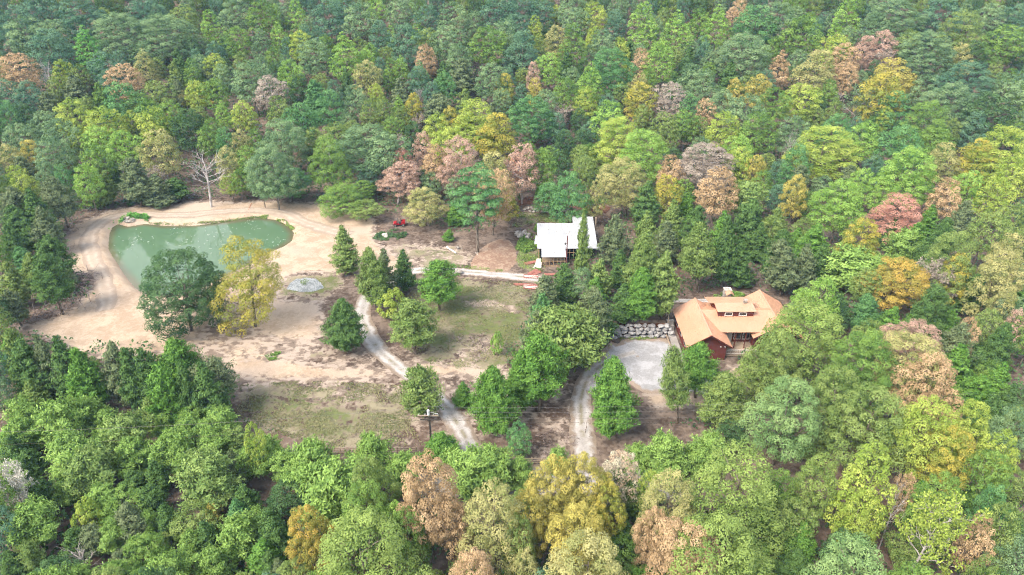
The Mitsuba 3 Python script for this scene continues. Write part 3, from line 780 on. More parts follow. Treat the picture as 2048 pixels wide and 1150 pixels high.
LANDMARKS = ['the pond', 'the red utility vehicle', 'the white shed roof', 'the orange cabin roof', 'the boulder wall', 'the gravel mound', 'the utility pole', 'the left driveway bend', 'the gravel lot', 'the dirt mound', 'the left sand bend', 'the lower left sand corner', 'the ditch behind the shed', 'the big brush heap', 'the lumber stacks', 'the right driveway foot', 'the left fence', 'the upper left corner of the photo', 'the upper right corner of the photo', 'the lower left corner of the photo', 'the lower right corner of the photo', 'the middle of the top edge', 'the middle of the right edge', 'the middle of the bottom edge', 'the left end of the stone wall', 'the bright green columnar tree', 'the golden khaki pointed tree', 'the blue tinged round tree', 'the round light green tree on a leaning trunk', 'the large bare white tree behind the pond', 'the small yellow tree among the pale evergreens', 'the sparse silvery tree at the left margin', 'the low lilac grey dead tree', 'the golden orange tree at the lower edge', 'the very large yellowish olive tree at the lower edge', 'the big orange tan tree in front', 'the pale pinkish sparse tree', 'the blue green young tree between the driveways', 'the huge yellowish olive tree beside the orange roof', 'the round orange gold tree', 'the big yellow green tree on the right slope', 'the tall white snag on the right slope', 'the pink red tree on the right', 'the tall tan tree on the upper right hillside', 'the bright yellow pointed tree near the top', 'the small peach coloured tree', 'the round grey pink tree', 'the khaki gold tree with a pale trunk right of the clearing', 'the slender cedar in front of the white shed roof', 'the broad dense cedar right of the right driveway', 'the airy cedar on the sand above the gravel mound', 'the big dark green leafy tree on the near pond bank', 'the mustard yellow leafy tree on the near pond bank', 'the tall green pine with a bare lower trunk', 'the bright lemon tree above the pinkish grove', 'the big light green pointed tree on the upper hillside']
COLOURS, NOUNS = {'Z': 'mustard', 'X': 'pale pinkish', 'Q': 'yellowish olive', 'A': 'light sage green', 'B': 'blue green', 'G': 'mid green', 'D': 'dark green', 'L': 'light green', 'M': 'fresh green', 'Y': 'yellow', 'U': 'mustard', 'O': 'olive', 'K': 'khaki', 'T': 'tan brown', 'P': 'pinkish', 'R': 'red', 'N': 'golden', 'V': 'grey', 'W': 'white', 'S': 'sage green', 'E': 'emerald green', 'C': 'dark green', '2': 'grey green', 'g': 'bright green', 'l': 'soft green', '3': 'pale green', '4': 'pale grey green'}, {'u': 'low tree', 'o': 'leafy tree', 'p': 'tall pointed tree', 'c': 'cedar', 'f': 'feathery evergreen', 'n': 'pine', 'b': 'bare tree', 'l': 'sparse leafed tree', 's': 'bush'}


def tree_label(kind, pal, code):
    if isinstance(code, str):
        return code
    rank, where, i, size = code
    sig = f"{size}{COLOURS[pal]} {NOUNS['o' if kind == 'a' else kind]}"
    return f"{sig} nearest {where} {LANDMARKS[i]}" if not rank else f"{('', 'second', 'third', 'fourth', 'fifth', 'sixth', 'seventh', 'eighth')[rank]} {sig} {where} {LANDMARKS[i]}"


# one row per tree: (kind, model, palette, x, y, height, crown width, turn, lean east, lean north, label or None)
TREES = [
('o','o2','B',-167.1,248.3,15.2,np.float64(11.3),231,0.0,0,(0,'below',17,'')),
('o','o0','B',-158.9,250.1,17.7,np.float64(15.4),36,0.0,0,(0,'right of',17,'')),
('o','o3','S',-157.2,235.9,16.7,np.float64(13.8),10,0.0,0,(0,'below',17,'')),
('o','o2','B',-164.1,236.5,14.3,np.float64(9.9),298,0.0,0,(1,'below',17,'')),
('o','O1','B',-144.2,245.7,18.0,np.float64(17.2),205,0.0,0,(0,'above',25,'')),
('o','o1','S',-148.6,235.9,15.5,np.float64(11.8),178,0.0,0,(0,'left of',25,'')),
('o','o2','B',-143.7,224.4,17.6,np.float64(15.1),226,0.0,0,(0,'left of',25,'')),
('p','p0','M',-133.2,226.0,19.0,np.float64(9.8),147,0.0,0,'bright green columnar tree'),
('o','O0','S',-126.9,234.9,18.0,np.float64(19.5),338,0.0,0,(0,'right of',25,'large ')),
('p','p0','K',-113.0,219.1,15.3,np.float64(8.1),84,0.0,0,'golden khaki pointed tree'),
('o','O0','S',-112.2,234.6,18.0,np.float64(20.5),321,0.0,0,(0,'above',26,'large ')),
('o','o1','S',-121.0,251.8,13.9,np.float64(9.4),233,0.0,0,(0,'above',26,'')),
('o','o0','B',-124.8,251.0,17.1,np.float64(14.4),194,0.0,0,(0,'above',26,'')),
('o','o1','O',-111.7,251.5,14.8,np.float64(10.8),187,0.0,0,(0,'above',26,'')),
('p','p1','L',-101.1,245.4,16.1,np.float64(8.5),162,0.0,0,(0,'right of',26,'')),
('o','o3','S',-95.7,256.3,16.0,np.float64(12.6),327,0.0,0,(0,'right of',26,'')),
('o','o1','G',-89.6,237.0,14.3,np.float64(9.9),107,0.0,0,(1,'right of',26,'')),
('p','p0','S',-82.4,236.8,15.1,np.float64(7.9),286,0.0,0,'sage green tall pointed tree'),
('a','o1','T',-148.8,213.6,16.3,np.float64(13.1),176,0.0,0,(0,'below',17,'')),
('b','b1','V',-139.8,212.2,15.0,np.float64(4.6),182,0.0,0,(0,'left of',25,'small ')),
('a','o3','Y',-138.4,217.8,12.3,np.float64(6.7),238,0.0,0,(0,'below',25,'small ')),
('c','c2','2',-130.6,209.0,13.0,np.float64(11.3),228,0.0,0,(0,'below',25,'')),
('o','o1','O',-137.0,209.9,11.5,np.float64(5.5),337,0.0,0,(0,'below',25,'small ')),
('o','o0','B',-124.2,217.5,14.5,np.float64(10.2),76,0.0,0,(0,'below',25,'')),
('a','o1','T',-115.2,210.0,15.1,np.float64(11.2),195,0.0,0,(0,'above',27,'')),
('o','o0','B',-121.0,211.0,12.6,np.float64(7.3),189,0.0,0,(0,'above',27,'')),
('c','c0','O',-105.0,220.6,10.8,np.float64(6.9),167,0.0,0,'only small olive cedar in view, near the golden khaki pointed tree'),
('p','p1','G',-98.6,218.6,12.5,np.float64(6.6),216,0.0,0,(0,'right of',26,'')),
('a','o1','Y',-92.4,222.1,12.6,np.float64(7.2),180,0.0,0,(0,'right of',26,'small ')),
('c','c2','2',-95.1,222.0,10.8,np.float64(6.9),174,0.0,0,(1,'right of',26,'small ')),
('a','o1','Y',-93.5,206.0,12.8,np.float64(7.5),9,0.0,0,(0,'right of',26,'')),
('o','o1','G',-87.5,206.1,13.4,np.float64(8.6),160,0.0,0,(0,'right of',26,'')),
('o','o3','S',-78.0,210.1,16.6,np.float64(13.5),244,0.0,0,(0,'above',29,'')),
('b','b2','V',-90.9,237.6,6.6,np.float64(5.1),300,0.0,0,(0,'right of',26,'small ')),
('c','c0','G',-123.0,207.8,11.2,np.float64(7.2),324,0.0,0,'only small mid green cedar in view, near the blue tinged round tree'),
('o','o1','O',-103.8,202.9,14.2,np.float64(9.7),353,0.0,0,(0,'right of',27,'')),
('c','c2','2',-101.3,212.0,10.5,np.float64(6.7),217,0.0,0,(0,'right of',26,'small ')),
('o','o2','E',-110.3,196.2,16.5,np.float64(13.4),123,0.0,0,'blue tinged round tree'),
('l','l1','K',-98.8,210.2,7.0,np.float64(5.4),97,0.0,0,'only small khaki sparse leafed tree in view, near the golden khaki pointed tree'),
('b','b2','V',-86.3,211.0,5.6,np.float64(4.3),264,0.0,0,(0,'above',29,'small ')),
('c','c1','2',-133.8,199.6,12.8,np.float64(8.2),64,0.0,0,(0,'above',28,'')),
('o','o0','B',-139.4,200.9,14.1,np.float64(9.6),24,0.0,0,(0,'above',28,'')),
('o','o0','B',-146.5,203.2,13.6,np.float64(8.8),86,0.0,0,(1,'above',10,'')),
('o','o2','E',-141.6,193.0,12.9,np.float64(7.7),202,0.0,0,(0,'left of',28,'')),
('o','o2','D',-137.5,193.5,11.9,np.float64(6.2),98,0.0,0,'small dark green leafy tree'),
('a','o3','Y',-121.9,190.8,14.9,np.float64(10.9),2,0.0,0,(0,'left of',27,'')),
('o','o1','S',-128.8,187.7,13.3,np.float64(8.3),5,0.0,0,(0,'below',25,'')),
('o','o3','S',-119.4,179.0,15.1,np.float64(11.2),172,0.0,0,(0,'above',28,'')),
('a','o3','Y',-111.1,185.0,15.5,np.float64(11.8),263,0.0,0,(0,'below',27,'')),
('a','o1','Y',-106.9,192.1,11.5,np.float64(5.5),259,0.0,0,(0,'below',27,'small ')),
('a','o3','Y',-98.3,187.7,14.3,np.float64(10.0),32,0.0,0,(0,'right of',27,'')),
('o','o1','G',-95.3,191.7,14.4,np.float64(10.2),224,0.0,0,(1,'above',29,'')),
('o','o0','D',-88.9,187.0,14.1,np.float64(9.6),286,0.0,0,(0,'above',29,'')),
('p','p0','L',-83.8,199.0,11.1,np.float64(5.9),147,0.0,0,(0,'above',29,'')),
('a','o1','Y',-76.2,194.9,12.9,np.float64(7.7),274,0.0,0,(0,'above',29,'')),
('s','s0','N',-94.1,214.6,2.7,np.float64(3.2),67,0.0,0,(0,'above',29,'small ')),
('b','b2','V',-74.9,198.4,6.9,np.float64(5.3),93,0.0,0,(0,'right of',29,'small ')),
('a','o3','Y',-115.8,180.3,12.7,np.float64(7.5),130,0.0,0,(0,'above',28,'')),
('o','o1','L',-109.3,177.9,14.1,np.float64(9.6),335,0.0,0,(0,'above',28,'')),
('o','o3','L',-100.4,173.5,14.2,np.float64(9.7),207,0.0,0,(0,'below',27,'')),
('a','o0','K',-89.9,170.5,15.0,np.float64(11.1),315,0.0,0,(0,'left of',29,'')),
('o','o3','G',-81.8,182.0,12.4,np.float64(6.9),348,0.0,0,(0,'above',29,'')),
('o','o0','E',-77.1,180.8,12.1,np.float64(6.5),168,0.0,0,(0,'above',29,'')),
('a','o0','K',-72.9,180.1,11.9,np.float64(6.2),232,0.0,0,(0,'right of',29,'small ')),
('o','o3','G',-69.2,181.5,11.6,np.float64(5.7),316,0.0,0,'small mid green leafy tree'),
('o','o1','S',-131.4,179.4,13.9,np.float64(9.3),25,0.0,0,(2,'left of',28,'')),
('o','o1','G',-106.2,197.5,13.5,np.float64(8.7),165,0.0,0,(0,'right of',27,'')),
('o','o3','G',-102.8,194.7,12.9,np.float64(7.7),12,0.0,0,(1,'right of',27,'')),
('a','o0','K',-126.4,167.5,12.4,np.float64(6.9),76,0.0,0,(0,'left of',28,'')),
('a','o2','N',-123.8,171.5,12.2,np.float64(6.6),313,0.0,0,(0,'left of',28,'')),
('o','o3','S',-115.7,167.4,14.3,np.float64(9.9),261,0.0,0,(1,'left of',28,'')),
('c','c1','2',-120.4,162.1,11.6,np.float64(7.4),123,0.0,0,(1,'above',10,'')),
('a','o3','Y',-114.4,151.6,12.6,np.float64(6.7),141,0.0,0,(0,'left of',28,'')),
('o','o0','E',-106.5,155.3,11.5,np.float64(5.0),168,0.0,0,'small emerald green leafy tree'),
('o','o3','S',-111.8,157.4,11.7,np.float64(5.3),313,0.0,0,(0,'left of',28,'')),
('o','o3','L',-99.9,153.5,12.2,np.float64(6.9),268,-0.02,0,'round light green tree on a leaning trunk'),
('o','o3','G',-103.0,164.7,13.2,np.float64(7.6),41,0.0,0,(0,'above',28,'')),
('s','s1','N',-111.5,185.5,2.4,np.float64(2.8),145,0.0,0,(0,'right of',28,'small ')),
('c','c0','O',-99.9,158.0,9.4,np.float64(6.7),206,0.205,0,(0,'right of',28,'')),
('c','c1','2',-91.0,157.5,13.0,np.float64(9.1),141,0.0,0,(0,'right of',28,'')),
('l','l0','V',-90.0,164.3,8.2,np.float64(6.3),71,0.0,0,(0,'left of',29,'')),
('c','c2','2',-86.7,158.1,8.5,np.float64(9.8),32,0.028,0,(0,'left of',29,'')),
('c','c1','C',-83.7,161.3,6.3,np.float64(6.9),165,0.021,0,(0,'left of',29,'')),
('b','b0','W',-74.0,157.5,17.0,np.float64(13.8),281,0.025,0,'large bare white tree behind the pond'),
('a','o0','K',-70.8,165.6,12.3,np.float64(6.8),37,0.0,0,(0,'right of',29,'')),
('o','o1','G',-66.1,166.1,12.8,np.float64(7.6),315,0.0,0,(1,'right of',29,'')),
('a','o3','Y',-69.8,161.3,7.0,np.float64(5.4),208,-0.009,0,(0,'right of',29,'')),
('o','o3','S',-60.6,157.1,12.1,np.float64(6.0),309,0.0,0,(0,'right of',29,'')),
('o','o3','G',-66.9,161.6,8.1,np.float64(6.1),349,0.019,0,(0,'right of',29,'')),
('c','c1','2',-108.0,139.4,12.8,np.float64(8.2),257,0.0,0,(1,'left of',10,'')),
('c','c2','C',-102.7,137.7,13.0,np.float64(8.8),164,0.0,0,(0,'left of',28,'')),
('c','C2','2',-101.7,144.2,13.0,np.float64(8.8),89,0.0,0,(0,'left of',28,'')),
('c','c0','2',-98.1,132.2,11.3,np.float64(7.2),32,0.0,0,(0,'left of',10,'')),
('c','c1','C',-105.7,134.8,10.4,np.float64(6.7),7,0.0,0,(2,'left of',28,'')),
('c','c0','C',-103.1,128.3,9.1,np.float64(5.8),324,0.0,0,(2,'left of',13,'')),
('c','c0','C',-102.3,133.2,8.3,np.float64(5.3),173,0.0,0,(1,'left of',10,'')),
('c','c1','C',-88.9,119.3,11.0,np.float64(7.0),219,0.0,0,(0,'left of',10,'')),
('c','c1','E',-97.5,122.2,7.0,np.float64(4.5),343,0.0,0,'only small emerald green cedar in view, near the left sand bend'),
('c','c0','l',-91.9,116.9,8.5,np.float64(5.4),243,0.0,0,(0,'left of',10,'')),
('s','s1','G',-102.4,155.2,4.0,np.float64(4.9),130,0.0,0,(0,'below',28,'')),
('c','C2','C',-82.6,107.9,13.0,np.float64(7.9),278,0.0,0,(0,'left of',13,'')),
('c','c0','O',-91.6,110.6,9.9,np.float64(6.3),145,0.0,0,(0,'above',11,'')),
('c','c0','2',-86.3,115.4,6.9,np.float64(5.9),100,-0.016,0,(0,'left of',13,'')),
('c','c1','2',-87.9,103.9,7.8,np.float64(5.0),51,0.0,0,(0,'above',11,'')),
('c','c1','l',-74.5,85.4,12.0,np.float64(4.4),79,0.0,0,(0,'left of',11,'')),
('c','c0','C',-71.5,83.1,12.0,np.float64(6.6),246,0.0,0,(0,'below',11,'')),
('c','c2','2',-69.3,83.7,12.0,np.float64(5.1),228,0.0,0,(0,'right of',11,'')),
('c','c2','C',-66.1,83.1,12.0,np.float64(6.6),119,0.0,0,(0,'right of',11,'')),
('c','c0','g',-62.0,80.5,12.0,np.float64(6.5),102,0.0,0,(0,'right of',11,'')),
('s','s1','O',-68.2,91.3,2.1,np.float64(2.5),311,0.0,0,(0,'below',13,'small ')),
('c','c0','2',-57.6,82.0,12.0,np.float64(6.1),219,0.0,0,(0,'below',51,'')),
('c','c1','C',-55.0,80.5,12.0,np.float64(5.2),107,0.0,0,(1,'below',13,'')),
('c','c1','C',-52.6,80.3,12.0,np.float64(5.0),47,0.0,0,(0,'below',51,'')),
('c','C1','g',-49.1,82.5,12.0,np.float64(7.6),257,0.0,0,(0,'below',51,'')),
('c','c1','g',-48.8,77.0,12.0,np.float64(5.9),296,0.0,0,(0,'left of',30,'')),
('c','c2','C',-45.7,77.2,12.0,np.float64(4.6),28,0.0,0,(0,'left of',30,'')),
('c','c2','C',-42.9,77.3,12.0,np.float64(6.3),203,0.0,0,(0,'above',30,'')),
('c','C2','2',-45.3,80.7,9.8,np.float64(9.1),71,0.223,0,(0,'above',30,'')),
('s','s1','E',-54.7,80.7,2.9,np.float64(3.4),273,0.0,0,'only emerald green bush in view, near the small yellow tree among the pale evergreens'),
('f','f1','3',-68.9,75.7,6.2,np.float64(6.0),323,0.0,0,(0,'below',11,'')),
('f','f1','3',-61.1,72.7,8.3,np.float64(8.0),34,0.0,0,(1,'below',11,'')),
('f','f1','3',-59.8,75.5,5.9,np.float64(5.7),247,0.0,0,(0,'below',13,'')),
('f','f2','3',-56.4,74.3,5.7,np.float64(5.5),85,0.0,0,(2,'below',13,'')),
('f','f1','4',-51.4,70.6,7.7,np.float64(7.4),58,0.0,0,(0,'left of',30,'')),
('f','f2','3',-48.9,74.9,4.6,np.float64(4.4),98,0.0,0,(0,'right of',11,'')),
('f','f2','3',-44.2,72.7,6.1,np.float64(5.8),264,0.0,0,(3,'left of',30,'')),
('f','f0','3',-40.4,73.7,6.1,np.float64(5.9),358,0.0,0,(0,'left of',30,'')),
('f','f2','3',-66.7,71.5,6.4,np.float64(6.2),1,0.0,0,(0,'above',31,'')),
('c','c0','C',-65.7,68.4,6.5,np.float64(4.8),147,0.0,0,(1,'above',31,'')),
('s','s0','O',-66.2,72.8,1.9,np.float64(2.3),332,0.0,0,(0,'above',31,'small ')),
('f','f0','3',-56.5,66.4,8.2,np.float64(7.9),167,0.0,0,(0,'right of',31,'large ')),
('c','c1','C',-63.0,66.8,5.4,np.float64(4.0),235,0.0,0,(0,'above',31,'')),
('f','f1','4',-53.2,64.0,7.6,np.float64(7.3),231,0.0,0,(0,'right of',31,'')),
('f','f0','3',-54.6,69.5,5.4,np.float64(5.2),127,0.0,0,(1,'right of',31,'')),
('f','f2','3',-49.6,67.5,6.6,np.float64(6.4),4,0.0,0,(3,'above',32,'')),
('f','f1','3',-44.8,68.3,6.7,np.float64(6.4),212,0.0,0,(1,'right of',11,'')),
('f','f2','3',-43.4,67.8,5.4,np.float64(5.2),2,0.0,0,(4,'left of',30,'')),
('f','f1','3',-41.9,71.5,5.5,np.float64(5.3),197,0.0,0,(2,'left of',30,'')),
('f','f0','3',-40.0,69.8,5.5,np.float64(5.3),176,0.0,0,(1,'left of',30,'')),
('a','o3','Y',-32.7,66.4,10.0,np.float64(2.9),192,0.0,0,'small yellow tree among the pale evergreens'),
('s','s1','N',-37.5,72.3,2.4,np.float64(2.8),345,0.0,0,(0,'below',30,'')),
('f','f1','3',-33.5,66.8,6.2,np.float64(5.9),213,0.0,0,(0,'below',30,'')),
('f','f0','4',-37.5,61.8,8.9,np.float64(8.5),12,0.0,0,'large pale grey green feathery evergreen'),
('c','c2','2',-35.8,65.6,6.3,np.float64(4.7),133,0.0,0,(0,'below',30,'')),
('l','l1','W',-58.6,59.2,10.0,np.float64(5.2),141,0.0,0,'sparse silvery tree at the left margin'),
('f','f0','3',-56.1,62.6,4.5,np.float64(4.3),304,0.0,0,(0,'right of',31,'')),
('c','c1','C',-58.0,61.2,5.8,np.float64(4.3),255,0.0,0,(0,'right of',31,'')),
('c','c0','C',-45.6,64.7,5.6,np.float64(4.2),338,0.0,0,(1,'left of',30,'')),
('c','c1','C',-48.0,63.7,4.7,np.float64(3.5),13,0.0,0,(0,'above',32,'small ')),
('c','c1','C',-44.3,60.6,5.4,np.float64(4.0),16,0.0,0,(2,'above',32,'')),
('s','s1','N',-37.6,60.9,5.0,np.float64(2.8),18,0.0,0,(0,'left of',33,'')),
('s','s1','N',-35.9,58.5,4.5,np.float64(2.1),181,0.0,0,(0,'below',30,'small ')),
('c','c0','C',-32.3,59.8,6.5,np.float64(4.2),245,0.0,0,(0,'below',30,'')),
('s','s1','Y',-50.4,57.7,6.0,np.float64(3.5),280,0.0,0,(0,'above',32,'')),
('c','c0','2',-44.8,56.8,6.6,np.float64(4.9),190,0.0,0,(1,'above',32,'')),
('c','c2','C',-40.9,57.4,5.6,np.float64(4.1),287,0.0,0,(1,'right of',32,'')),
('f','f1','3',-43.2,57.2,4.5,np.float64(2.7),194,0.0,0,'only small pale green feathery evergreen in view, near the low lilac grey dead tree'),
('c','c2','E',-32.5,57.7,6.0,np.float64(4.5),133,0.0,0,(0,'left of',33,'')),
('f','f1','3',-55.6,55.7,7.0,np.float64(6.7),237,0.0,0,(0,'below',31,'')),
('c','c1','2',-48.5,54.9,5.1,np.float64(3.8),348,0.0,0,(0,'above',32,'')),
('f','f0','3',-46.5,55.4,4.5,np.float64(4.2),153,0.0,0,(0,'above',32,'')),
('c','c1','C',-50.5,54.5,4.7,np.float64(3.5),87,0.0,0,(0,'above',32,'')),
('c','c2','C',-35.3,54.9,5.6,np.float64(4.2),279,0.0,0,(2,'right of',32,'')),
('f','f0','3',-31.5,54.6,6.2,np.float64(6.0),303,0.0,0,(1,'left of',33,'')),
('f','f0','3',-30.3,57.6,4.5,np.float64(3.7),144,0.0,0,(0,'left of',33,'')),
('b','b2','W',-48.8,52.7,4.5,np.float64(6.5),0,0.0,0,'low lilac grey dead tree'),
('f','f0','3',-42.7,53.4,4.5,np.float64(3.7),293,0.0,0,(0,'right of',32,'')),
('s','s1','Y',-41.6,54.4,2.2,np.float64(2.6),14,0.0,0,(0,'right of',32,'')),
('s','s0','O',-40.5,56.2,2.3,np.float64(2.7),3,0.0,0,'only olive bush in view, near the low lilac grey dead tree'),
('f','f2','3',-37.0,54.3,4.5,np.float64(3.9),239,0.0,0,(3,'right of',32,'')),
('f','f1','4',-54.4,52.6,4.5,np.float64(3.1),272,0.0,0,(0,'above',19,'')),
('c','c0','C',-56.3,52.0,4.4,np.float64(3.3),279,0.0,0,(0,'above',19,'')),
('f','f1','3',-36.7,49.2,6.5,np.float64(6.3),54,0.0,0,(2,'right of',32,'')),
('f','f2','3',-33.1,50.8,5.6,np.float64(5.4),324,0.0,0,(2,'left of',33,'')),
('f','f2','3',-47.5,47.0,7.0,np.float64(6.7),298,0.0,0,(0,'left of',32,'large ')),
('f','f1','3',-46.7,49.4,4.5,np.float64(4.3),120,0.0,0,(0,'below',32,'')),
('c','c2','C',-43.9,49.8,4.8,np.float64(3.6),118,0.0,0,(0,'right of',32,'')),
('c','c1','2',-43.6,51.4,4.6,np.float64(3.4),112,0.0,0,(0,'right of',32,'')),
('f','f1','3',-38.9,47.9,5.7,np.float64(5.5),132,0.0,0,(1,'right of',32,'')),
('s','s0','R',-29.9,53.1,1.5,np.float64(1.6),100,0.0,0,(0,'left of',33,'small ')),
('a','O1','Z',-21.9,51.0,11.8,np.float64(5.5),236,0.0,0,'golden orange tree at the lower edge'),
('f','f1','3',-21.8,60.2,9.0,np.float64(10.8),146,0.0,0,(0,'above',33,'large ')),
('o','O1','O',-16.2,57.3,12.3,np.float64(6.2),219,0.0,0,(0,'below',16,'large ')),
('o','O2','G',-15.9,53.4,12.7,np.float64(6.8),17,0.0,0,(0,'below',16,'large ')),
('o','O2','Q',-14.6,46.3,15.0,np.float64(12.4),122,0.0,0,'very large yellowish olive tree at the lower edge'),
('o','O1','G',-11.0,50.7,11.8,np.float64(5.5),3,0.0,0,(0,'below',35,'large ')),
('o','o1','L',-12.7,53.1,10.5,np.float64(3.6),235,0.0,0,(0,'left of',35,'')),
('a','O1','T',-9.1,53.7,16.0,np.float64(8.3),141,0.0,0,'big orange tan tree in front'),
('a','o1','T',-6.3,52.4,11.1,np.float64(4.5),232,0.0,0,(0,'below',35,'')),
('a','O2','K',-2.0,51.5,14.0,np.float64(8.6),199,0.0,0,(0,'above',23,'large ')),
('a','O0','T',-3.6,45.3,11.9,np.float64(5.7),38,0.0,0,(0,'left of',23,'large ')),
('c','C1','g',-9.4,68.8,6.0,np.float64(5.9),56,0.0,0,(0,'below',6,'')),
('f','f0','3',-4.6,64.2,7.0,np.float64(9.0),33,0.0,0,(0,'right of',35,'large ')),
('f','f0','3',-2.4,65.3,7.0,np.float64(6.6),187,0.0,0,(1,'below',37,'')),
('f','f1','3',-7.6,66.0,5.3,np.float64(5.1),327,0.0,0,(0,'right of',35,'')),
('f','f0','3',-14.0,64.7,6.0,np.float64(5.8),294,0.0,0,(0,'right of',16,'')),
('s','s1','T',-20.8,69.5,2.2,np.float64(2.6),235,0.0,0,(0,'left of',16,'small ')),
('f','f2','3',-18.2,67.0,7.4,np.float64(7.1),268,0.0,0,(0,'left of',16,'')),
('f','f2','3',-25.2,64.8,8.5,np.float64(8.2),308,0.0,0,(0,'right of',30,'large ')),
('f','f0','3',-29.7,66.4,5.3,np.float64(5.1),53,0.0,0,(1,'right of',30,'')),
('f','f1','3',-26.7,64.8,6.0,np.float64(5.8),297,0.0,0,(0,'above',33,'')),
('f','f1','3',-32.6,69.4,5.0,np.float64(4.8),150,0.0,0,(0,'right of',30,'')),
('c','c0','C',-26.7,51.2,5.4,np.float64(3.5),207,0.0,0,(0,'below',33,'')),
('c','c2','2',-25.6,50.5,4.9,np.float64(3.1),39,0.0,0,(0,'below',33,'')),
('c','c1','C',-28.0,55.5,6.8,np.float64(4.3),136,0.0,0,(1,'left of',33,'')),
('c','c1','C',-27.0,53.9,6.7,np.float64(4.3),149,0.0,0,(0,'left of',33,'')),
('a','O1','N',4.7,55.8,14.0,np.float64(7.3),277,0.0,0,(0,'below',37,'large ')),
('a','O1','N',7.7,56.2,14.0,np.float64(7.3),247,0.0,0,(0,'below',15,'large ')),
('a','O1','N',1.9,53.4,11.7,np.float64(5.4),221,0.0,0,(0,'above',23,'')),
('a','O0','N',7.2,50.1,13.0,np.float64(7.1),87,0.0,0,(0,'below',36,'large ')),
('a','O1','U',10.4,55.1,11.6,np.float64(5.2),169,0.0,0,(0,'below',36,'')),
('a','o3','X',12.7,60.1,11.0,np.float64(5.2),232,0.0,0,'pale pinkish sparse tree'),
('a','O2','K',17.4,54.2,13.3,np.float64(7.7),106,0.0,0,(0,'right of',36,'large ')),
('o','O2','Q',24.6,55.2,16.0,np.float64(11.8),241,0.0,0,(0,'right of',36,'large ')),
('o','O0','Q',20.9,46.2,15.0,np.float64(10.6),42,0.0,0,(0,'below',49,'large ')),
('a','O1','T',15.2,51.2,11.4,np.float64(5.0),268,0.0,0,(0,'below',36,'')),
('a','O0','T',17.5,47.1,13.6,np.float64(8.2),299,0.0,0,(0,'below',36,'large ')),
('a','O2','K',7.3,44.9,14.0,np.float64(9.7),342,0.0,0,(0,'right of',23,'large ')),
('c','c0','C',13.0,54.4,6.2,np.float64(3.9),301,0.0,0,(0,'right of',23,'')),
('c','c2','l',15.2,60.3,5.0,np.float64(3.2),80,0.0,0,(0,'below',36,'')),
('a','o1','Y',16.2,58.7,9.8,np.float64(2.6),140,0.0,0,(0,'right of',36,'')),
('a','o0','K',1.3,47.0,10.3,np.float64(3.4),179,0.0,0,(0,'above',23,'')),
('o','o3','O',0.8,50.6,10.8,np.float64(4.1),53,0.0,0,(0,'above',23,'')),
('f','f2','3',19.8,66.7,8.0,np.float64(7.9),111,0.0,0,(0,'right of',36,'large ')),
('f','f0','3',16.5,68.4,4.5,np.float64(4.3),297,0.0,0,(0,'right of',36,'')),
('f','f0','3',24.4,67.9,5.4,np.float64(5.2),111,0.0,0,(0,'right of',49,'')),
('f','f0','3',26.1,68.6,6.3,np.float64(6.0),307,0.0,0,(0,'below',3,'')),
('f','f0','3',6.1,67.6,4.5,np.float64(3.9),95,0.0,0,(0,'left of',15,'')),
('p','p1','E',1.1,70.9,6.4,np.float64(3.7),280,-0.029,0,'blue green young tree between the driveways'),
('f','f2','3',1.0,65.3,5.2,np.float64(5.0),301,0.0,0,(0,'below',37,'')),
('o','O2','A',35.5,69.6,14.0,np.float64(10.6),349,0.0,0,(0,'below',3,'large ')),
('o','O2','O',45.3,67.7,14.0,np.float64(11.4),305,0.0,0,(1,'below',38,'large ')),
('a','O0','Y',51.4,65.9,14.1,np.float64(8.8),126,0.0,0,(0,'below',39,'large ')),
('a','O2','Y',58.3,67.7,12.1,np.float64(5.9),346,0.0,0,(0,'below',22,'')),
('a','O1','U',53.0,62.4,12.6,np.float64(6.6),322,0.0,0,(0,'above',20,'large ')),
('a','o3','Y',59.4,63.0,11.2,np.float64(4.7),344,0.0,0,(0,'above',20,'')),
('o','o1','G',56.2,59.4,11.6,np.float64(5.1),118,0.0,0,(0,'above',20,'')),
('o','o3','S',63.2,67.5,11.4,np.float64(4.9),207,0.0,0,(0,'below',22,'')),
('p','p1','Y',39.6,56.2,16.0,np.float64(6.5),126,0.0,0,'large yellow tall pointed tree'),
('a','o1','Y',38.7,54.3,11.2,np.float64(4.6),28,0.0,0,(0,'left of',20,'')),
('o','O0','Q',36.0,59.0,11.8,np.float64(5.4),102,0.0,0,(0,'below',38,'')),
('b','b0','V',43.5,55.6,12.0,np.float64(4.0),97,0.0,0,'only grey bare tree in view, near the lower right corner of the photo'),
('o','O2','G',47.5,54.9,12.4,np.float64(6.4),169,0.0,0,(0,'above',20,'large ')),
('o','o0','E',53.8,55.2,10.6,np.float64(3.8),151,0.0,0,(0,'above',20,'')),
('l','l1','Y',44.2,51.1,14.0,np.float64(7.7),323,0.0,0,'large yellow sparse leafed tree'),
('a','o3','T',50.0,51.0,10.5,np.float64(3.7),61,0.0,0,(0,'above',20,'')),
('o','o3','O',53.2,52.1,11.1,np.float64(4.5),253,0.0,0,(0,'above',20,'')),
('o','O2','A',33.1,44.7,14.1,np.float64(8.8),245,0.0,0,(0,'left of',20,'large ')),
('o','o3','O',47.7,46.2,10.3,np.float64(3.3),104,0.0,0,(0,'left of',20,'')),
('a','o1','T',46.0,58.2,9.8,np.float64(2.6),87,0.0,0,(0,'left of',20,'')),
('c','c2','C',71.0,77.6,7.7,np.float64(4.9),151,0.0,0,(1,'below',22,'')),
('c','c0','C',66.4,74.9,8.2,np.float64(5.2),275,0.0,0,(0,'below',39,'')),
('o','O2','Q',43.8,85.7,15.0,np.float64(14.6),290,0.0,0,'huge yellowish olive tree beside the orange roof'),
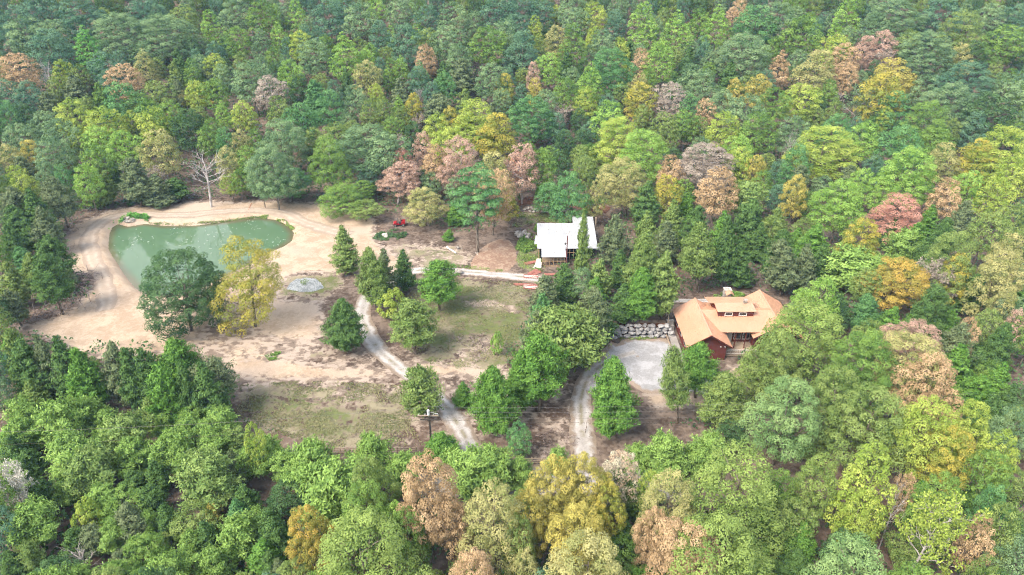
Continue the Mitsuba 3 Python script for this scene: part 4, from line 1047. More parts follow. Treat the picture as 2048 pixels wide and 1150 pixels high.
('o','O2','O',38.2,81.0,13.4,np.float64(7.9),166,0.0,0,(0,'left of',38,'large ')),
('o','O1','G',48.7,78.0,15.3,np.float64(10.6),214,0.0,0,(0,'below',39,'large ')),
('o','O1','O',42.9,72.3,14.0,np.float64(8.7),161,0.0,0,(0,'below',38,'large ')),
('o','o3','L',51.0,98.4,12.7,np.float64(6.9),249,0.0,0,(0,'left of',39,'')),
('o','o1','L',48.3,98.7,10.9,np.float64(4.2),50,0.0,0,(0,'above',38,'')),
('c','C0','E',62.3,101.9,8.1,np.float64(5.9),206,-0.181,0,(0,'left of',39,'')),
('f','f0','3',64.9,115.9,10.0,np.float64(13.8),161,0.0,0,(0,'left of',39,'large ')),
('c','c2','C',59.8,118.6,9.5,np.float64(6.1),0,0.0,0,(0,'left of',39,'')),
('a','O0','Z',68.9,108.4,11.0,np.float64(11.9),213,0.0,0,'round orange gold tree'),
('l','l1','V',76.8,108.2,11.0,np.float64(7.9),161,0.0,0,(0,'right of',39,'')),
('a','o0','U',78.8,108.0,12.1,np.float64(5.9),304,0.0,0,(0,'right of',39,'')),
('c','C2','C',69.0,97.0,12.8,np.float64(6.9),200,0.0,0,(0,'right of',39,'')),
('c','c0','g',63.7,97.7,8.2,np.float64(5.3),137,0.0,0,(0,'below',39,'')),
('c','c0','g',68.3,98.9,7.0,np.float64(4.5),187,0.0,0,(1,'below',39,'')),
('a','O1','P',62.0,87.9,11.0,np.float64(9.7),348,0.0,0,(0,'below',39,'large ')),
('a','O0','K',55.2,78.2,15.3,np.float64(10.6),278,0.0,0,(0,'below',39,'large ')),
('a','O0','T',56.2,74.4,14.4,np.float64(9.2),356,0.0,0,(0,'below',39,'large ')),
('c','C2','2',68.4,88.0,11.3,np.float64(6.1),286,0.0,0,(0,'left of',22,'')),
('a','o3','T',70.8,89.9,10.7,np.float64(3.9),136,0.0,0,(0,'left of',22,'')),
('c','c1','C',82.0,106.3,9.6,np.float64(6.1),114,0.0,0,(0,'left of',22,'')),
('a','O0','K',86.3,107.1,13.9,np.float64(8.5),134,0.0,0,(0,'above',22,'')),
('a','o2','K',82.1,103.2,12.6,np.float64(6.6),51,0.0,0,(1,'left of',22,'')),
('a','o0','K',81.6,98.2,11.2,np.float64(4.6),266,0.0,0,(0,'left of',22,'')),
('o','O2','O',78.8,110.2,15.2,np.float64(10.4),88,0.0,0,(0,'right of',39,'large ')),
('a','o2','K',93.3,116.1,12.3,np.float64(6.2),226,0.0,0,(1,'above',22,'')),
('o','o1','O',74.8,91.7,11.3,np.float64(4.8),348,0.0,0,(0,'left of',22,'')),
('c','C0','C',76.0,89.0,10.6,np.float64(5.7),17,0.0,0,(0,'below',22,'')),
('c','c0','2',81.0,97.9,9.8,np.float64(6.3),299,0.0,0,(0,'below',22,'')),
('a','o2','P',80.1,92.7,10.3,np.float64(3.4),6,0.0,0,(0,'below',22,'small ')),
('c','c2','g',71.3,81.0,8.9,np.float64(5.7),117,0.0,0,(0,'below',22,'')),
('c','c1','g',67.5,79.4,7.8,np.float64(5.0),149,0.0,0,(0,'above',20,'')),
('s','s0','Y',72.7,88.6,1.7,np.float64(1.9),92,0.0,0,'only small yellow bush in view, near the middle of the right edge'),
('a','O2','Y',79.5,170.1,16.0,np.float64(20.2),32,0.0,0,'big yellow green tree on the right slope'),
('o','o2','E',70.3,163.6,13.7,np.float64(8.2),148,0.0,0,(0,'below',41,'')),
('b','b0','W',73.9,176.4,14.7,np.float64(6.5),21,-0.031,0,'tall white snag on the right slope'),
('c','c1','2',68.5,156.0,11.7,np.float64(7.5),63,0.0,0,(0,'left of',40,'')),
('c','c1','2',80.8,157.0,11.3,np.float64(7.3),70,0.0,0,(0,'right of',40,'')),
('o','o1','L',81.7,151.6,12.3,np.float64(6.2),172,0.0,0,(1,'right of',40,'')),
('o','O1','L',89.8,148.3,18.0,np.float64(14.7),283,0.0,0,(0,'above',42,'large ')),
('o','o1','L',84.0,146.1,12.5,np.float64(6.5),91,0.0,0,(0,'above',42,'')),
('a','o0','K',106.5,164.2,13.9,np.float64(8.5),122,0.0,0,(0,'above',42,'')),
('a','O2','Y',119.5,163.2,18.0,np.float64(15.1),333,0.0,0,(0,'right of',42,'large ')),
('a','o2','U',114.6,163.9,14.6,np.float64(9.6),170,0.0,0,(0,'above',22,'')),
('a','o3','Y',116.0,152.5,14.2,np.float64(9.0),78,0.0,0,(0,'below',18,'')),
('o','o1','L',103.7,147.3,13.2,np.float64(7.5),180,0.0,0,(0,'right of',42,'')),
('a','o3','Y',106.4,141.9,13.5,np.float64(7.9),149,0.0,0,(0,'above',22,'')),
('a','o3','T',95.8,142.1,13.1,np.float64(7.3),39,0.0,0,(0,'right of',42,'')),
('c','c0','2',95.9,135.2,11.5,np.float64(7.4),247,0.0,0,(0,'right of',42,'')),
('c','C0','C',84.7,122.9,13.0,np.float64(7.2),33,0.0,0,(0,'right of',42,'')),
('a','O2','R',82.1,135.3,12.0,np.float64(12.2),219,0.0,0,'pink red tree on the right'),
('c','c2','C',80.8,133.3,8.3,np.float64(5.3),82,0.0,0,(0,'below',42,'')),
('c','c1','g',82.7,127.9,9.6,np.float64(6.2),49,0.0,0,(0,'right of',42,'')),
('f','f0','3',79.3,125.1,8.9,np.float64(8.6),20,0.0,0,(0,'below',42,'')),
('o','O1','L',68.4,133.3,16.3,np.float64(12.0),342,0.0,0,(0,'below',40,'large ')),
('a','o0','N',64.0,146.0,12.3,np.float64(6.3),333,0.0,0,(0,'below',40,'')),
('s','s1','T',69.3,151.6,2.9,np.float64(3.4),293,0.0,0,(0,'below',40,'small ')),
('a','O1','U',66.5,118.6,14.2,np.float64(8.9),299,0.0,0,(0,'left of',42,'')),
('c','c0','g',60.1,123.5,11.6,np.float64(7.5),183,0.0,0,(0,'below',40,'')),
('c','C1','C',51.1,117.8,12.7,np.float64(6.8),324,0.0,0,(0,'right of',8,'')),
('f','f1','3',61.6,128.4,6.4,np.float64(6.1),244,0.0,0,(0,'below',40,'')),
('o','o1','O',93.5,123.6,14.0,np.float64(8.7),332,0.0,0,(0,'above',22,'')),
('o','o1','O',104.3,131.8,12.0,np.float64(5.8),87,0.0,0,(1,'above',22,'')),
('c','c2','C',80.8,121.0,9.6,np.float64(6.2),253,0.0,0,(0,'above',39,'')),
('o','O1','S',90.4,250.2,18.0,np.float64(17.5),146,0.0,0,(0,'above',43,'')),
('o','o3','G',96.0,240.0,17.5,np.float64(15.0),305,0.0,0,(0,'above',43,'')),
('p','p1','L',113.6,250.1,18.9,np.float64(9.9),130,0.0,0,(0,'above',41,'')),
('o','O1','S',129.4,249.6,18.0,np.float64(20.1),205,0.0,0,(1,'left of',18,'large ')),
('o','o3','S',122.4,247.8,14.5,np.float64(10.3),154,0.0,0,(1,'right of',43,'')),
('o','o2','B',146.1,250.6,17.8,np.float64(15.5),59,0.0,0,(0,'left of',18,'')),
('o','O2','O',148.0,239.7,18.0,np.float64(16.9),176,0.0,0,(0,'left of',18,'')),
('o','o1','S',162.9,250.2,15.8,np.float64(12.4),289,0.0,0,(0,'left of',18,'')),
('o','o0','B',169.3,247.9,15.8,np.float64(12.3),174,0.0,0,(0,'below',18,'')),
('o','o1','G',157.4,230.5,17.8,np.float64(15.4),292,0.0,0,(0,'below',18,'')),
('o','o3','O',129.9,235.7,14.0,np.float64(9.5),43,0.0,0,(0,'right of',43,'')),
('o','O1','S',130.7,225.6,18.0,np.float64(19.0),261,0.0,0,(0,'left of',18,'large ')),
('a','o2','K',142.6,227.5,13.1,np.float64(8.1),112,0.0,0,(0,'left of',18,'')),
('o','o0','D',148.5,230.0,12.9,np.float64(7.8),53,0.0,0,(0,'below',18,'')),
('a','o2','P',120.8,235.0,14.3,np.float64(9.9),21,0.0,0,(0,'left of',18,'')),
('a','o2','P',115.1,233.7,13.6,np.float64(8.9),277,0.0,0,(0,'right of',43,'')),
('a','o1','Y',104.9,232.3,15.4,np.float64(11.7),105,0.0,0,(0,'right of',43,'')),
('a','o1','T',105.3,227.5,15.1,np.float64(11.2),38,0.0,0,(0,'right of',43,'')),
('l','l0','V',120.8,229.9,11.7,np.float64(9.0),108,0.0,0,(0,'right of',43,'')),
('p','p0','T',83.8,222.2,15.6,np.float64(8.2),77,0.0,0,'tall tan tree on the upper right hillside'),
('o','o1','S',91.3,227.9,12.9,np.float64(7.8),304,0.0,0,(0,'right of',43,'')),
('a','o2','K',94.1,218.5,16.5,np.float64(13.4),296,0.0,0,(0,'right of',43,'')),
('a','o1','T',103.6,218.2,13.3,np.float64(8.4),82,0.0,0,(0,'above',40,'')),
('a','o0','N',114.4,213.2,16.3,np.float64(13.2),109,0.0,0,(0,'above',40,'')),
('a','o0','U',107.3,201.5,16.9,np.float64(14.0),337,0.0,0,(0,'above',40,'')),
('a','o0','N',121.2,213.4,11.5,np.float64(5.5),82,0.0,0,(0,'right of',40,'small ')),
('l','l1','T',123.9,214.6,7.1,np.float64(5.5),324,0.0,0,'small tan brown sparse leafed tree'),
('o','O1','B',133.2,206.2,18.0,np.float64(17.4),32,0.0,0,'large blue green leafy tree'),
('o','O0','S',123.3,194.3,17.7,np.float64(15.2),347,0.0,0,(0,'above',42,'')),
('o','o3','S',122.9,207.7,13.5,np.float64(8.7),304,0.0,0,(0,'right of',40,'')),
('o','o3','S',143.3,203.2,15.8,np.float64(12.3),67,0.0,0,(0,'below',18,'')),
('o','o0','D',131.9,190.1,16.5,np.float64(13.4),45,0.0,0,(0,'above',42,'')),
('a','o1','Y',82.7,199.8,15.7,np.float64(12.2),329,0.0,0,(0,'above',41,'')),
('o','o3','G',75.4,199.4,14.6,np.float64(10.5),142,0.0,0,(0,'above',41,'')),
('b','b1','W',99.1,211.4,8.0,np.float64(6.2),235,0.0,0,(0,'above',40,'')),
('l','l0','S',102.4,205.6,12.6,np.float64(9.7),248,0.0,0,'sage green sparse leafed tree'),
('o','o2','E',109.1,196.8,14.3,np.float64(10.0),199,0.0,0,(0,'right of',43,'')),
('o','O2','G',111.5,183.4,17.5,np.float64(14.9),96,0.0,0,(0,'right of',40,'')),
('a','o1','Y',106.6,195.3,11.1,np.float64(4.9),39,0.0,0,(0,'right of',40,'small ')),
('o','o0','E',87.4,182.6,14.7,np.float64(10.6),307,0.0,0,(0,'above',40,'')),
('o','o3','L',92.9,178.1,14.6,np.float64(10.4),279,0.0,0,(0,'right of',40,'')),
('o','o0','E',99.3,170.5,15.8,np.float64(12.3),347,0.0,0,(0,'above',42,'')),
('o','o2','B',126.9,186.8,13.1,np.float64(8.0),338,0.0,0,(0,'above',42,'')),
('o','o1','G',111.5,175.9,14.0,np.float64(9.5),109,0.0,0,(0,'above',42,'')),
('o','o3','S',75.7,183.2,14.2,np.float64(9.8),188,0.0,0,(0,'above',41,'')),
('o','o2','B',2.8,262.6,16.2,np.float64(12.9),260,0.0,0,(0,'below',21,'')),
('o','o0','B',9.9,264.8,15.6,np.float64(12.0),129,0.0,0,(0,'above',44,'')),
('o','o3','S',21.4,264.0,16.2,np.float64(13.0),235,0.0,0,(0,'right of',21,'')),
('o','o0','B',1.0,251.3,14.0,np.float64(9.4),95,0.0,0,(0,'left of',44,'')),
('a','o1','Y',16.1,267.8,11.6,np.float64(5.8),294,0.0,0,(0,'right of',44,'small ')),
('p','p1','Y',8.0,254.6,12.7,np.float64(6.7),321,0.0,0,'bright yellow pointed tree near the top'),
('o','o1','S',21.9,257.0,14.5,np.float64(10.2),300,0.0,0,(0,'right of',44,'')),
('a','o3','Y',29.1,260.3,14.8,np.float64(10.7),123,0.0,0,(0,'right of',44,'')),
('a','o0','K',15.0,242.6,13.4,np.float64(8.5),71,0.0,0,(0,'right of',44,'')),
('p','p1','G',19.7,232.5,18.0,np.float64(10.4),355,0.0,0,(0,'right of',44,'')),
('a','o3','Y',27.4,246.9,11.7,np.float64(5.8),234,0.0,0,(0,'right of',45,'small ')),
('o','o3','S',29.5,236.9,14.6,np.float64(10.4),85,0.0,0,(0,'right of',45,'')),
('o','o0','B',36.1,256.4,13.7,np.float64(8.9),156,0.0,0,(0,'right of',44,'')),
('p','p1','L',44.6,248.6,19.0,np.float64(11.6),88,0.0,0,(1,'right of',44,'')),
('l','l0','V',42.1,258.4,8.0,np.float64(6.1),127,0.0,0,'only small grey sparse leafed tree in view, near the round grey pink tree'),
('p','p0','L',55.0,243.4,19.0,np.float64(10.9),162,0.0,0,(1,'above',46,'')),
('p','p0','L',69.7,248.5,18.8,np.float64(9.9),199,0.0,0,(1,'above',41,'')),
('o','o3','G',65.6,256.5,14.1,np.float64(9.6),98,0.0,0,(0,'above',46,'')),
('a','o3','T',82.3,267.3,13.0,np.float64(7.9),272,0.0,0,(0,'above',43,'small ')),
('o','o0','E',82.1,247.5,18.0,np.float64(16.4),83,0.0,0,(0,'above',43,'')),
('o','O0','S',73.7,227.5,18.0,np.float64(18.8),124,0.0,0,(0,'right of',46,'large ')),
('a','o3','Y',35.7,237.3,12.3,np.float64(6.8),84,0.0,0,(1,'left of',46,'small ')),
('o','O1','E',29.9,216.9,17.9,np.float64(15.7),203,0.0,0,(0,'left of',46,'')),
('p','p0','L',46.9,226.1,18.0,np.float64(10.8),347,0.0,0,(0,'above',46,'')),
('a','o3','T',41.4,228.6,12.7,np.float64(7.4),84,0.0,0,(0,'above',46,'small ')),
('o','o2','B',3.4,232.2,15.7,np.float64(12.1),335,0.0,0,(0,'below',44,'')),
('a','o2','P',6.7,220.8,11.4,np.float64(5.3),2,0.0,0,'small peach coloured tree'),
('a','o0','N',6.9,210.4,11.7,np.float64(5.9),150,0.0,0,(0,'below',45,'small ')),
('o','o1','L',11.8,222.5,13.5,np.float64(8.7),151,0.0,0,(0,'right of',45,'')),
('p','p0','L',23.4,210.0,17.7,np.float64(9.3),331,0.0,0,(0,'right of',45,'')),
('o','o3','G',15.6,207.4,13.7,np.float64(9.0),240,0.0,0,(0,'right of',45,'')),
('a','o1','Y',36.5,223.9,10.9,np.float64(4.6),150,0.0,0,(0,'left of',46,'small ')),
('a','o0','K',38.4,211.7,12.7,np.float64(7.3),275,0.0,0,(0,'left of',46,'')),
('a','o1','V',46.5,203.4,14.7,np.float64(10.6),117,0.0,0,'round grey pink tree'),
('o','o3','S',55.3,216.2,13.9,np.float64(9.3),72,0.0,0,(0,'right of',46,'')),
('o','o3','S',57.9,211.4,14.4,np.float64(10.1),268,0.0,0,(1,'right of',46,'')),
('c','c1','2',68.9,238.5,9.2,np.float64(5.9),319,0.0,0,(0,'left of',43,'small ')),
('c','c2','C',68.3,221.3,13.0,np.float64(10.3),207,0.0,0,(0,'left of',43,'')),
('s','s1','R',71.7,240.8,3.2,np.float64(3.8),114,0.0,0,(0,'right of',46,'small ')),
('a','o2','N',67.2,211.1,11.7,np.float64(5.9),37,0.0,0,(0,'left of',43,'small ')),
('a','o0','N',73.8,210.1,13.2,np.float64(8.2),211,0.0,0,(0,'below',43,'')),
('o','o1','S',61.1,200.3,14.1,np.float64(9.7),237,0.0,0,(0,'left of',43,'')),
('a','o1','T',55.6,198.9,12.4,np.float64(7.0),359,0.0,0,(0,'right of',46,'')),
('a','o0','U',37.7,203.4,14.5,np.float64(10.3),70,0.0,0,(0,'left of',46,'')),
('a','o3','Y',21.6,204.4,12.8,np.float64(7.5),266,0.0,0,(0,'right of',45,'')),
('o','o3','L',27.4,191.6,15.1,np.float64(11.2),59,0.0,0,(0,'left of',46,'')),
('o','o1','S',9.6,203.0,12.7,np.float64(7.5),339,0.0,0,(0,'below',45,'')),
('o','O1','E',5.4,191.9,16.0,np.float64(15.5),285,0.0,0,(0,'below',45,'')),
('l','l0','V',14.1,202.8,8.7,np.float64(6.7),250,0.0,0,(0,'below',45,'')),
('o','o1','O',42.1,190.4,12.8,np.float64(7.6),323,0.0,0,(0,'below',46,'')),
('o','o1','G',47.9,190.6,13.2,np.float64(8.1),280,0.0,0,(0,'below',46,'')),
('a','o3','Y',57.7,186.2,14.3,np.float64(10.0),213,0.0,0,(0,'right of',46,'')),
('o','o0','E',52.0,200.3,12.5,np.float64(7.0),44,0.0,0,(0,'right of',46,'')),
('o','o3','S',66.2,193.4,15.5,np.float64(11.9),331,0.0,0,(0,'left of',41,'')),
('o','o3','G',66.2,183.4,15.2,np.float64(11.4),214,0.0,0,(0,'left of',41,'')),
('o','o1','L',59.0,173.0,13.2,np.float64(8.2),92,0.0,0,(0,'left of',41,'')),
('l','l0','V',40.0,203.6,7.8,np.float64(6.0),350,0.0,0,(0,'left of',46,'')),
('a','O2','Y',28.2,178.3,16.0,np.float64(15.2),90,0.0,0,(0,'left of',46,'large ')),
('o','O0','L',32.3,166.7,16.6,np.float64(13.5),285,0.0,0,(0,'below',46,'')),
('a','O0','K',27.4,152.3,14.2,np.float64(12.6),76,-0.114,0,'khaki gold tree with a pale trunk right of the clearing'),
('a','o0','K',19.1,145.6,11.3,np.float64(4.8),280,0.0,0,(0,'above',48,'small ')),
('a','O1','V',47.5,163.1,14.0,np.float64(17.0),97,0.0,0,'only large grey leafy tree in view, near the round grey pink tree'),
('a','o3','T',45.6,144.5,14.8,np.float64(9.8),234,0.0,0,(0,'left of',41,'')),
('a','o3','T',38.4,159.2,12.6,np.float64(6.7),103,0.0,0,(0,'below',46,'')),
('o','o1','G',7.4,161.3,13.6,np.float64(8.1),125,0.0,0,(0,'above',12,'')),
('o','o1','O',17.8,160.3,11.9,np.float64(5.7),163,0.0,0,(0,'above',12,'')),
('o','o2','E',12.7,143.5,13.9,np.float64(8.6),141,0.0,0,(0,'above',12,'')),
('o','o2','E',8.9,152.4,8.0,np.float64(7.9),157,0.0,0,(0,'left of',12,'')),
('a','o1','Y',56.5,164.3,13.2,np.float64(7.6),185,0.0,0,(0,'left of',41,'')),
('a','o0','N',59.5,161.3,11.8,np.float64(5.4),230,0.0,0,(0,'left of',41,'')),
('a','o0','U',34.5,144.3,13.1,np.float64(7.4),84,0.0,0,(0,'right of',48,'')),
('c','c0','C',30.1,142.7,13.0,np.float64(8.3),156,0.0,0,(0,'right of',48,'')),
('c','c2','l',27.9,130.3,11.2,np.float64(7.2),286,0.0,0,(0,'right of',48,'')),
('c','c2','l',34.2,135.1,11.5,np.float64(7.4),172,0.0,0,(0,'below',46,'')),
('c','c0','2',31.4,127.2,10.4,np.float64(6.6),74,0.0,0,(0,'above',4,'')),
('c','c0','C',38.3,130.9,12.2,np.float64(7.8),99,0.0,0,(0,'left of',41,'')),
('c','C2','l',36.0,115.8,15.2,np.float64(7.5),338,-0.107,0,(0,'below',41,'')),
('c','c2','g',42.9,128.1,12.0,np.float64(7.7),119,0.0,0,(0,'above',3,'')),
('c','c1','C',49.7,132.4,13.0,np.float64(8.5),226,0.0,0,(0,'below',41,'')),
('f','f1','4',54.1,148.4,10.0,np.float64(11.3),79,0.0,0,(0,'below',41,'')),
('c','c0','2',20.9,126.6,12.1,np.float64(7.7),277,-0.015,0,(0,'right of',48,'')),
('c','c2','l',13.9,120.5,15.4,np.float64(4.0),276,-0.016,0,'slender cedar in front of the white shed roof'),
('c','c2','C',51.1,129.0,9.1,np.float64(5.8),298,0.0,0,(1,'above',3,'')),
('c','c2','l',26.4,121.2,9.6,np.float64(6.2),329,0.0,0,(2,'right of',48,'')),
('c','C0','l',23.5,110.7,13.0,np.float64(7.1),69,0.0,0,(1,'right of',48,'')),
('c','c0','l',26.4,103.6,13.6,np.float64(6.5),185,-0.025,0,(0,'above',3,'')),
('c','C0','g',22.3,102.3,10.8,np.float64(7.2),86,-0.015,0,(0,'above',4,'')),
('c','c2','C',20.2,114.5,8.3,np.float64(5.3),262,0.0,0,(0,'below',48,'')),
('c','c0','l',15.8,108.8,9.2,np.float64(5.9),172,0.0,0,(0,'right of',2,'')),
('c','c0','C',9.4,108.9,10.3,np.float64(6.6),252,0.0,0,(0,'right of',14,'')),
('o','o3','S',12.6,108.6,8.0,np.float64(5.0),260,0.0,0,(0,'below',2,'')),
('c','c1','2',5.7,104.0,10.6,np.float64(6.8),82,0.0,0,(0,'right of',14,'')),
('c','c0','E',5.1,100.4,9.2,np.float64(5.9),302,0.0,0,(0,'below',14,'')),
('c','c0','g',14.9,105.9,7.3,np.float64(4.7),141,0.0,0,(0,'above',24,'')),
('c','C1','2',13.3,96.0,12.7,np.float64(6.8),134,0.0,0,(0,'above',24,'')),
('f','f0','l',8.4,90.2,12.4,np.float64(13.9),221,-0.021,0,'large soft green feathery evergreen'),
('c','c0','2',4.0,93.2,10.2,np.float64(6.6),25,0.0,0,(0,'below',14,'')),
('c','C2','g',4.1,80.7,14.6,np.float64(9.1),221,-0.026,0,(0,'below',14,'large ')),
('c','C0','g',14.2,75.7,13.7,np.float64(7.6),278,-0.035,0,'broad dense cedar right of the right driveway'),
('c','C2','l',24.4,78.1,13.9,np.float64(5.2),72,-0.168,0,(0,'right of',8,'')),
('c','C2','g',28.2,83.8,10.3,np.float64(7.7),311,-0.064,0,(0,'below',3,'large ')),
('c','C0','O',30.7,77.4,9.8,np.float64(7.6),201,-0.096,0,'only large olive cedar in view, near the orange cabin roof'),
('c','c1','2',51.6,114.5,12.4,np.float64(7.1),124,-0.155,0,(0,'above',3,'')),
('c','c2','2',56.5,115.8,10.8,np.float64(6.4),21,-0.129,0,(0,'above',38,'')),
('c','c0','C',41.2,117.8,16.0,np.float64(6.3),52,-0.067,0,(1,'left of',40,'')),
('c','c2','C',44.6,117.8,10.8,np.float64(6.5),62,-0.118,0,(0,'above',3,'')),
('c','c2','l',-33.4,123.8,10.7,np.float64(7.3),149,-0.009,0,'airy cedar on the sand above the gravel mound'),
('c','C1','l',-25.1,109.0,13.4,np.float64(6.1),152,-0.012,0,(0,'right of',50,'')),
('c','c2','2',-24.9,113.0,11.1,np.float64(6.4),187,0.132,0,(0,'below',1,'')),
('c','c2','C',-20.9,116.7,8.9,np.float64(5.9),108,0.022,0,(0,'below',1,'')),
('c','C2','g',-13.4,109.0,11.0,np.float64(9.1),264,0.03,0,(0,'left of',9,'large ')),
('s','s1','Y',-21.4,105.9,6.5,np.float64(5.5),232,0.036,0,(0,'above',7,'')),
('c','C2','l',-16.3,95.4,11.1,np.float64(9.1),235,-0.008,0,'only large soft green cedar in view, near the left driveway bend'),
('c','C0','C',-27.8,95.8,10.8,np.float64(7.3),150,0.023,0,(0,'right of',5,'')),
('s','s1','L',-2.3,94.8,4.9,np.float64(2.3),235,-0.032,0,'only small light green bush in view, near the lumber stacks'),
('f','f0','l',-12.9,79.1,9.3,np.float64(7.0),221,-0.03,0,'only soft green feathery evergreen in view, near the utility pole'),
('c','C0','g',-2.8,75.8,12.0,np.float64(6.9),335,0.011,0,(0,'above',37,'large ')),
('c','c2','g',-7.3,81.9,4.6,np.float64(3.9),125,-0.008,0,(0,'above',6,'')),
('o','w0','D',-56.8,102.4,15.7,np.float64(15.0),83,0.059,0,'big dark green leafy tree on the near pond bank'),
('o','o2','D',-56.5,106.5,9.4,np.float64(6.7),338,0.318,0,(0,'below',0,'')),
('a','y0','U',-45.9,103.8,17.2,np.float64(12.2),93,0.044,0,'mustard yellow leafy tree on the near pond bank'),
('o','o0','E',-58.9,189.2,14.9,np.float64(10.9),245,0.0,0,(0,'above',50,'')),
('o','O0','S',-60.3,175.7,16.5,np.float64(13.4),255,0.0,0,(1,'above',50,'')),
('o','O0','S',-56.8,155.7,16.1,np.float64(11.7),42,0.0,0,(1,'right of',29,'')),
('o','O1','E',-55.1,161.2,8.2,np.float64(12.4),95,0.055,0,(0,'above',52,'')),
('o','o3','O',-46.8,178.5,14.6,np.float64(10.4),277,0.0,0,(0,'below',55,'')),
('o','O2','G',-44.7,162.0,15.9,np.float64(11.5),255,0.0,0,(0,'below',55,'')),
('o','O1','S',-37.4,172.0,16.0,np.float64(19.3),77,0.0,0,(0,'above',1,'large ')),
('o','o1','S',-32.0,167.7,15.7,np.float64(12.1),312,0.0,0,(0,'above',1,'')),
('l','l0','V',-31.2,188.4,7.4,np.float64(5.7),295,0.0,0,(0,'above',1,'')),
('a','o2','P',-23.5,177.4,12.3,np.float64(6.7),37,0.0,0,(0,'left of',54,'')),
('a','o3','R',-27.6,166.0,11.8,np.float64(6.1),248,0.0,0,'only red leafy tree in view, near the red utility vehicle'),
('a','O1','P',-28.4,159.5,10.7,np.float64(12.5),338,0.243,0,(0,'above',1,'large ')),
('a','O2','K',-19.3,146.3,9.1,np.float64(10.5),89,-0.112,0,(0,'above',1,'')),
('a','o3','T',-19.1,164.5,13.2,np.float64(7.6),251,0.0,0,(0,'left of',53,'')),
('a','O2','P',-12.7,160.9,16.1,np.float64(11.8),289,0.0,0,(0,'above',53,'')),
('b','b2','V',-10.8,184.6,6.6,np.float64(5.0),56,0.0,0,(0,'below',54,'small ')),
('a','o2','K',-4.5,154.0,14.7,np.float64(9.7),305,0.0,0,(0,'above',53,'')),
('a','o1','T',-4.4,141.4,15.7,np.float64(8.8),149,0.115,0,(0,'right of',53,'')),
('a','o0','P',2.5,159.1,14.9,np.float64(10.0),289,0.0,0,(0,'right of',53,'')),
('a','o1','R',1.4,165.4,11.3,np.float64(5.2),338,0.0,0,'small red leafy tree'),
('n','n0','E',-7.4,132.7,19.7,np.float64(11.3),283,0.008,0,'tall green pine with a bare lower trunk'),
('o','O2','G',-41.1,152.6,7.5,np.float64(11.6),157,0.185,0,(0,'above',50,'')),
('o','o3','O',-34.4,149.1,5.1,np.float64(8.3),102,0.131,0,(0,'left of',1,'')),
('a','o3','Y',-20.5,185.8,13.8,np.float64(9.1),320,0.0,0,(0,'left of',54,'')),
('a','O2','Y',-10.1,189.2,16.0,np.float64(14.7),259,0.0,0,'bright lemon tree above the pinkish grove'),
('a','o1','Y',-15.1,172.7,15.4,np.float64(11.7),182,0.0,0,(0,'above',53,'')),
('a','o2','U',-4.1,182.5,15.2,np.float64(11.4),298,0.0,0,(0,'right of',54,'')),
('p','p1','L',-76.1,259.5,15.2,np.float64(8.0),336,0.0,0,(1,'left of',54,'')),
('o','o1','S',-81.9,261.7,13.5,np.float64(8.6),337,0.0,0,(2,'right of',26,'')),
('o','o2','B',-63.8,257.0,16.3,np.float64(13.1),216,0.0,0,(0,'above',55,'')),
('o','o0','B',-59.8,267.1,14.9,np.float64(11.0),84,0.0,0,(1,'above',55,'')),
('o','o3','S',-52.0,253.7,16.6,np.float64(13.6),341,0.0,0,(0,'above',55,'')),
('o','o3','L',-50.1,272.2,13.1,np.float64(8.1),123,0.0,0,(0,'left of',21,'small ')),
('o','o1','S',-40.0,262.0,15.5,np.float64(11.9),316,0.0,0,(4,'left of',21,'')),
('o','o0','B',-29.6,256.6,14.5,np.float64(10.2),285,0.0,0,(0,'left of',45,'')),
('p','p1','E',-37.6,265.1,9.1,np.float64(4.8),46,0.0,0,(0,'left of',21,'small ')),
('p','p0','L',-32.9,255.9,10.8,np.float64(5.7),191,0.0,0,(0,'left of',21,'small ')),
('o','o3','S',-20.5,255.0,16.3,np.float64(13.0),138,0.0,0,(1,'left of',21,'')),
('o','o3','S',-13.2,255.3,13.6,np.float64(8.9),268,0.0,0,(0,'left of',21,'')),
('o','o0','B',-5.0,258.9,17.4,np.float64(14.9),218,0.0,0,(0,'left of',21,'')),
('o','o3','S',-2.3,242.6,15.7,np.float64(12.1),285,0.0,0,(0,'left of',44,'')),
('p','p0','L',-77.5,241.1,14.4,np.float64(7.6),189,0.0,0,(0,'left of',14,'')),
('a','o1','Y',-69.5,237.6,13.3,np.float64(8.4),94,0.0,0,(0,'left of',55,'')),
('o','o1','S',-62.7,227.4,15.1,np.float64(11.2),99,0.0,0,(3,'right of',29,'')),
('p','p0','L',-52.3,224.1,19.0,np.float64(10.7),261,0.0,0,'big light green pointed tree on the upper hillside'),
('l','l1','P',-58.9,266.3,6.3,np.float64(4.8),301,0.0,0,'small pinkish sparse leafed tree'),
('o','o2','B',-44.5,244.9,13.4,np.float64(8.6),201,0.0,0,(0,'left of',54,'')),
('p','p1','L',-42.4,254.0,9.0,np.float64(4.6),251,0.0,0,(1,'above',54,'small ')),
('o','o2','B',-34.5,235.6,15.5,np.float64(11.8),50,0.0,0,(0,'above',1,'')),
('o','o1','O',-27.6,238.4,13.7,np.float64(9.0),210,0.0,0,(0,'right of',55,'')),
('o','o1','S',-21.7,236.1,15.5,np.float64(11.9),328,0.0,0,(2,'above',54,'')),
('o','o3','G',-7.9,233.9,16.4,np.float64(13.3),194,0.0,0,(0,'below',21,'')),
('o','o3','S',-17.2,226.9,13.9,np.float64(9.2),233,0.0,0,(1,'above',54,'')),
('a','o3','T',-27.9,228.6,12.7,np.float64(7.4),239,0.0,0,(0,'above',54,'small ')),
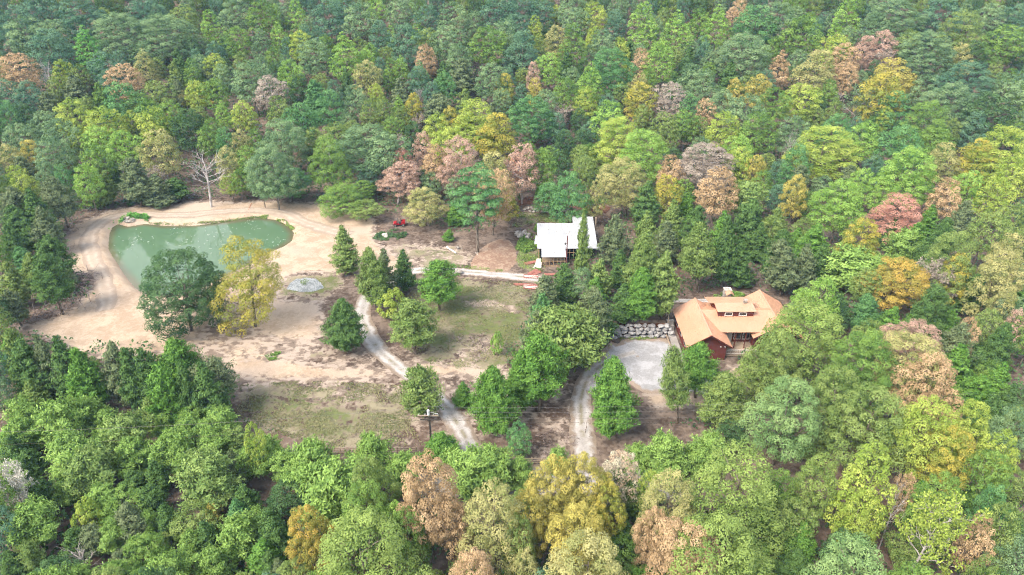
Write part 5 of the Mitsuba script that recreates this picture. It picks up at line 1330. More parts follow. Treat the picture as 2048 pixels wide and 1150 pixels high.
('o','o1','L',-46.6,228.2,11.9,np.float64(6.2),277,0.0,0,(0,'left of',54,'small ')),
('o','o3','L',-68.1,217.1,13.7,np.float64(8.9),175,0.0,0,(0,'above',29,'')),
('a','o0','K',-44.6,216.0,14.1,np.float64(9.6),227,0.0,0,(0,'below',55,'')),
('a','o1','Y',-40.5,208.9,11.2,np.float64(5.1),122,0.0,0,(0,'below',55,'small ')),
('p','p1','G',-37.9,222.0,12.0,np.float64(6.3),269,0.0,0,(0,'left of',54,'')),
('p','p0','L',-35.2,225.1,11.6,np.float64(6.1),92,0.0,0,(0,'above',2,'small ')),
('p','p0','E',-29.0,222.3,11.5,np.float64(6.0),191,0.0,0,(0,'left of',45,'small ')),
('s','s0','T',-27.1,231.4,4.0,np.float64(4.7),331,0.0,0,(0,'left of',54,'small ')),
('c','c0','C',-21.8,224.0,10.6,np.float64(6.8),305,0.0,0,(0,'above',54,'small ')),
('c','c1','2',-15.7,220.3,13.0,np.float64(10.8),107,0.0,0,(0,'above',54,'')),
('o','o1','S',-6.3,213.6,14.7,np.float64(10.6),62,0.0,0,(0,'left of',45,'')),
('c','c0','2',-33.7,209.5,13.0,np.float64(9.1),320,0.0,0,(0,'right of',55,'')),
('o','o0','E',-20.1,212.0,12.7,np.float64(7.3),34,0.0,0,(0,'above',54,'')),
('a','o1','V',-71.3,205.7,14.8,np.float64(10.7),293,0.0,0,(0,'left of',55,'')),
('c','c1','E',-58.9,207.8,13.0,np.float64(8.5),64,0.0,0,(0,'below',55,'')),
('o','o3','O',-66.9,197.5,13.0,np.float64(7.8),133,0.0,0,(0,'left of',55,'')),
('c','c0','g',-60.6,207.7,8.3,np.float64(5.3),345,0.0,0,(0,'below',55,'small ')),
('o','o2','E',-52.4,199.2,13.8,np.float64(9.1),246,0.0,0,(0,'below',55,'')),
('o','o3','S',-46.1,203.2,13.4,np.float64(8.5),131,0.0,0,(0,'below',55,'')),
('o','o3','O',-40.8,197.9,12.2,np.float64(6.6),216,0.0,0,(0,'below',55,'small ')),
('o','o3','O',-37.3,199.1,12.0,np.float64(6.3),264,0.0,0,(0,'left of',54,'small ')),
('p','p0','L',-34.1,205.0,10.1,np.float64(4.4),251,0.054,0,(0,'above',1,'small ')),
('a','o0','U',-28.6,201.4,11.9,np.float64(6.2),346,0.0,0,(1,'left of',54,'small ')),
('b','b1','W',-28.1,211.6,8.6,np.float64(4.5),307,-0.004,0,'small white bare tree'),
('c','c1','2',-21.2,200.2,13.0,np.float64(11.9),295,0.0,0,(0,'left of',54,'')),
('c','c0','O',-13.6,202.9,13.0,np.float64(9.2),127,0.0,0,(0,'above',54,'')),
('a','o2','U',-17.4,193.1,12.1,np.float64(6.5),84,0.0,0,(0,'left of',54,'small ')),
('a','o2','U',-2.1,212.3,12.0,np.float64(6.3),231,0.0,0,(0,'left of',45,'small ')),
('l','l0','Y',-0.9,213.2,8.5,np.float64(6.5),134,0.0,0,'only yellow sparse leafed tree in view, near the small peach coloured tree'),
('l','l1','V',-26.9,198.2,7.7,np.float64(5.9),75,0.0,0,(0,'left of',54,'')),
('b','b2','V',-9.0,211.6,6.0,np.float64(4.7),132,0.0,0,(0,'above',54,'small ')),
('c','c0','2',-5.6,198.5,11.4,np.float64(7.3),103,0.0,0,(0,'right of',54,'')),
('o','o3','G',-86.5,255.1,16.0,np.float64(12.6),230,0.0,0,(2,'right of',26,'')),
('s','s0','G',18.5,153.0,4.0,np.float64(4.8),50,0.0,0,(0,'above',48,'')),
('s','s1','l',10.4,155.3,2.5,np.float64(3.0),322,0.0,0,'only small soft green bush in view, near the ditch behind the shed'),
('c','c2','g',-14.3,138.4,3.0,np.float64(3.3),25,0.171,0,(0,'left of',9,'small ')),
('c','c0','C',15.0,97.3,9.4,np.float64(6.1),145,-0.018,0,(0,'above',24,'')),
('c','c2','C',19.4,102.5,7.5,np.float64(6.4),288,-0.022,0,(0,'above',4,'')),
('a','o0','U',-0.5,146.8,7.5,np.float64(6.2),304,-0.111,0,(0,'right of',53,'')),
('o','o3','O',37.1,82.0,12.5,np.float64(6.6),153,0.0,0,(0,'left of',38,'')),
('o','O2','Q',36.5,83.8,8.0,np.float64(7.0),78,0.0,0,(0,'below',3,'')),
('c','c2','C',12.6,61.5,6.0,np.float64(3.9),147,0.0,0,(0,'below',36,'')),
('c','c2','g',10.8,59.6,5.7,np.float64(3.7),243,0.0,0,(0,'below',36,'')),
('c','c0','C',14.4,61.0,5.4,np.float64(3.5),113,0.0,0,(1,'below',36,'')),
('c','C0','g',1.7,81.2,11.0,np.float64(6.3),73,-0.026,0,(0,'above',37,'')),
('c','C1','C',11.5,91.6,8.6,np.float64(6.2),4,-0.041,0,(0,'left of',24,'')),
('c','c0','g',32.9,54.0,6.7,np.float64(4.3),0,0.0,0,(0,'left of',20,'')),
('c','C1','C',30.5,49.7,7.4,np.float64(4.0),259,0.0,0,(0,'right of',36,'')),
('c','c2','g',32.3,60.7,6.0,np.float64(3.8),330,0.0,0,(0,'below',38,'')),
('o','o3','O',12.7,60.0,8.0,np.float64(4.8),335,0.0,0,(0,'below',36,'')),
('o','o3','G',14.9,59.8,7.0,np.float64(4.0),161,0.0,0,(0,'below',36,'')),
('o','O2','G',32.3,60.0,8.0,np.float64(5.6),93,0.0,0,(0,'below',38,'')),
('o','o1','O',32.3,55.8,8.0,np.float64(5.1),264,0.0,0,(0,'below',38,'')),
('c','c0','g',29.7,56.8,6.9,np.float64(4.4),84,0.0,0,(0,'right of',36,'')),
('u','o0','D',np.float64(-49.7),np.float64(49.6),4.9,5.7,83,0.0,0,(0,'left of',32,'large ')),
('u','f2','3',np.float64(-42.3),np.float64(48.7),6.3,5.0,175,0.0,0,(0,'right of',32,'')),
('u','c1','l',np.float64(-28.7),np.float64(48.5),4.6,4.7,332,0.0,0,(0,'left of',33,'')),
('u','o1','O',np.float64(-23.6),np.float64(49.1),5.9,4.5,19,0.0,0,(0,'below',33,'')),
('u','c1','l',np.float64(-5.1),np.float64(49.7),5.0,5.8,119,0.0,0,(0,'left of',23,'large ')),
('u','c1','g',np.float64(0.0),np.float64(47.9),5.3,5.6,136,0.0,0,(0,'below',23,'large ')),
('u','c1','g',np.float64(14.4),np.float64(48.2),5.8,6.0,206,0.0,0,(0,'below',36,'large ')),
('u','f1','3',np.float64(23.9),np.float64(47.7),5.9,6.1,12,0.0,0,(0,'right of',23,'large ')),
('u','c0','g',np.float64(30.9),np.float64(47.9),4.3,5.9,354,0.0,0,(0,'left of',20,'large ')),
('u','f0','3',np.float64(41.8),np.float64(48.3),5.5,5.3,226,0.0,0,(0,'left of',20,'large ')),
('u','o3','G',np.float64(50.8),np.float64(47.1),6.4,5.4,103,0.0,0,(0,'left of',20,'large ')),
('u','o1','G',np.float64(-41.2),np.float64(52.9),4.9,4.9,232,0.0,0,(0,'right of',32,'')),
('u','c2','g',np.float64(-27.7),np.float64(52.1),5.7,5.8,327,0.0,0,(0,'left of',33,'large ')),
('u','o3','G',np.float64(12.0),np.float64(51.7),5.9,5.6,287,0.0,0,(0,'below',36,'large ')),
('u','f2','3',np.float64(27.2),np.float64(51.7),5.9,5.5,140,0.0,0,(0,'right of',36,'large ')),
('u','o3','G',np.float64(31.0),np.float64(54.5),5.7,5.1,260,0.0,0,(0,'right of',36,'')),
('u','o2','D',np.float64(37.5),np.float64(52.6),6.3,5.0,88,0.0,0,(0,'left of',20,'')),
('u','o1','O',np.float64(45.4),np.float64(53.4),4.2,4.9,96,0.0,0,(0,'left of',20,'')),
('u','o1','G',np.float64(-47.2),np.float64(59.2),4.9,6.2,67,0.0,0,(0,'above',32,'large ')),
('u','o3','O',np.float64(-37.8),np.float64(57.4),5.1,5.5,93,0.0,0,(0,'below',30,'')),
('u','c2','l',np.float64(-23.9),np.float64(57.2),5.3,6.1,28,0.0,0,(0,'above',33,'large ')),
('u','c2','l',np.float64(0.8),np.float64(59.2),6.0,5.0,349,0.0,0,(0,'below',37,'')),
('u','c2','C',np.float64(59.3),np.float64(57.9),4.2,5.9,83,0.0,0,(0,'above',20,'large ')),
('u','f1','3',np.float64(-50.3),np.float64(60.7),5.0,5.9,113,0.0,0,(0,'above',32,'')),
('u','o0','D',np.float64(-27.8),np.float64(61.7),4.3,5.8,114,0.0,0,(0,'above',33,'')),
('u','c2','g',np.float64(50.2),np.float64(61.1),5.4,5.8,116,0.0,0,(0,'left of',20,'')),
('u','c0','g',np.float64(57.9),np.float64(60.9),5.6,5.3,289,0.0,0,(0,'above',20,'')),
('u','o1','O',np.float64(62.7),np.float64(63.4),5.0,6.1,181,0.0,0,(0,'above',20,'')),
('u','f2','3',np.float64(-64.1),np.float64(65.7),4.2,6.2,320,0.0,0,(0,'above',31,'')),
('u','c2','g',np.float64(-69.3),np.float64(72.8),4.2,5.7,218,0.0,0,(0,'above',31,'')),
('u','c1','l',np.float64(-38.6),np.float64(71.5),4.4,6.0,78,0.0,0,(0,'left of',30,'')),
('u','o0','D',np.float64(30.2),np.float64(72.6),4.6,4.7,167,0.0,0,(0,'below',3,'')),
('u','o1','O',np.float64(40.4),np.float64(70.8),4.6,5.6,61,0.0,0,(0,'below',38,'')),
('u','c2','l',np.float64(-51.4),np.float64(76.6),6.2,4.9,48,0.0,0,(0,'right of',11,'')),
('u','o1','G',np.float64(-45.4),np.float64(75.4),5.0,4.7,85,0.0,0,(0,'left of',30,'')),
('u','c0','l',np.float64(-70.4),np.float64(80.2),6.3,5.1,31,0.0,0,(0,'below',11,'')),
('u','c0','l',np.float64(-64.1),np.float64(80.2),5.0,4.8,11,0.0,0,(0,'below',13,'')),
('u','f2','3',np.float64(64.7),np.float64(80.1),4.9,5.9,186,0.0,0,(0,'below',22,'')),
('u','c2','g',np.float64(67.7),np.float64(85.6),9.0,6.6,208,0.0,0,(0,'below',39,'')),
('u','o3','G',np.float64(73.9),np.float64(85.8),5.0,4.6,10,0.0,0,(0,'below',22,'')),
('u','c2','g',np.float64(-78.4),np.float64(89.4),8.3,6.2,15,0.0,0,(0,'below',11,'')),
('u','f1','3',np.float64(56.4),np.float64(89.7),8.2,5.4,230,0.0,0,(0,'right of',38,'')),
('u','c1','C',np.float64(73.4),np.float64(89.3),6.0,6.5,235,0.0,0,(0,'below',22,'')),
('u','o3','O',np.float64(59.3),np.float64(95.2),6.4,6.0,30,0.0,0,(0,'right of',38,'')),
('u','o0','D',np.float64(55.4),np.float64(100.4),7.3,5.4,322,0.0,0,(0,'right of',38,'')),
('u','c0','g',np.float64(74.6),np.float64(99.6),6.5,5.9,256,0.0,0,(0,'right of',39,'')),
('u','c0','C',np.float64(57.9),np.float64(104.8),6.5,5.9,262,0.0,0,(0,'above',38,'')),
('u','o1','O',np.float64(63.4),np.float64(108.2),9.4,5.2,280,0.0,0,(0,'left of',39,'')),
('u','c1','g',np.float64(91.9),np.float64(108.8),6.5,6.5,328,0.0,0,(0,'below',22,'')),
('u','c2','l',np.float64(36.2),np.float64(125.1),7.9,5.5,98,0.0,0,(0,'above',3,'')),
('u','o3','O',np.float64(54.1),np.float64(130.9),9.1,6.2,307,0.0,0,(0,'above',3,'')),
('u','c2','g',np.float64(60.4),np.float64(132.3),6.3,5.6,319,0.0,0,(0,'below',40,'')),
('u','o3','O',np.float64(64.0),np.float64(137.1),6.2,6.1,178,0.0,0,(0,'below',40,'')),
('u','c0','l',np.float64(58.1),np.float64(139.2),7.8,6.7,65,0.0,0,(0,'below',40,'')),
('u','c2','g',np.float64(92.0),np.float64(139.7),8.4,6.1,255,0.0,0,(0,'right of',42,'')),
('u','c0','g',np.float64(-12.8),np.float64(146.6),6.0,5.8,238,0.0,0,(0,'below',53,'')),
('u','c1','g',np.float64(39.9),np.float64(145.9),8.2,5.6,247,0.0,0,(0,'below',46,'')),
('u','o0','B',np.float64(62.4),np.float64(151.0),8.4,6.4,148,0.0,0,(1,'below',41,'')),
('u','o3','G',np.float64(68.3),np.float64(148.3),7.7,6.3,97,0.0,0,(0,'below',40,'')),
('u','o3','S',np.float64(-13.7),np.float64(155.6),8.4,5.2,265,0.0,0,(0,'left of',53,'')),
('u','o1','G',np.float64(41.2),np.float64(155.6),8.0,6.6,166,0.0,0,(0,'below',46,'')),
('u','o0','D',np.float64(-124.1),np.float64(159.2),7.4,6.9,173,0.0,0,(0,'left of',28,'')),
('u','o1','G',np.float64(-36.5),np.float64(159.7),6.0,6.1,158,0.0,0,(0,'above',50,'')),
('u','o3','S',np.float64(-19.9),np.float64(159.9),7.8,5.5,2,0.0,0,(0,'above',1,'')),
('u','o3','G',np.float64(60.4),np.float64(157.4),9.5,6.0,254,0.0,0,(0,'below',41,'')),
('u','o3','S',np.float64(76.7),np.float64(160.3),6.8,5.9,346,0.0,0,(0,'below',40,'')),
('u','o2','B',np.float64(-36.2),np.float64(163.9),7.5,6.0,263,0.0,0,(0,'above',1,'')),
('u','o0','D',np.float64(-22.8),np.float64(163.5),7.7,5.0,209,0.0,0,(0,'above',1,'small ')),
('u','o1','O',np.float64(23.7),np.float64(164.3),8.8,6.6,292,0.0,0,(0,'above',48,'')),
('u','c2','C',np.float64(-102.3),np.float64(168.7),8.7,5.1,41,0.0,0,(0,'below',27,'small ')),
('u','o2','B',np.float64(68.7),np.float64(168.6),8.1,6.5,144,0.0,0,(0,'below',41,'')),
('u','o0','B',np.float64(92.0),np.float64(167.8),9.2,6.3,330,0.0,0,(0,'right of',40,'')),
('u','o1','O',np.float64(-115.8),np.float64(172.9),8.6,5.8,238,0.0,0,(0,'left of',28,'')),
('u','o0','D',np.float64(12.4),np.float64(173.1),8.7,6.4,163,0.0,0,(0,'above',12,'')),
('u','o3','O',np.float64(19.0),np.float64(173.0),7.8,7.0,175,0.0,0,(0,'above',12,'')),
('u','o1','O',np.float64(18.3),np.float64(177.2),9.4,6.4,297,0.0,0,(1,'above',12,'')),
('u','o1','O',np.float64(68.1),np.float64(176.7),7.0,6.6,212,0.0,0,(0,'below',41,'')),
('u','o0','D',np.float64(-54.9),np.float64(181.4),6.7,5.6,234,0.0,0,(0,'above',50,'')),
('u','o1','G',np.float64(10.3),np.float64(182.3),6.9,5.7,280,0.0,0,(0,'above',12,'')),
('u','o3','G',np.float64(21.1),np.float64(180.5),8.3,6.7,321,0.0,0,(0,'above',48,'')),
('u','o2','D',np.float64(44.1),np.float64(181.8),6.5,5.8,69,0.0,0,(0,'below',46,'')),
('u','o3','S',np.float64(51.2),np.float64(182.9),9.1,6.4,204,0.0,0,(0,'below',46,'')),
('u','o3','G',np.float64(-82.8),np.float64(187.7),11.6,6.8,220,0.0,0,(0,'above',29,'')),
('u','o1','O',np.float64(-54.6),np.float64(186.1),10.3,6.8,288,0.0,0,(0,'above',50,'')),
('u','o2','D',np.float64(-27.3),np.float64(187.4),10.9,6.8,180,0.0,0,(0,'left of',54,'')),
('u','o1','G',np.float64(4.4),np.float64(184.8),7.0,5.5,171,0.0,0,(0,'above',12,'small ')),
('u','o2','D',np.float64(14.8),np.float64(186.8),9.2,6.9,176,0.0,0,(0,'below',45,'')),
('u','o2','D',np.float64(19.2),np.float64(187.6),8.9,6.4,319,0.0,0,(0,'left of',46,'')),
('u','o1','O',np.float64(44.4),np.float64(187.3),11.8,5.5,140,0.0,0,(0,'below',46,'small ')),
('u','o1','O',np.float64(120.7),np.float64(186.4),11.9,5.4,36,0.0,0,(0,'above',42,'small ')),
('u','o1','G',np.float64(137.7),np.float64(187.1),11.5,6.6,17,0.0,0,(0,'right of',42,'')),
('u','o1','O',np.float64(-44.9),np.float64(191.9),9.3,5.9,180,0.0,0,(0,'below',55,'')),
('u','o1','G',np.float64(-33.7),np.float64(191.0),10.9,6.5,305,0.0,0,(0,'left of',54,'')),
('u','o2','B',np.float64(12.6),np.float64(191.0),11.9,5.9,235,0.0,0,(0,'below',45,'')),
('u','o0','B',np.float64(22.2),np.float64(191.5),9.5,6.6,348,0.0,0,(0,'above',12,'')),
('u','o3','O',np.float64(53.4),np.float64(192.1),10.3,6.1,48,0.0,0,(0,'below',46,'')),
('u','o0','B',np.float64(97.0),np.float64(191.7),9.9,5.5,144,0.0,0,(0,'right of',41,'small ')),
('u','c1','C',np.float64(101.2),np.float64(192.4),9.9,6.0,179,0.0,0,(0,'right of',40,'')),
('u','o3','S',np.float64(143.4),np.float64(192.5),10.5,6.7,278,0.0,0,(0,'below',18,'')),
('u','o1','O',np.float64(-89.3),np.float64(196.0),10.8,5.8,145,0.0,0,(0,'above',29,'small ')),
('u','o3','S',np.float64(-47.4),np.float64(195.8),10.3,5.0,115,0.0,0,(0,'above',1,'small ')),
('u','o0','D',np.float64(19.6),np.float64(197.2),10.2,5.6,68,0.0,0,(0,'below',45,'small ')),
('u','o1','O',np.float64(37.4),np.float64(196.8),11.8,5.6,297,0.0,0,(0,'left of',46,'small ')),
('u','o1','O',np.float64(86.5),np.float64(195.5),11.3,6.8,91,0.0,0,(0,'right of',41,'')),
('u','o3','O',np.float64(-32.1),np.float64(199.5),9.1,6.1,225,0.0,0,(0,'left of',54,'')),
('u','o3','O',np.float64(93.1),np.float64(198.8),11.3,5.5,249,0.0,0,(0,'above',40,'small ')),
('u','o1','O',np.float64(-125.7),np.float64(204.6),8.6,5.6,246,0.0,0,(0,'left of',27,'small ')),
('u','o2','D',np.float64(-65.9),np.float64(203.7),11.5,5.6,253,0.0,0,(0,'right of',29,'small ')),
('u','o1','S',np.float64(-3.4),np.float64(206.3),11.1,6.2,3,0.0,0,(0,'right of',54,'')),
('u','o0','B',np.float64(28.1),np.float64(204.8),10.5,6.8,198,0.0,0,(0,'left of',46,'')),
('u','o2','D',np.float64(90.3),np.float64(205.2),10.0,6.7,59,0.0,0,(0,'above',41,'')),
('u','o0','B',np.float64(-24.0),np.float64(209.6),11.1,6.4,322,0.0,0,(0,'left of',54,'')),
('u','o2','B',np.float64(2.8),np.float64(210.8),9.7,5.6,126,0.0,0,(0,'below',45,'small ')),
('u','o1','O',np.float64(32.6),np.float64(210.7),11.1,5.9,15,0.0,0,(0,'right of',45,'small ')),
('u','o3','G',np.float64(95.7),np.float64(210.4),11.7,6.2,61,0.0,0,(0,'above',41,'small ')),
('u','o3','G',np.float64(151.7),np.float64(208.6),10.9,6.3,94,0.0,0,(1,'below',18,'')),
('u','o2','D',np.float64(-64.8),np.float64(213.7),11.1,6.9,301,0.0,0,(0,'above',0,'')),
('u','o2','B',np.float64(-54.9),np.float64(214.9),8.9,5.4,116,0.0,0,(0,'above',1,'small ')),
('u','o3','O',np.float64(-133.2),np.float64(218.1),10.8,5.5,19,0.0,0,(0,'below',25,'small ')),
('u','o1','S',np.float64(-89.1),np.float64(217.5),11.9,6.7,335,0.0,0,(0,'right of',26,'')),
('u','o1','O',np.float64(-59.0),np.float64(218.2),9.3,6.3,164,0.0,0,(0,'below',55,'small ')),
('u','c2','C',np.float64(-51.6),np.float64(218.7),10.5,6.2,11,0.0,0,(0,'left of',54,'small ')),
('u','o2','B',np.float64(-29.1),np.float64(218.4),11.2,6.8,238,0.0,0,(0,'left of',21,'')),
('u','o2','B',np.float64(-1.6),np.float64(218.4),10.8,6.7,192,0.0,0,(0,'left of',45,'')),
('u','o1','S',np.float64(18.6),np.float64(217.7),11.9,6.2,117,0.0,0,(0,'right of',45,'small ')),
('u','o3','G',np.float64(42.4),np.float64(218.3),11.7,5.4,342,0.0,0,(0,'left of',46,'small ')),
('u','c0','C',np.float64(50.6),np.float64(220.0),10.2,7.0,327,0.0,0,(0,'above',46,'')),
('u','o3','O',np.float64(73.6),np.float64(219.0),9.2,6.0,246,0.0,0,(0,'left of',43,'small ')),
('u','o2','B',np.float64(78.9),np.float64(218.7),10.7,6.4,90,0.0,0,(0,'below',43,'small ')),
('u','o1','S',np.float64(108.7),np.float64(219.7),10.2,6.7,71,0.0,0,(0,'above',40,'')),
('u','o3','G',np.float64(154.8),np.float64(218.5),10.0,7.0,86,0.0,0,(0,'below',18,'')),
('u','o2','B',np.float64(-123.4),np.float64(224.0),11.6,6.3,4,0.0,0,(0,'left of',26,'small ')),
('u','o1','O',np.float64(-112.1),np.float64(224.3),9.6,5.8,277,0.0,0,(0,'right of',26,'small ')),
('u','o1','S',np.float64(-98.3),np.float64(224.1),11.1,6.6,4,0.0,0,(0,'right of',26,'small ')),
('u','o3','S',np.float64(-79.3),np.float64(224.0),11.4,5.8,266,0.0,0,(1,'above',29,'small ')),
('u','o0','D',np.float64(-74.2),np.float64(224.4),9.7,6.6,40,0.0,0,(0,'above',29,'')),
('u','o1','O',np.float64(3.2),np.float64(222.4),9.0,6.1,17,0.0,0,(0,'left of',45,'small ')),
('u','o3','O',np.float64(152.1),np.float64(222.5),10.6,5.2,18,0.0,0,(0,'below',18,'small ')),
('u','o3','S',np.float64(-120.2),np.float64(228.0),11.6,6.9,159,0.0,0,(0,'left of',26,'')),
('u','c0','C',np.float64(-106.0),np.float64(226.7),11.9,6.6,179,0.0,0,(0,'right of',26,'small ')),
('u','o2','B',np.float64(-100.8),np.float64(227.9),10.6,5.3,3,0.0,0,(0,'right of',26,'small ')),
('u','o0','D',np.float64(-91.4),np.float64(226.9),9.1,5.1,146,0.0,0,(0,'above',29,'small ')),
('u','o3','O',np.float64(-86.4),np.float64(227.9),10.5,6.3,336,0.0,0,(2,'right of',26,'small ')),
('u','o3','S',np.float64(-72.5),np.float64(228.9),9.8,6.3,107,0.0,0,(1,'above',1,'small ')),
('u','o2','B',np.float64(-42.3),np.float64(227.3),9.3,5.5,332,0.0,0,(0,'left of',54,'small ')),
('u','c1','C',np.float64(17.3),np.float64(227.5),11.6,6.7,61,0.0,0,(0,'right of',45,'small ')),
('u','o2','D',np.float64(23.1),np.float64(227.3),9.6,5.7,138,0.0,0,(0,'left of',46,'small ')),
('u','o2','D',np.float64(55.9),np.float64(228.7),9.9,6.7,15,0.0,0,(0,'above',46,'small ')),
('u','o1','G',np.float64(63.2),np.float64(227.8),9.1,5.1,356,0.0,0,(0,'right of',46,'small ')),
('u','o2','D',np.float64(115.7),np.float64(226.5),9.6,5.0,84,0.0,0,(0,'above',40,'small ')),
('u','o0','D',np.float64(-103.2),np.float64(232.4),11.8,6.6,22,0.0,0,(1,'right of',26,'small ')),
('u','o0','B',np.float64(-96.4),np.float64(232.3),11.2,6.4,241,0.0,0,(1,'right of',26,'small ')),
('u','o3','G',np.float64(-77.6),np.float64(233.0),9.7,6.2,358,0.0,0,(0,'right of',26,'small ')),
('u','o1','G',np.float64(-45.9),np.float64(232.9),11.5,5.4,260,0.0,0,(0,'left of',54,'small ')),
('u','c1','C',np.float64(57.8),np.float64(233.7),11.6,5.5,68,0.0,0,(1,'above',46,'small ')),
('u','o3','S',np.float64(64.2),np.float64(232.3),11.8,5.6,90,0.0,0,(0,'left of',41,'small ')),
('u','o1','S',np.float64(-103.2),np.float64(237.2),11.6,6.0,316,0.0,0,(1,'right of',26,'small ')),
('u','o2','B',np.float64(-74.4),np.float64(238.3),10.5,5.3,120,0.0,0,(0,'right of',10,'small ')),
('u','o3','G',np.float64(-61.6),np.float64(237.8),11.8,6.8,260,0.0,0,(0,'right of',29,'small ')),
('u','o3','O',np.float64(-50.3),np.float64(236.6),11.5,6.1,201,0.0,0,(1,'left of',54,'small ')),
('u','o1','O',np.float64(-41.2),np.float64(236.5),8.6,6.4,106,0.0,0,(0,'left of',54,'small ')),
('u','o3','S',np.float64(-0.9),np.float64(236.1),8.7,6.8,277,0.0,0,(0,'left of',45,'small ')),
('u','o1','S',np.float64(42.5),np.float64(237.4),10.8,5.5,135,0.0,0,(1,'above',46,'small ')),
('u','o1','O',np.float64(55.6),np.float64(237.9),8.8,5.8,298,0.0,0,(0,'above',46,'small ')),
('u','o0','B',np.float64(63.6),np.float64(237.3),10.8,6.2,341,0.0,0,(0,'above',46,'small ')),
('u','o3','G',np.float64(86.3),np.float64(237.9),12.0,6.4,266,0.0,0,(0,'above',43,'small ')),
('u','o2','D',np.float64(-96.0),np.float64(243.0),9.0,6.6,150,0.0,0,(3,'right of',26,'small ')),
('u','o0','D',np.float64(-15.4),np.float64(241.9),9.9,6.8,301,0.0,0,(0,'left of',21,'small ')),
('u','c1','C',np.float64(39.5),np.float64(242.9),10.0,6.5,210,0.0,0,(2,'above',46,'small ')),
('u','o1','S',np.float64(60.2),np.float64(240.7),9.9,7.0,96,0.0,0,(0,'above',46,'small ')),
('u','o0','B',np.float64(-70.3),np.float64(246.2),11.4,5.7,328,0.0,0,(3,'right of',26,'small ')),
('u','o2','B',np.float64(-66.1),np.float64(246.8),11.0,5.8,272,0.0,0,(1,'left of',21,'small ')),
('u','o3','O',np.float64(9.6),np.float64(245.2),8.9,6.1,151,0.0,0,(0,'below',44,'small ')),
('u','o0','B',np.float64(64.9),np.float64(245.7),9.1,6.1,351,0.0,0,(1,'above',46,'small ')),
('u','o1','S',np.float64(113.7),np.float64(245.4),11.9,5.9,274,0.0,0,(0,'above',41,'small ')),
('u','o1','O',np.float64(-141.4),np.float64(255.1),10.7,6.8,269,0.0,0,(0,'above',25,'small ')),
('u','o1','S',np.float64(-70.8),np.float64(256.1),11.6,5.9,232,0.0,0,(1,'left of',54,'small ')),
('u','o3','S',np.float64(50.0),np.float64(256.4),11.8,6.8,132,0.0,0,(1,'right of',44,'small ')),
('u','o2','B',np.float64(106.5),np.float64(254.3),10.6,5.4,345,0.0,0,(1,'above',41,'small ')),
('u','o1','O',np.float64(142.0),np.float64(256.7),9.8,6.6,15,0.0,0,(0,'left of',18,'small ')),
('u','o2','D',np.float64(-180.3),np.float64(260.6),9.2,5.9,290,0.0,0,(0,'below',17,'small ')),
('u','o0','D',np.float64(-137.9),np.float64(258.5),9.9,7.0,256,0.0,0,(0,'right of',25,'small ')),
('u','o2','D',np.float64(13.5),np.float64(258.6),9.0,5.3,60,0.0,0,(0,'right of',44,'small ')),
('u','o3','S',np.float64(114.4),np.float64(259.5),11.8,6.7,139,0.0,0,(1,'above',40,'small ')),
('u','o3','O',np.float64(54.4),np.float64(264.7),11.3,7.0,257,0.0,0,(1,'above',46,'small ')),
('u','o1','S',np.float64(101.9),np.float64(264.0),11.6,6.4,322,0.0,0,(0,'above',43,'small ')),
('u','o3','G',np.float64(106.9),np.float64(263.7),9.5,6.4,245,0.0,0,(1,'above',43,'small ')),
('u','o0','B',np.float64(113.2),np.float64(265.4),8.7,6.4,130,0.0,0,(2,'above',41,'small ')),
('u','o2','B',np.float64(128.0),np.float64(268.1),9.2,7.0,41,0.0,0,(0,'left of',18,'small ')),
]
for kind, mdl, pal, x, y, Ht, W, turn, lx, ly, text in TREES:
    name, category, group = KINDS[kind]
    key = numbered(name)
    h0, r0 = SIZES.get(mdl) or SIZES[mdl[0]]
    M = T().translate([x, y, gz(x, y)])
    if lx or ly:
        M = M @ T([[1, 0, lx, 0], [0, 1, ly, 0], [0, 0, 1, 0], [0, 0, 0, 1]])
    M = M @ T().rotate([0, 0, 1], turn) @ T().scale([W / 2 / r0, W / 2 / r0, Ht / h0])
    scene[key] = {'type': 'instance', 'shapes': {'type': 'ref', 'id': model(mdl, pal)}, 'to_world': M}
    labels[key] = {'label': tree_label(kind, pal, text), 'category': category}
    labels[key]['group'] = group[0]

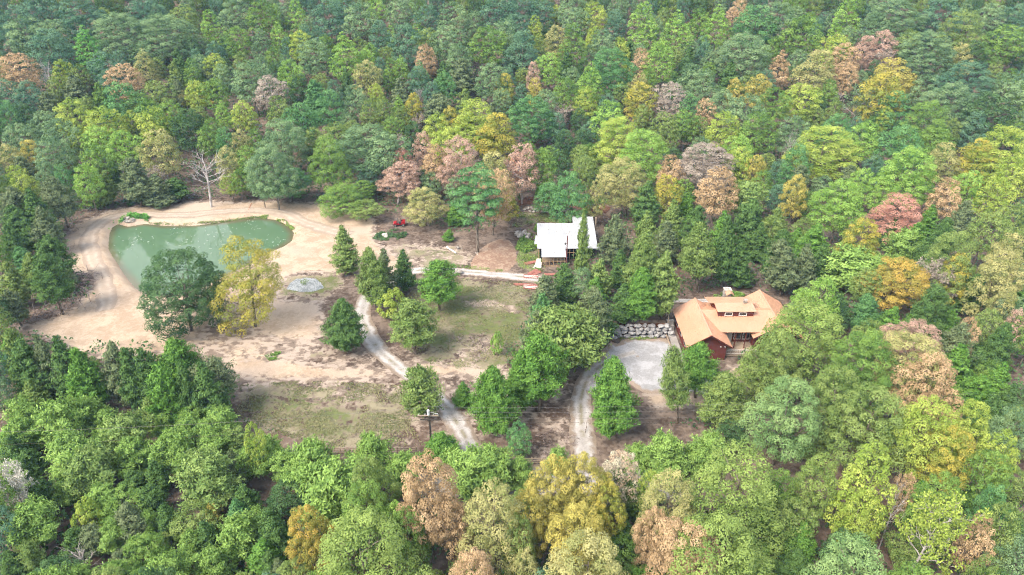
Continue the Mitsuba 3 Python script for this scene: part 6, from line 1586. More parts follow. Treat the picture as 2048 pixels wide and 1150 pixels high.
# the wood going on beyond the frame's edges and over the hill
for i, (x, y, Ht, W, k, pal) in enumerate([(np.float64(-51.3), np.float64(44.6), 4.5, 4.7, 0, 'B'), (np.float64(-46.5), np.float64(43.0), 6.0, 6.0, 1, 'G'), (np.float64(-40.4), np.float64(44.9), 5.6, 4.8, 2, 'O'), (np.float64(-36.2), np.float64(44.5), 5.9, 5.8, 3, 'D'), (np.float64(-31.5), np.float64(43.2), 5.7, 5.4, 4, 'S'), (np.float64(-23.8), np.float64(43.5), 6.1, 5.7, 0, 'B'), (np.float64(-18.2), np.float64(45.3), 4.6, 5.4, 1, 'G'), (np.float64(-8.8), np.float64(45.0), 5.3, 5.9, 2, 'O'), (np.float64(-5.2), np.float64(43.3), 5.3, 4.9, 3, 'D'), (np.float64(-1.0), np.float64(43.2), 6.4, 5.1, 4, 'S'), (np.float64(3.3), np.float64(45.2), 4.4, 6.2, 0, 'B'), (np.float64(40.9), np.float64(44.4), 6.4, 5.9, 1, 'G'), (np.float64(44.2), np.float64(43.8), 4.6, 4.7, 2, 'O'), (np.float64(49.2), np.float64(43.0), 6.4, 5.8, 3, 'D'), (np.float64(54.0), np.float64(49.2), 6.0, 5.6, 4, 'S'), (np.float64(-58.6), np.float64(54.1), 4.5, 5.9, 0, 'B'), (np.float64(-60.1), np.float64(57.5), 6.2, 4.6, 1, 'G'), (np.float64(68.7), np.float64(70.5), 5.9, 5.5, 2, 'O'), (np.float64(72.0), np.float64(75.2), 4.4, 5.9, 3, 'D'), (np.float64(-74.8), np.float64(79.2), 5.2, 4.8, 4, 'S'), (np.float64(-77.4), np.float64(83.8), 5.7, 5.2, 0, 'B'), (np.float64(82.5), np.float64(91.1), 7.3, 6.0, 1, 'G'), (np.float64(-84.4), np.float64(94.2), 6.7, 6.3, 2, 'O'), (np.float64(-89.3), np.float64(100.1), 6.0, 6.5, 3, 'D'), (np.float64(87.4), np.float64(98.9), 8.1, 5.9, 4, 'S'), (np.float64(95.7), np.float64(111.4), 9.0, 5.2, 0, 'B'), (np.float64(-102.5), np.float64(121.9), 6.7, 6.6, 1, 'G'), (np.float64(102.1), np.float64(122.8), 8.7, 6.8, 2, 'O'), (np.float64(108.8), np.float64(132.1), 6.7, 5.8, 3, 'D'), (np.float64(-115.2), np.float64(141.8), 6.4, 5.1, 4, 'S'), (np.float64(114.6), np.float64(140.8), 6.6, 5.8, 0, 'B'), (np.float64(118.1), np.float64(144.8), 7.6, 5.8, 1, 'G'), (np.float64(-118.8), np.float64(149.1), 9.3, 5.9, 2, 'O'), (np.float64(128.8), np.float64(160.4), 7.0, 6.9, 3, 'D'), (np.float64(-127.9), np.float64(162.7), 8.2, 5.5, 4, 'S'), (np.float64(132.6), np.float64(168.5), 7.1, 6.6, 0, 'B'), (np.float64(-138.3), np.float64(178.3), 6.5, 5.5, 1, 'G'), (np.float64(138.4), np.float64(176.6), 8.9, 6.7, 2, 'O'), (np.float64(-141.6), np.float64(185.0), 8.2, 5.6, 3, 'D'), (np.float64(141.6), np.float64(185.5), 10.7, 5.1, 4, 'S'), (np.float64(-146.9), np.float64(191.7), 10.8, 5.3, 0, 'B'), (np.float64(147.5), np.float64(195.4), 9.2, 6.3, 1, 'G'), (np.float64(-151.6), np.float64(200.4), 9.0, 5.5, 2, 'O'), (np.float64(151.0), np.float64(200.0), 11.3, 6.6, 3, 'D'), (np.float64(-155.3), np.float64(208.2), 10.4, 5.3, 4, 'S'), (np.float64(157.0), np.float64(214.2), 9.6, 6.9, 0, 'B'), (np.float64(161.6), np.float64(219.9), 9.4, 6.0, 1, 'G'), (np.float64(-160.9), np.float64(222.5), 10.0, 5.5, 2, 'O'), (np.float64(164.3), np.float64(223.9), 8.9, 6.1, 3, 'D'), (np.float64(-165.6), np.float64(228.1), 9.4, 6.6, 4, 'S'), (np.float64(163.7), np.float64(228.8), 9.2, 6.8, 0, 'B'), (np.float64(-170.4), np.float64(236.7), 10.1, 5.6, 1, 'G'), (np.float64(171.1), np.float64(236.4), 9.2, 6.7, 2, 'O'), (np.float64(-174.7), np.float64(242.5), 10.6, 6.0, 3, 'D'), (np.float64(174.6), np.float64(242.4), 8.6, 5.3, 4, 'S'), (np.float64(-175.2), np.float64(249.6), 10.9, 5.4, 0, 'B'), (np.float64(180.0), np.float64(250.2), 8.7, 6.3, 1, 'G'), (np.float64(180.6), np.float64(256.4), 9.6, 6.3, 2, 'O'), (np.float64(-143.2), np.float64(259.2), 12.0, 5.5, 3, 'D'), (np.float64(160.5), np.float64(261.5), 11.2, 5.0, 4, 'S'), (np.float64(-185.8), np.float64(264.2), 10.8, 6.1, 0, 'B'), (np.float64(-146.7), np.float64(266.2), 10.9, 6.6, 1, 'G'), (np.float64(-141.6), np.float64(264.1), 11.6, 6.0, 2, 'O'), (np.float64(-123.7), np.float64(263.8), 10.6, 6.1, 3, 'D'), (np.float64(-115.8), np.float64(263.4), 11.6, 5.7, 4, 'S'), (np.float64(-105.3), np.float64(264.6), 10.6, 5.9, 0, 'B'), (np.float64(123.4), np.float64(265.6), 11.6, 6.8, 1, 'G'), (np.float64(145.7), np.float64(263.9), 11.2, 5.4, 2, 'O'), (np.float64(165.2), np.float64(265.0), 10.5, 6.4, 3, 'D'), (np.float64(183.6), np.float64(264.0), 10.4, 5.8, 4, 'S'), (np.float64(-187.6), np.float64(270.6), 11.5, 5.3, 0, 'B'), (np.float64(-180.0), np.float64(270.5), 9.4, 6.8, 1, 'G'), (np.float64(-165.4), np.float64(270.2), 10.5, 6.5, 2, 'O'), (np.float64(-148.4), np.float64(270.3), 11.2, 6.7, 3, 'D'), (np.float64(-143.0), np.float64(269.7), 11.2, 5.6, 4, 'S'), (np.float64(-134.8), np.float64(270.3), 10.8, 6.6, 0, 'B'), (np.float64(-124.5), np.float64(269.3), 10.6, 6.4, 1, 'G'), (np.float64(-114.6), np.float64(269.0), 9.6, 6.8, 2, 'O'), (np.float64(-110.1), np.float64(270.1), 9.5, 6.4, 3, 'D'), (np.float64(37.5), np.float64(269.1), 11.9, 6.5, 4, 'S'), (np.float64(62.7), np.float64(270.5), 11.9, 5.0, 0, 'B'), (np.float64(103.9), np.float64(268.2), 11.4, 6.7, 1, 'G'), (np.float64(110.9), np.float64(269.8), 10.5, 5.5, 2, 'O'), (np.float64(119.2), np.float64(270.8), 11.4, 6.1, 3, 'D'), (np.float64(132.9), np.float64(268.0), 11.5, 5.9, 4, 'S'), (np.float64(153.0), np.float64(270.5), 11.7, 5.2, 0, 'B'), (np.float64(168.4), np.float64(270.4), 11.2, 6.7, 1, 'G'), (np.float64(175.7), np.float64(269.7), 10.6, 6.5, 2, 'O'), (np.float64(183.7), np.float64(270.2), 11.7, 5.7, 3, 'D'), (np.float64(188.2), np.float64(268.8), 9.6, 6.9, 4, 'S'), (np.float64(-175.7), np.float64(272.4), 10.7, 6.7, 0, 'B'), (np.float64(-164.4), np.float64(275.0), 11.8, 5.4, 1, 'G'), (np.float64(-158.1), np.float64(273.7), 10.6, 5.6, 2, 'O'), (np.float64(-142.5), np.float64(274.6), 10.0, 6.6, 3, 'D'), (np.float64(-128.5), np.float64(273.7), 9.7, 6.9, 4, 'S'), (np.float64(-120.0), np.float64(272.5), 11.2, 5.8, 0, 'B'), (np.float64(-114.4), np.float64(273.5), 10.0, 6.5, 1, 'G'), (np.float64(-105.3), np.float64(273.1), 11.0, 6.2, 2, 'O'), (np.float64(-95.5), np.float64(274.4), 11.2, 5.7, 3, 'D'), (np.float64(-87.8), np.float64(273.1), 11.7, 5.8, 4, 'S'), (np.float64(-73.2), np.float64(275.2), 10.7, 6.6, 0, 'B'), (np.float64(-34.2), np.float64(272.8), 10.9, 6.9, 1, 'G'), (np.float64(-17.7), np.float64(275.0), 9.7, 6.4, 2, 'O'), (np.float64(-13.9), np.float64(272.9), 11.1, 5.3, 3, 'D'), (np.float64(40.7), np.float64(274.4), 10.7, 6.3, 4, 'S'), (np.float64(51.0), np.float64(273.4), 11.3, 6.0, 0, 'B'), (np.float64(55.2), np.float64(274.2), 10.8, 6.2, 1, 'G'), (np.float64(59.9), np.float64(273.7), 10.3, 5.3, 2, 'O'), (np.float64(69.1), np.float64(273.4), 10.8, 7.0, 3, 'D'), (np.float64(76.9), np.float64(273.2), 11.9, 5.0, 4, 'S'), (np.float64(91.4), np.float64(273.4), 10.4, 6.0, 0, 'B'), (np.float64(102.3), np.float64(274.3), 11.4, 5.3, 1, 'G'), (np.float64(106.8), np.float64(275.0), 10.3, 5.5, 2, 'O'), (np.float64(114.3), np.float64(274.2), 11.3, 6.7, 3, 'D'), (np.float64(129.9), np.float64(273.2), 10.3, 5.7, 4, 'S'), (np.float64(141.1), np.float64(272.9), 10.7, 6.3, 0, 'B'), (np.float64(161.5), np.float64(274.8), 10.0, 5.0, 1, 'G'), (np.float64(166.1), np.float64(275.1), 10.4, 5.8, 2, 'O'), (np.float64(184.8), np.float64(275.2), 10.4, 6.9, 3, 'D'), (np.float64(192.3), np.float64(273.6), 11.0, 5.6, 4, 'S'), (np.float64(-189.7), np.float64(276.9), 11.2, 5.2, 0, 'B'), (np.float64(-183.0), np.float64(278.4), 9.8, 5.1, 1, 'G'), (np.float64(-174.1), np.float64(277.7), 10.3, 5.3, 2, 'O'), (np.float64(-147.6), np.float64(279.9), 10.3, 6.1, 3, 'D'), (np.float64(-134.0), np.float64(277.1), 10.5, 5.4, 4, 'S'), (np.float64(-128.2), np.float64(278.5), 9.3, 6.2, 0, 'B'), (np.float64(-120.7), np.float64(279.6), 8.9, 6.1, 1, 'G'), (np.float64(-110.6), np.float64(278.9), 8.8, 6.7, 2, 'O'), (np.float64(-102.1), np.float64(278.2), 9.6, 5.1, 3, 'D'), (np.float64(-91.1), np.float64(279.1), 10.2, 6.5, 4, 'S'), (np.float64(-79.0), np.float64(276.8), 10.0, 6.9, 0, 'B'), (np.float64(-66.3), np.float64(279.6), 10.7, 6.3, 1, 'G'), (np.float64(-55.4), np.float64(278.9), 10.4, 5.8, 2, 'O'), (np.float64(-46.4), np.float64(278.5), 11.5, 5.2, 3, 'D'), (np.float64(-36.2), np.float64(276.9), 11.1, 6.5, 4, 'S'), (np.float64(-28.2), np.float64(279.9), 9.0, 6.9, 0, 'B'), (np.float64(-10.6), np.float64(277.8), 10.5, 6.8, 1, 'G'), (np.float64(27.6), np.float64(278.8), 11.7, 6.2, 2, 'O'), (np.float64(35.3), np.float64(280.0), 10.9, 5.1, 3, 'D'), (np.float64(47.0), np.float64(277.2), 12.0, 5.9, 4, 'S'), (np.float64(56.1), np.float64(279.7), 11.2, 6.5, 0, 'B'), (np.float64(62.9), np.float64(278.5), 11.0, 5.5, 1, 'G'), (np.float64(72.9), np.float64(278.8), 8.7, 6.6, 2, 'O'), (np.float64(81.2), np.float64(279.0), 10.1, 5.4, 3, 'D'), (np.float64(87.2), np.float64(278.2), 9.8, 6.7, 4, 'S'), (np.float64(100.7), np.float64(279.2), 11.2, 5.9, 0, 'B'), (np.float64(110.8), np.float64(279.3), 9.1, 5.1, 1, 'G'), (np.float64(119.8), np.float64(277.9), 11.3, 5.1, 2, 'O'), (np.float64(129.1), np.float64(278.3), 10.9, 5.2, 3, 'D'), (np.float64(134.1), np.float64(278.9), 8.6, 6.7, 4, 'S'), (np.float64(143.0), np.float64(277.1), 11.5, 5.3, 0, 'B'), (np.float64(147.5), np.float64(277.2), 9.9, 5.2, 1, 'G'), (np.float64(151.9), np.float64(278.1), 10.5, 7.0, 2, 'O'), (np.float64(157.0), np.float64(277.4), 10.0, 6.1, 3, 'D'), (np.float64(169.7), np.float64(279.1), 11.2, 6.7, 4, 'S'), (np.float64(174.7), np.float64(279.5), 9.0, 5.4, 0, 'B'), (np.float64(179.5), np.float64(278.0), 9.2, 5.7, 1, 'G'), (np.float64(187.3), np.float64(279.6), 11.4, 5.4, 2, 'O'), (np.float64(193.7), np.float64(279.3), 11.3, 6.8, 3, 'D'), (np.float64(-196.9), np.float64(283.8), 11.3, 5.4, 4, 'S'), (np.float64(-192.6), np.float64(284.0), 9.6, 5.4, 0, 'B'), (np.float64(-178.5), np.float64(283.1), 9.7, 6.0, 1, 'G'), (np.float64(-171.7), np.float64(282.2), 10.1, 6.2, 2, 'O'), (np.float64(-165.1), np.float64(282.1), 8.9, 6.7, 3, 'D'), (np.float64(-155.8), np.float64(283.1), 8.6, 6.0, 4, 'S'), (np.float64(-143.8), np.float64(281.7), 9.6, 5.7, 0, 'B'), (np.float64(-114.9), np.float64(284.1), 11.1, 5.4, 1, 'G'), (np.float64(-109.3), np.float64(283.9), 9.6, 6.5, 2, 'O'), (np.float64(-101.1), np.float64(284.3), 9.2, 6.0, 3, 'D'), (np.float64(-83.5), np.float64(283.8), 8.7, 6.7, 4, 'S'), (np.float64(-78.5), np.float64(283.5), 10.1, 5.0, 0, 'B'), (np.float64(-69.9), np.float64(284.0), 11.2, 6.4, 1, 'G'), (np.float64(-60.6), np.float64(284.2), 11.1, 6.2, 2, 'O'), (np.float64(-55.2), np.float64(284.4), 11.2, 6.1, 3, 'D'), (np.float64(-41.5), np.float64(284.6), 11.8, 6.3, 4, 'S'), (np.float64(-31.1), np.float64(283.9), 10.3, 6.5, 0, 'B'), (np.float64(-21.9), np.float64(282.3), 10.8, 5.5, 1, 'G'), (np.float64(-17.2), np.float64(282.5), 10.6, 6.9, 2, 'O'), (np.float64(-9.8), np.float64(283.6), 10.2, 5.5, 3, 'D'), (np.float64(-4.9), np.float64(282.6), 11.4, 5.9, 4, 'S'), (np.float64(-0.5), np.float64(283.7), 10.4, 5.9, 0, 'B'), (np.float64(9.9), np.float64(281.7), 11.6, 6.0, 1, 'G'), (np.float64(14.0), np.float64(283.4), 10.2, 5.4, 2, 'O'), (np.float64(21.2), np.float64(284.1), 10.8, 6.1, 3, 'D'), (np.float64(42.2), np.float64(283.0), 9.2, 6.0, 4, 'S'), (np.float64(59.2), np.float64(284.3), 9.6, 5.9, 0, 'B'), (np.float64(68.2), np.float64(281.8), 8.8, 5.9, 1, 'G'), (np.float64(74.2), np.float64(283.3), 11.7, 7.0, 2, 'O'), (np.float64(87.1), np.float64(284.2), 10.9, 6.3, 3, 'D'), (np.float64(92.2), np.float64(284.3), 9.9, 6.4, 4, 'S'), (np.float64(106.5), np.float64(282.8), 11.9, 5.9, 0, 'B'), (np.float64(113.1), np.float64(284.3), 9.1, 5.7, 1, 'G'), (np.float64(118.9), np.float64(283.1), 11.8, 6.7, 2, 'O'), (np.float64(123.4), np.float64(282.6), 11.1, 5.7, 3, 'D'), (np.float64(127.5), np.float64(284.4), 11.1, 5.8, 4, 'S'), (np.float64(132.1), np.float64(283.0), 10.0, 5.6, 0, 'B'), (np.float64(137.9), np.float64(281.9), 9.4, 6.1, 1, 'G'), (np.float64(155.0), np.float64(281.6), 11.8, 6.2, 2, 'O'), (np.float64(165.7), np.float64(282.9), 9.6, 5.9, 3, 'D'), (np.float64(178.5), np.float64(283.8), 9.1, 6.2, 4, 'S'), (np.float64(184.0), np.float64(283.9), 11.6, 6.7, 0, 'B'), (np.float64(-193.5), np.float64(288.3), 9.2, 6.8, 1, 'G'), (np.float64(-184.2), np.float64(286.9), 9.7, 6.0, 2, 'O'), (np.float64(-110.3), np.float64(288.0), 8.9, 6.7, 3, 'D'), (np.float64(-105.9), np.float64(287.8), 10.8, 6.1, 4, 'S'), (np.float64(-95.5), np.float64(288.2), 9.3, 5.8, 0, 'B'), (np.float64(-91.1), np.float64(286.3), 11.2, 6.0, 1, 'G'), (np.float64(-77.2), np.float64(287.6), 11.2, 5.6, 2, 'O'), (np.float64(-68.1), np.float64(288.1), 9.7, 5.6, 3, 'D'), (np.float64(-51.5), np.float64(287.2), 10.2, 6.4, 4, 'S'), (np.float64(-37.2), np.float64(288.5), 9.5, 6.4, 0, 'B'), (np.float64(-32.9), np.float64(287.9), 10.7, 5.1, 1, 'G'), (np.float64(-27.5), np.float64(288.5), 9.2, 5.2, 2, 'O'), (np.float64(-23.3), np.float64(287.6), 10.1, 6.8, 3, 'D'), (np.float64(-13.5), np.float64(286.6), 9.2, 5.8, 4, 'S'), (np.float64(-5.4), np.float64(287.9), 11.8, 5.2, 0, 'B'), (np.float64(4.9), np.float64(287.2), 11.3, 5.9, 1, 'G'), (np.float64(10.0), np.float64(289.2), 10.6, 6.3, 2, 'O'), (np.float64(28.7), np.float64(289.2), 10.0, 6.8, 3, 'D'), (np.float64(35.2), np.float64(287.6), 11.4, 6.5, 4, 'S'), (np.float64(46.6), np.float64(287.7), 9.7, 5.6, 0, 'B'), (np.float64(55.3), np.float64(287.3), 9.9, 6.1, 1, 'G'), (np.float64(63.8), np.float64(287.8), 11.1, 5.3, 2, 'O'), (np.float64(73.0), np.float64(288.5), 10.8, 6.3, 3, 'D'), (np.float64(81.9), np.float64(289.2), 9.6, 5.8, 4, 'S'), (np.float64(97.7), np.float64(287.1), 9.8, 6.2, 0, 'B'), (np.float64(101.9), np.float64(288.8), 10.4, 6.7, 1, 'G'), (np.float64(110.9), np.float64(287.9), 10.3, 5.7, 2, 'O'), (np.float64(132.5), np.float64(288.2), 9.9, 5.3, 3, 'D'), (np.float64(139.1), np.float64(288.7), 9.4, 5.3, 4, 'S'), (np.float64(149.8), np.float64(287.1), 9.0, 6.7, 0, 'B'), (np.float64(155.9), np.float64(288.5), 9.4, 5.1, 1, 'G'), (np.float64(163.8), np.float64(288.1), 10.3, 5.7, 2, 'O'), (np.float64(170.0), np.float64(286.2), 9.2, 7.0, 3, 'D'), (np.float64(177.5), np.float64(288.1), 10.3, 5.5, 4, 'S'), (np.float64(193.0), np.float64(286.9), 9.9, 5.3, 0, 'B'), (np.float64(-86.7), np.float64(293.6), 8.5, 5.8, 1, 'G'), (np.float64(-82.0), np.float64(291.5), 8.6, 6.7, 2, 'O'), (np.float64(-73.7), np.float64(291.1), 9.7, 6.9, 3, 'D'), (np.float64(-64.8), np.float64(290.7), 11.0, 5.5, 4, 'S'), (np.float64(-47.4), np.float64(293.2), 9.3, 6.8, 0, 'B'), (np.float64(-17.4), np.float64(291.1), 8.8, 6.4, 1, 'G'), (np.float64(-13.2), np.float64(292.7), 10.1, 5.2, 2, 'O'), (np.float64(-4.4), np.float64(293.1), 11.3, 6.4, 3, 'D'), (np.float64(-0.0), np.float64(292.8), 10.2, 6.1, 4, 'S'), (np.float64(12.5), np.float64(293.8), 9.5, 5.6, 0, 'B'), (np.float64(23.7), np.float64(290.8), 8.9, 5.6, 1, 'G'), (np.float64(33.4), np.float64(291.9), 9.1, 5.5, 2, 'O'), (np.float64(42.5), np.float64(291.8), 8.9, 5.2, 3, 'D'), (np.float64(60.8), np.float64(291.4), 11.0, 6.9, 4, 'S'), (np.float64(68.3), np.float64(290.7), 9.5, 5.8, 0, 'B'), (np.float64(72.6), np.float64(292.8), 10.8, 5.4, 1, 'G'), (np.float64(77.7), np.float64(293.3), 10.7, 6.5, 2, 'O'), (np.float64(86.0), np.float64(290.8), 10.3, 6.6, 3, 'D'), (np.float64(92.8), np.float64(293.1), 10.1, 6.4, 4, 'S'), (np.float64(169.2), np.float64(291.5), 9.1, 5.1, 0, 'B'), (np.float64(-61.5), np.float64(295.3), 9.9, 6.4, 1, 'G'), (np.float64(-26.5), np.float64(295.5), 9.5, 6.5, 2, 'O'), (np.float64(18.6), np.float64(295.9), 10.2, 6.0, 3, 'D'), (np.float64(23.8), np.float64(295.3), 10.2, 6.0, 4, 'S'), (np.float64(35.0), np.float64(298.1), 9.4, 6.7, 0, 'B'), (np.float64(70.0), np.float64(297.5), 8.6, 6.0, 1, 'G')]):
    mdl = ('o0', 'o1', 'o2', 'o3', 'p0')[k]
    h0, r0 = SIZES[mdl[0]]
    scene[f'distant_wood__{i + 1:03d}'] = {'type': 'instance', 'shapes': {'type': 'ref', 'id': model(mdl, pal)},
                                            'to_world': T().translate([x, y, gz(x, y)]) @ T().rotate([0, 0, 1], i * 77.0) @ T().scale([W / 2 / r0, W / 2 / r0, (Ht + 4) / h0])}
labels['distant_wood'] = {'label': 'wood going on over the hill beyond the top of the picture', 'kind': 'stuff', 'category': 'wood'}

# ---------------------------------------------------------------- the orange roofed cabin
def slab(quad, thick=.07):
    """A flat panel with the four corners given anticlockwise seen from above."""
    q = np.array(quad, float)
    n = np.cross(q[1] - q[0], q[3] - q[0])
    n /= np.linalg.norm(n)
    v = np.vstack([q, q - n * thick])
    f = [[0, 1, 2], [0, 2, 3], [4, 6, 5], [4, 7, 6]]
    for i in range(4):
        j = (i + 1) % 4
        f += [[i, 4 + i, 4 + j], [i, 4 + j, j]]
    return trimesh.Trimesh(v, f, process=False), n


def ribbed(quad, pitch=.42, thick=.07, rib=.035):
    """quad: eave start, eave end, ridge end, ridge start; standing seams run from eave to ridge."""
    m, n = slab(quad, thick)
    q = np.array(quad, float)
    k = max(2, int(np.linalg.norm(q[1] - q[0]) / pitch))
    ms = [m]
    for i in range(k + 1):
        s = np.clip(i / k, .006, .994)
        a, b = q[0] + (q[1] - q[0]) * s + n * rib * .4, q[3] + (q[2] - q[3]) * s + n * rib * .4
        ms.append(beam(a, b, .035, rib))
    return cat(ms)


def gabled(x0, x1, y0, y1, zr, ze, z0):
    """A gabled block with its ridge along y."""
    xm = (x0 + x1) / 2
    pts = [(x0, z0), (x1, z0), (x1, ze), (xm, zr), (x0, ze)]
    v = np.array([(x, y0, z) for x, z in pts] + [(x, y1, z) for x, z in pts])
    f = [[0, 1, 2], [0, 2, 3], [0, 3, 4], [5, 7, 6], [5, 8, 7], [5, 9, 8]]
    for i in range(5):
        j = (i + 1) % 5
        f += [[i, 5 + i, 5 + j], [i, 5 + j, j]]
    return trimesh.Trimesh(v, [t[::-1] for t in f], process=False)


cabin = thing('cabin', 'dark red cabin with orange metal roofs in two gabled wings and a raised dormer', 'cabin')
part(cabin, 'wing_wall', gabled(29.2, 35.3, 93.6, 104.0, 5.25, 3.25, -.3), 'red_siding')
part(cabin, 'wing_wall', gabled(40.9, 47.9, 96.4, 106.7, 5.25, 3.0, -.3), 'red_siding')
part(cabin, 'main_wall', box((38.1, 102.7, 1.35), (5.5, 8.4, 3.3)), 'red_siding')
LX, LZ, EL, ER, LE = 32.2, 5.5, 28.5, 36.0, 3.12
part(cabin, 'roof_panel', ribbed([(EL, 104.6, LE), (EL, 92.8, LE), (LX, 92.8, LZ), (LX, 104.6, LZ)]), 'orange_metal')
part(cabin, 'roof_panel', ribbed([(ER, 92.8, LE), (ER, 104.6, LE), (LX, 104.6, LZ), (LX, 92.8, LZ)]), 'orange_metal')
RX = 44.4
part(cabin, 'roof_panel', ribbed([(40.2, 107.4, 3.0), (40.2, 95.6, 3.0), (RX, 95.6, LZ), (RX, 107.4, LZ)]), 'orange_metal')
part(cabin, 'roof_panel', ribbed([(48.6, 95.6, 3.0), (48.6, 107.4, 3.0), (RX, 107.4, LZ), (RX, 95.6, LZ)]), 'orange_metal')
part(cabin, 'roof_panel', ribbed([(32.4, 96.3, 3.78), (44.2, 96.3, 3.78), (44.2, 100.8, LZ - .02), (32.4, 100.8, LZ - .02)]), 'orange_metal')
part(cabin, 'roof_panel', ribbed([(44.2, 107.3, 2.95), (32.4, 107.3, 2.95), (32.4, 100.8, LZ - .02), (44.2, 100.8, LZ - .02)]), 'orange_metal')
part(cabin, 'ridge_cap', cat([beam((LX, 92.78, LZ + .03), (LX, 104.62, LZ + .03), .26, .06), beam((RX, 95.58, LZ + .03), (RX, 107.42, LZ + .03), .26, .06), beam((32.5, 100.8, LZ + .01), (44.1, 100.8, LZ + .01), .06, .24)]), 'orange_metal')
tr = []
for x0, xm, x1, y, ze in ((EL, LX, ER, 92.79, LE), (40.2, RX, 48.6, 95.59, 3.0)):
    tr += [beam((x0, y, ze - .13), (xm, y, LZ - .13), .06, .2), beam((xm, y, LZ - .13), (x1, y, ze - .13), .06, .2)]
part(cabin, 'barge_board', cat(tr), 'red_siding')
# the dormer
dv = np.array([(x, y, zz) for x in (35.0, 41.0) for y, zz in ((99.4, 4.4), (104.9, 4.4), (104.9, 5.33), (101.5, 6.26), (99.4, 6.05))])
dormer = part(cabin, 'dormer', trimesh.Trimesh(dv, [[0, 1, 2], [0, 2, 3], [0, 3, 4], [5, 7, 6], [5, 8, 7], [5, 9, 8]] + [q for i in range(5) for q in ([i, 5 + i, 5 + (i + 1) % 5], [i, 5 + (i + 1) % 5, (i + 1) % 5])], process=False), 'red_siding')
part(dormer, 'roof', cat([ribbed([(34.7, 99.05, 6.09), (41.3, 99.05, 6.09), (41.3, 101.5, 6.36), (34.7, 101.5, 6.36)]), ribbed([(41.9, 105.2, 5.35), (34.0, 105.2, 5.35), (34.0, 101.5, 6.36), (41.9, 101.5, 6.36)])]), 'orange_metal')
for cx in (36.75, 39.15):
    yf = 99.37
    fr = [box((cx, yf, 5.72), (1.35, .12, .13)), box((cx, yf, 5.13), (1.35, .12, .13)), box((cx - .61, yf, 5.425), (.13, .12, .46)), box((cx + .61, yf, 5.425), (.13, .12, .46))]
    part(dormer, 'window_frame', cat(fr), 'white_paint')
    part(dormer, 'window_pane', box((cx, yf + .01, 5.425), (1.09, .05, .46)), 'window_dark')
# chimneys
rng = np.random.default_rng(8)
cs = []
for lv in range(14):
    z = .2 + lv * .38
    for k in range(3):
        for s in (0, 1):
            cs.append(box((38.45 + k * .42 + rng.normal() * .03, 107.6 + s * .55 + rng.normal() * .03, z), (.40 * rng.uniform(.85, 1.05), .55 * rng.uniform(.9, 1.05), .36 * rng.uniform(.85, 1.0)), rng.normal() * .05))
ch = part(cabin, 'stone_chimney', cat(cs), 'rubble_stone')
part(ch, 'cap', cat([box((38.87, 107.87, 5.42), (1.35, 1.2, .12)), box((38.7, 107.87, 5.58), (.4, .5, .25))]), 'pale_stone')
part(cabin, 'vent_chimney', cat([box((39.95, 101.5, 6.6), (.5, .5, .75)), box((39.95, 101.5, 7.0), (.62, .62, .08))]), 'rubble_stone')
part(cabin, 'chimney_cricket', cat([slab([(38.2, 105.9, 5.2), (38.9, 105.9, 5.7), (38.9, 107.2, 5.7), (38.2, 107.2, 5.2)])[0], slab([(38.9, 105.9, 5.7), (39.6, 105.9, 5.2), (39.6, 107.2, 5.2), (38.9, 107.2, 5.7)])[0]]), 'orange_metal')
# the porch between the wings
part(cabin, 'porch_floor', box((38.1, 96.6, .28), (5.5, 4.2, .2)), 'grey_wood')
for x in (35.9, 37.6, 39.3, 40.7):
    part(cabin, 'porch_post', box((x, 96.6, 2.0), (.14, .14, 3.3)), 'red_siding')
rl = [box((38.3, 94.7, 1.28), (5.0, .08, .08)), box((38.3, 94.7, .55), (5.0, .08, .08))] + [box((35.85 + k * .35, 94.7, .9), (.05, .05, .75)) for k in range(15)]
part(cabin, 'porch_railing', cat(rl), 'white_paint')
door = part(cabin, 'porch_door', box((37.2, 98.47, 1.4), (1.0, .06, 2.1)), 'white_paint')
for x in (38.6, 40.1):
    w = part(cabin, 'porch_window', cat([box((x, 98.46, 2.25), (1.2, .08, .1)), box((x, 98.46, .95), (1.2, .08, .1)), box((x - .55, 98.46, 1.6), (.1, .08, 1.2)), box((x + .55, 98.46, 1.6), (.1, .08, 1.2))]), 'white_paint')
    part(w, 'pane', box((x, 98.48, 1.6), (1.0, .04, 1.2)), 'window_dark')
for y in (95.0, 98.0, 101.0):
    part(cabin, 'wall_lamp', cyl((29.05, y, 2.5), (28.95, y, 2.5), .12), 'white_paint')
for x in (34.3, 35.0):
    part(cabin, 'wall_lamp', cyl((x, 93.58, 2.75), (x, 93.46, 2.75), .09), 'white_paint')
for y in (96.5, 99.5, 102.3):
    w = part(cabin, 'side_window', box((29.17, y, 1.7), (.08, 1.1, 1.2)), 'white_paint')
    part(w, 'pane', box((29.14, y, 1.7), (.06, .9, 1.0)), 'window_dark')
structure('side_walkway', cat([box((28.0, 97.6, .16), (1.25, 9.6, .34)), box((28.0, 102.6, .55), (1.25, .6, 1.1)), box((28.0, 103.2, .9), (1.25, .6, 1.8))]), 'concrete', 'pale concrete walk along the left wall of the cabin')
st = thing('stair_railing', 'small weathered wooden railing at the back corner of the cabin wall', 'railing')
for x, y in ((27.3, 101.8), (27.3, 103.6), (28.4, 103.6)):
    part(st, 'post', box((x, y, gz(27.0, y) + .55), (.12, .12, 1.3)), 'grey_wood')
part(st, 'rail', cat([beam((27.3, 101.8, gz(27.0, 101.8) + 1.1), (27.3, 103.6, gz(27.0, 103.6) + 1.15), .08), beam((27.3, 103.6, gz(27.0, 103.6) + 1.15), (28.4, 103.6, gz(27.0, 103.6) + 1.15), .08)]), 'grey_wood')
bs = thing('boundary_stake', 'leaning pale board at the right end of the boulder wall', 'board')
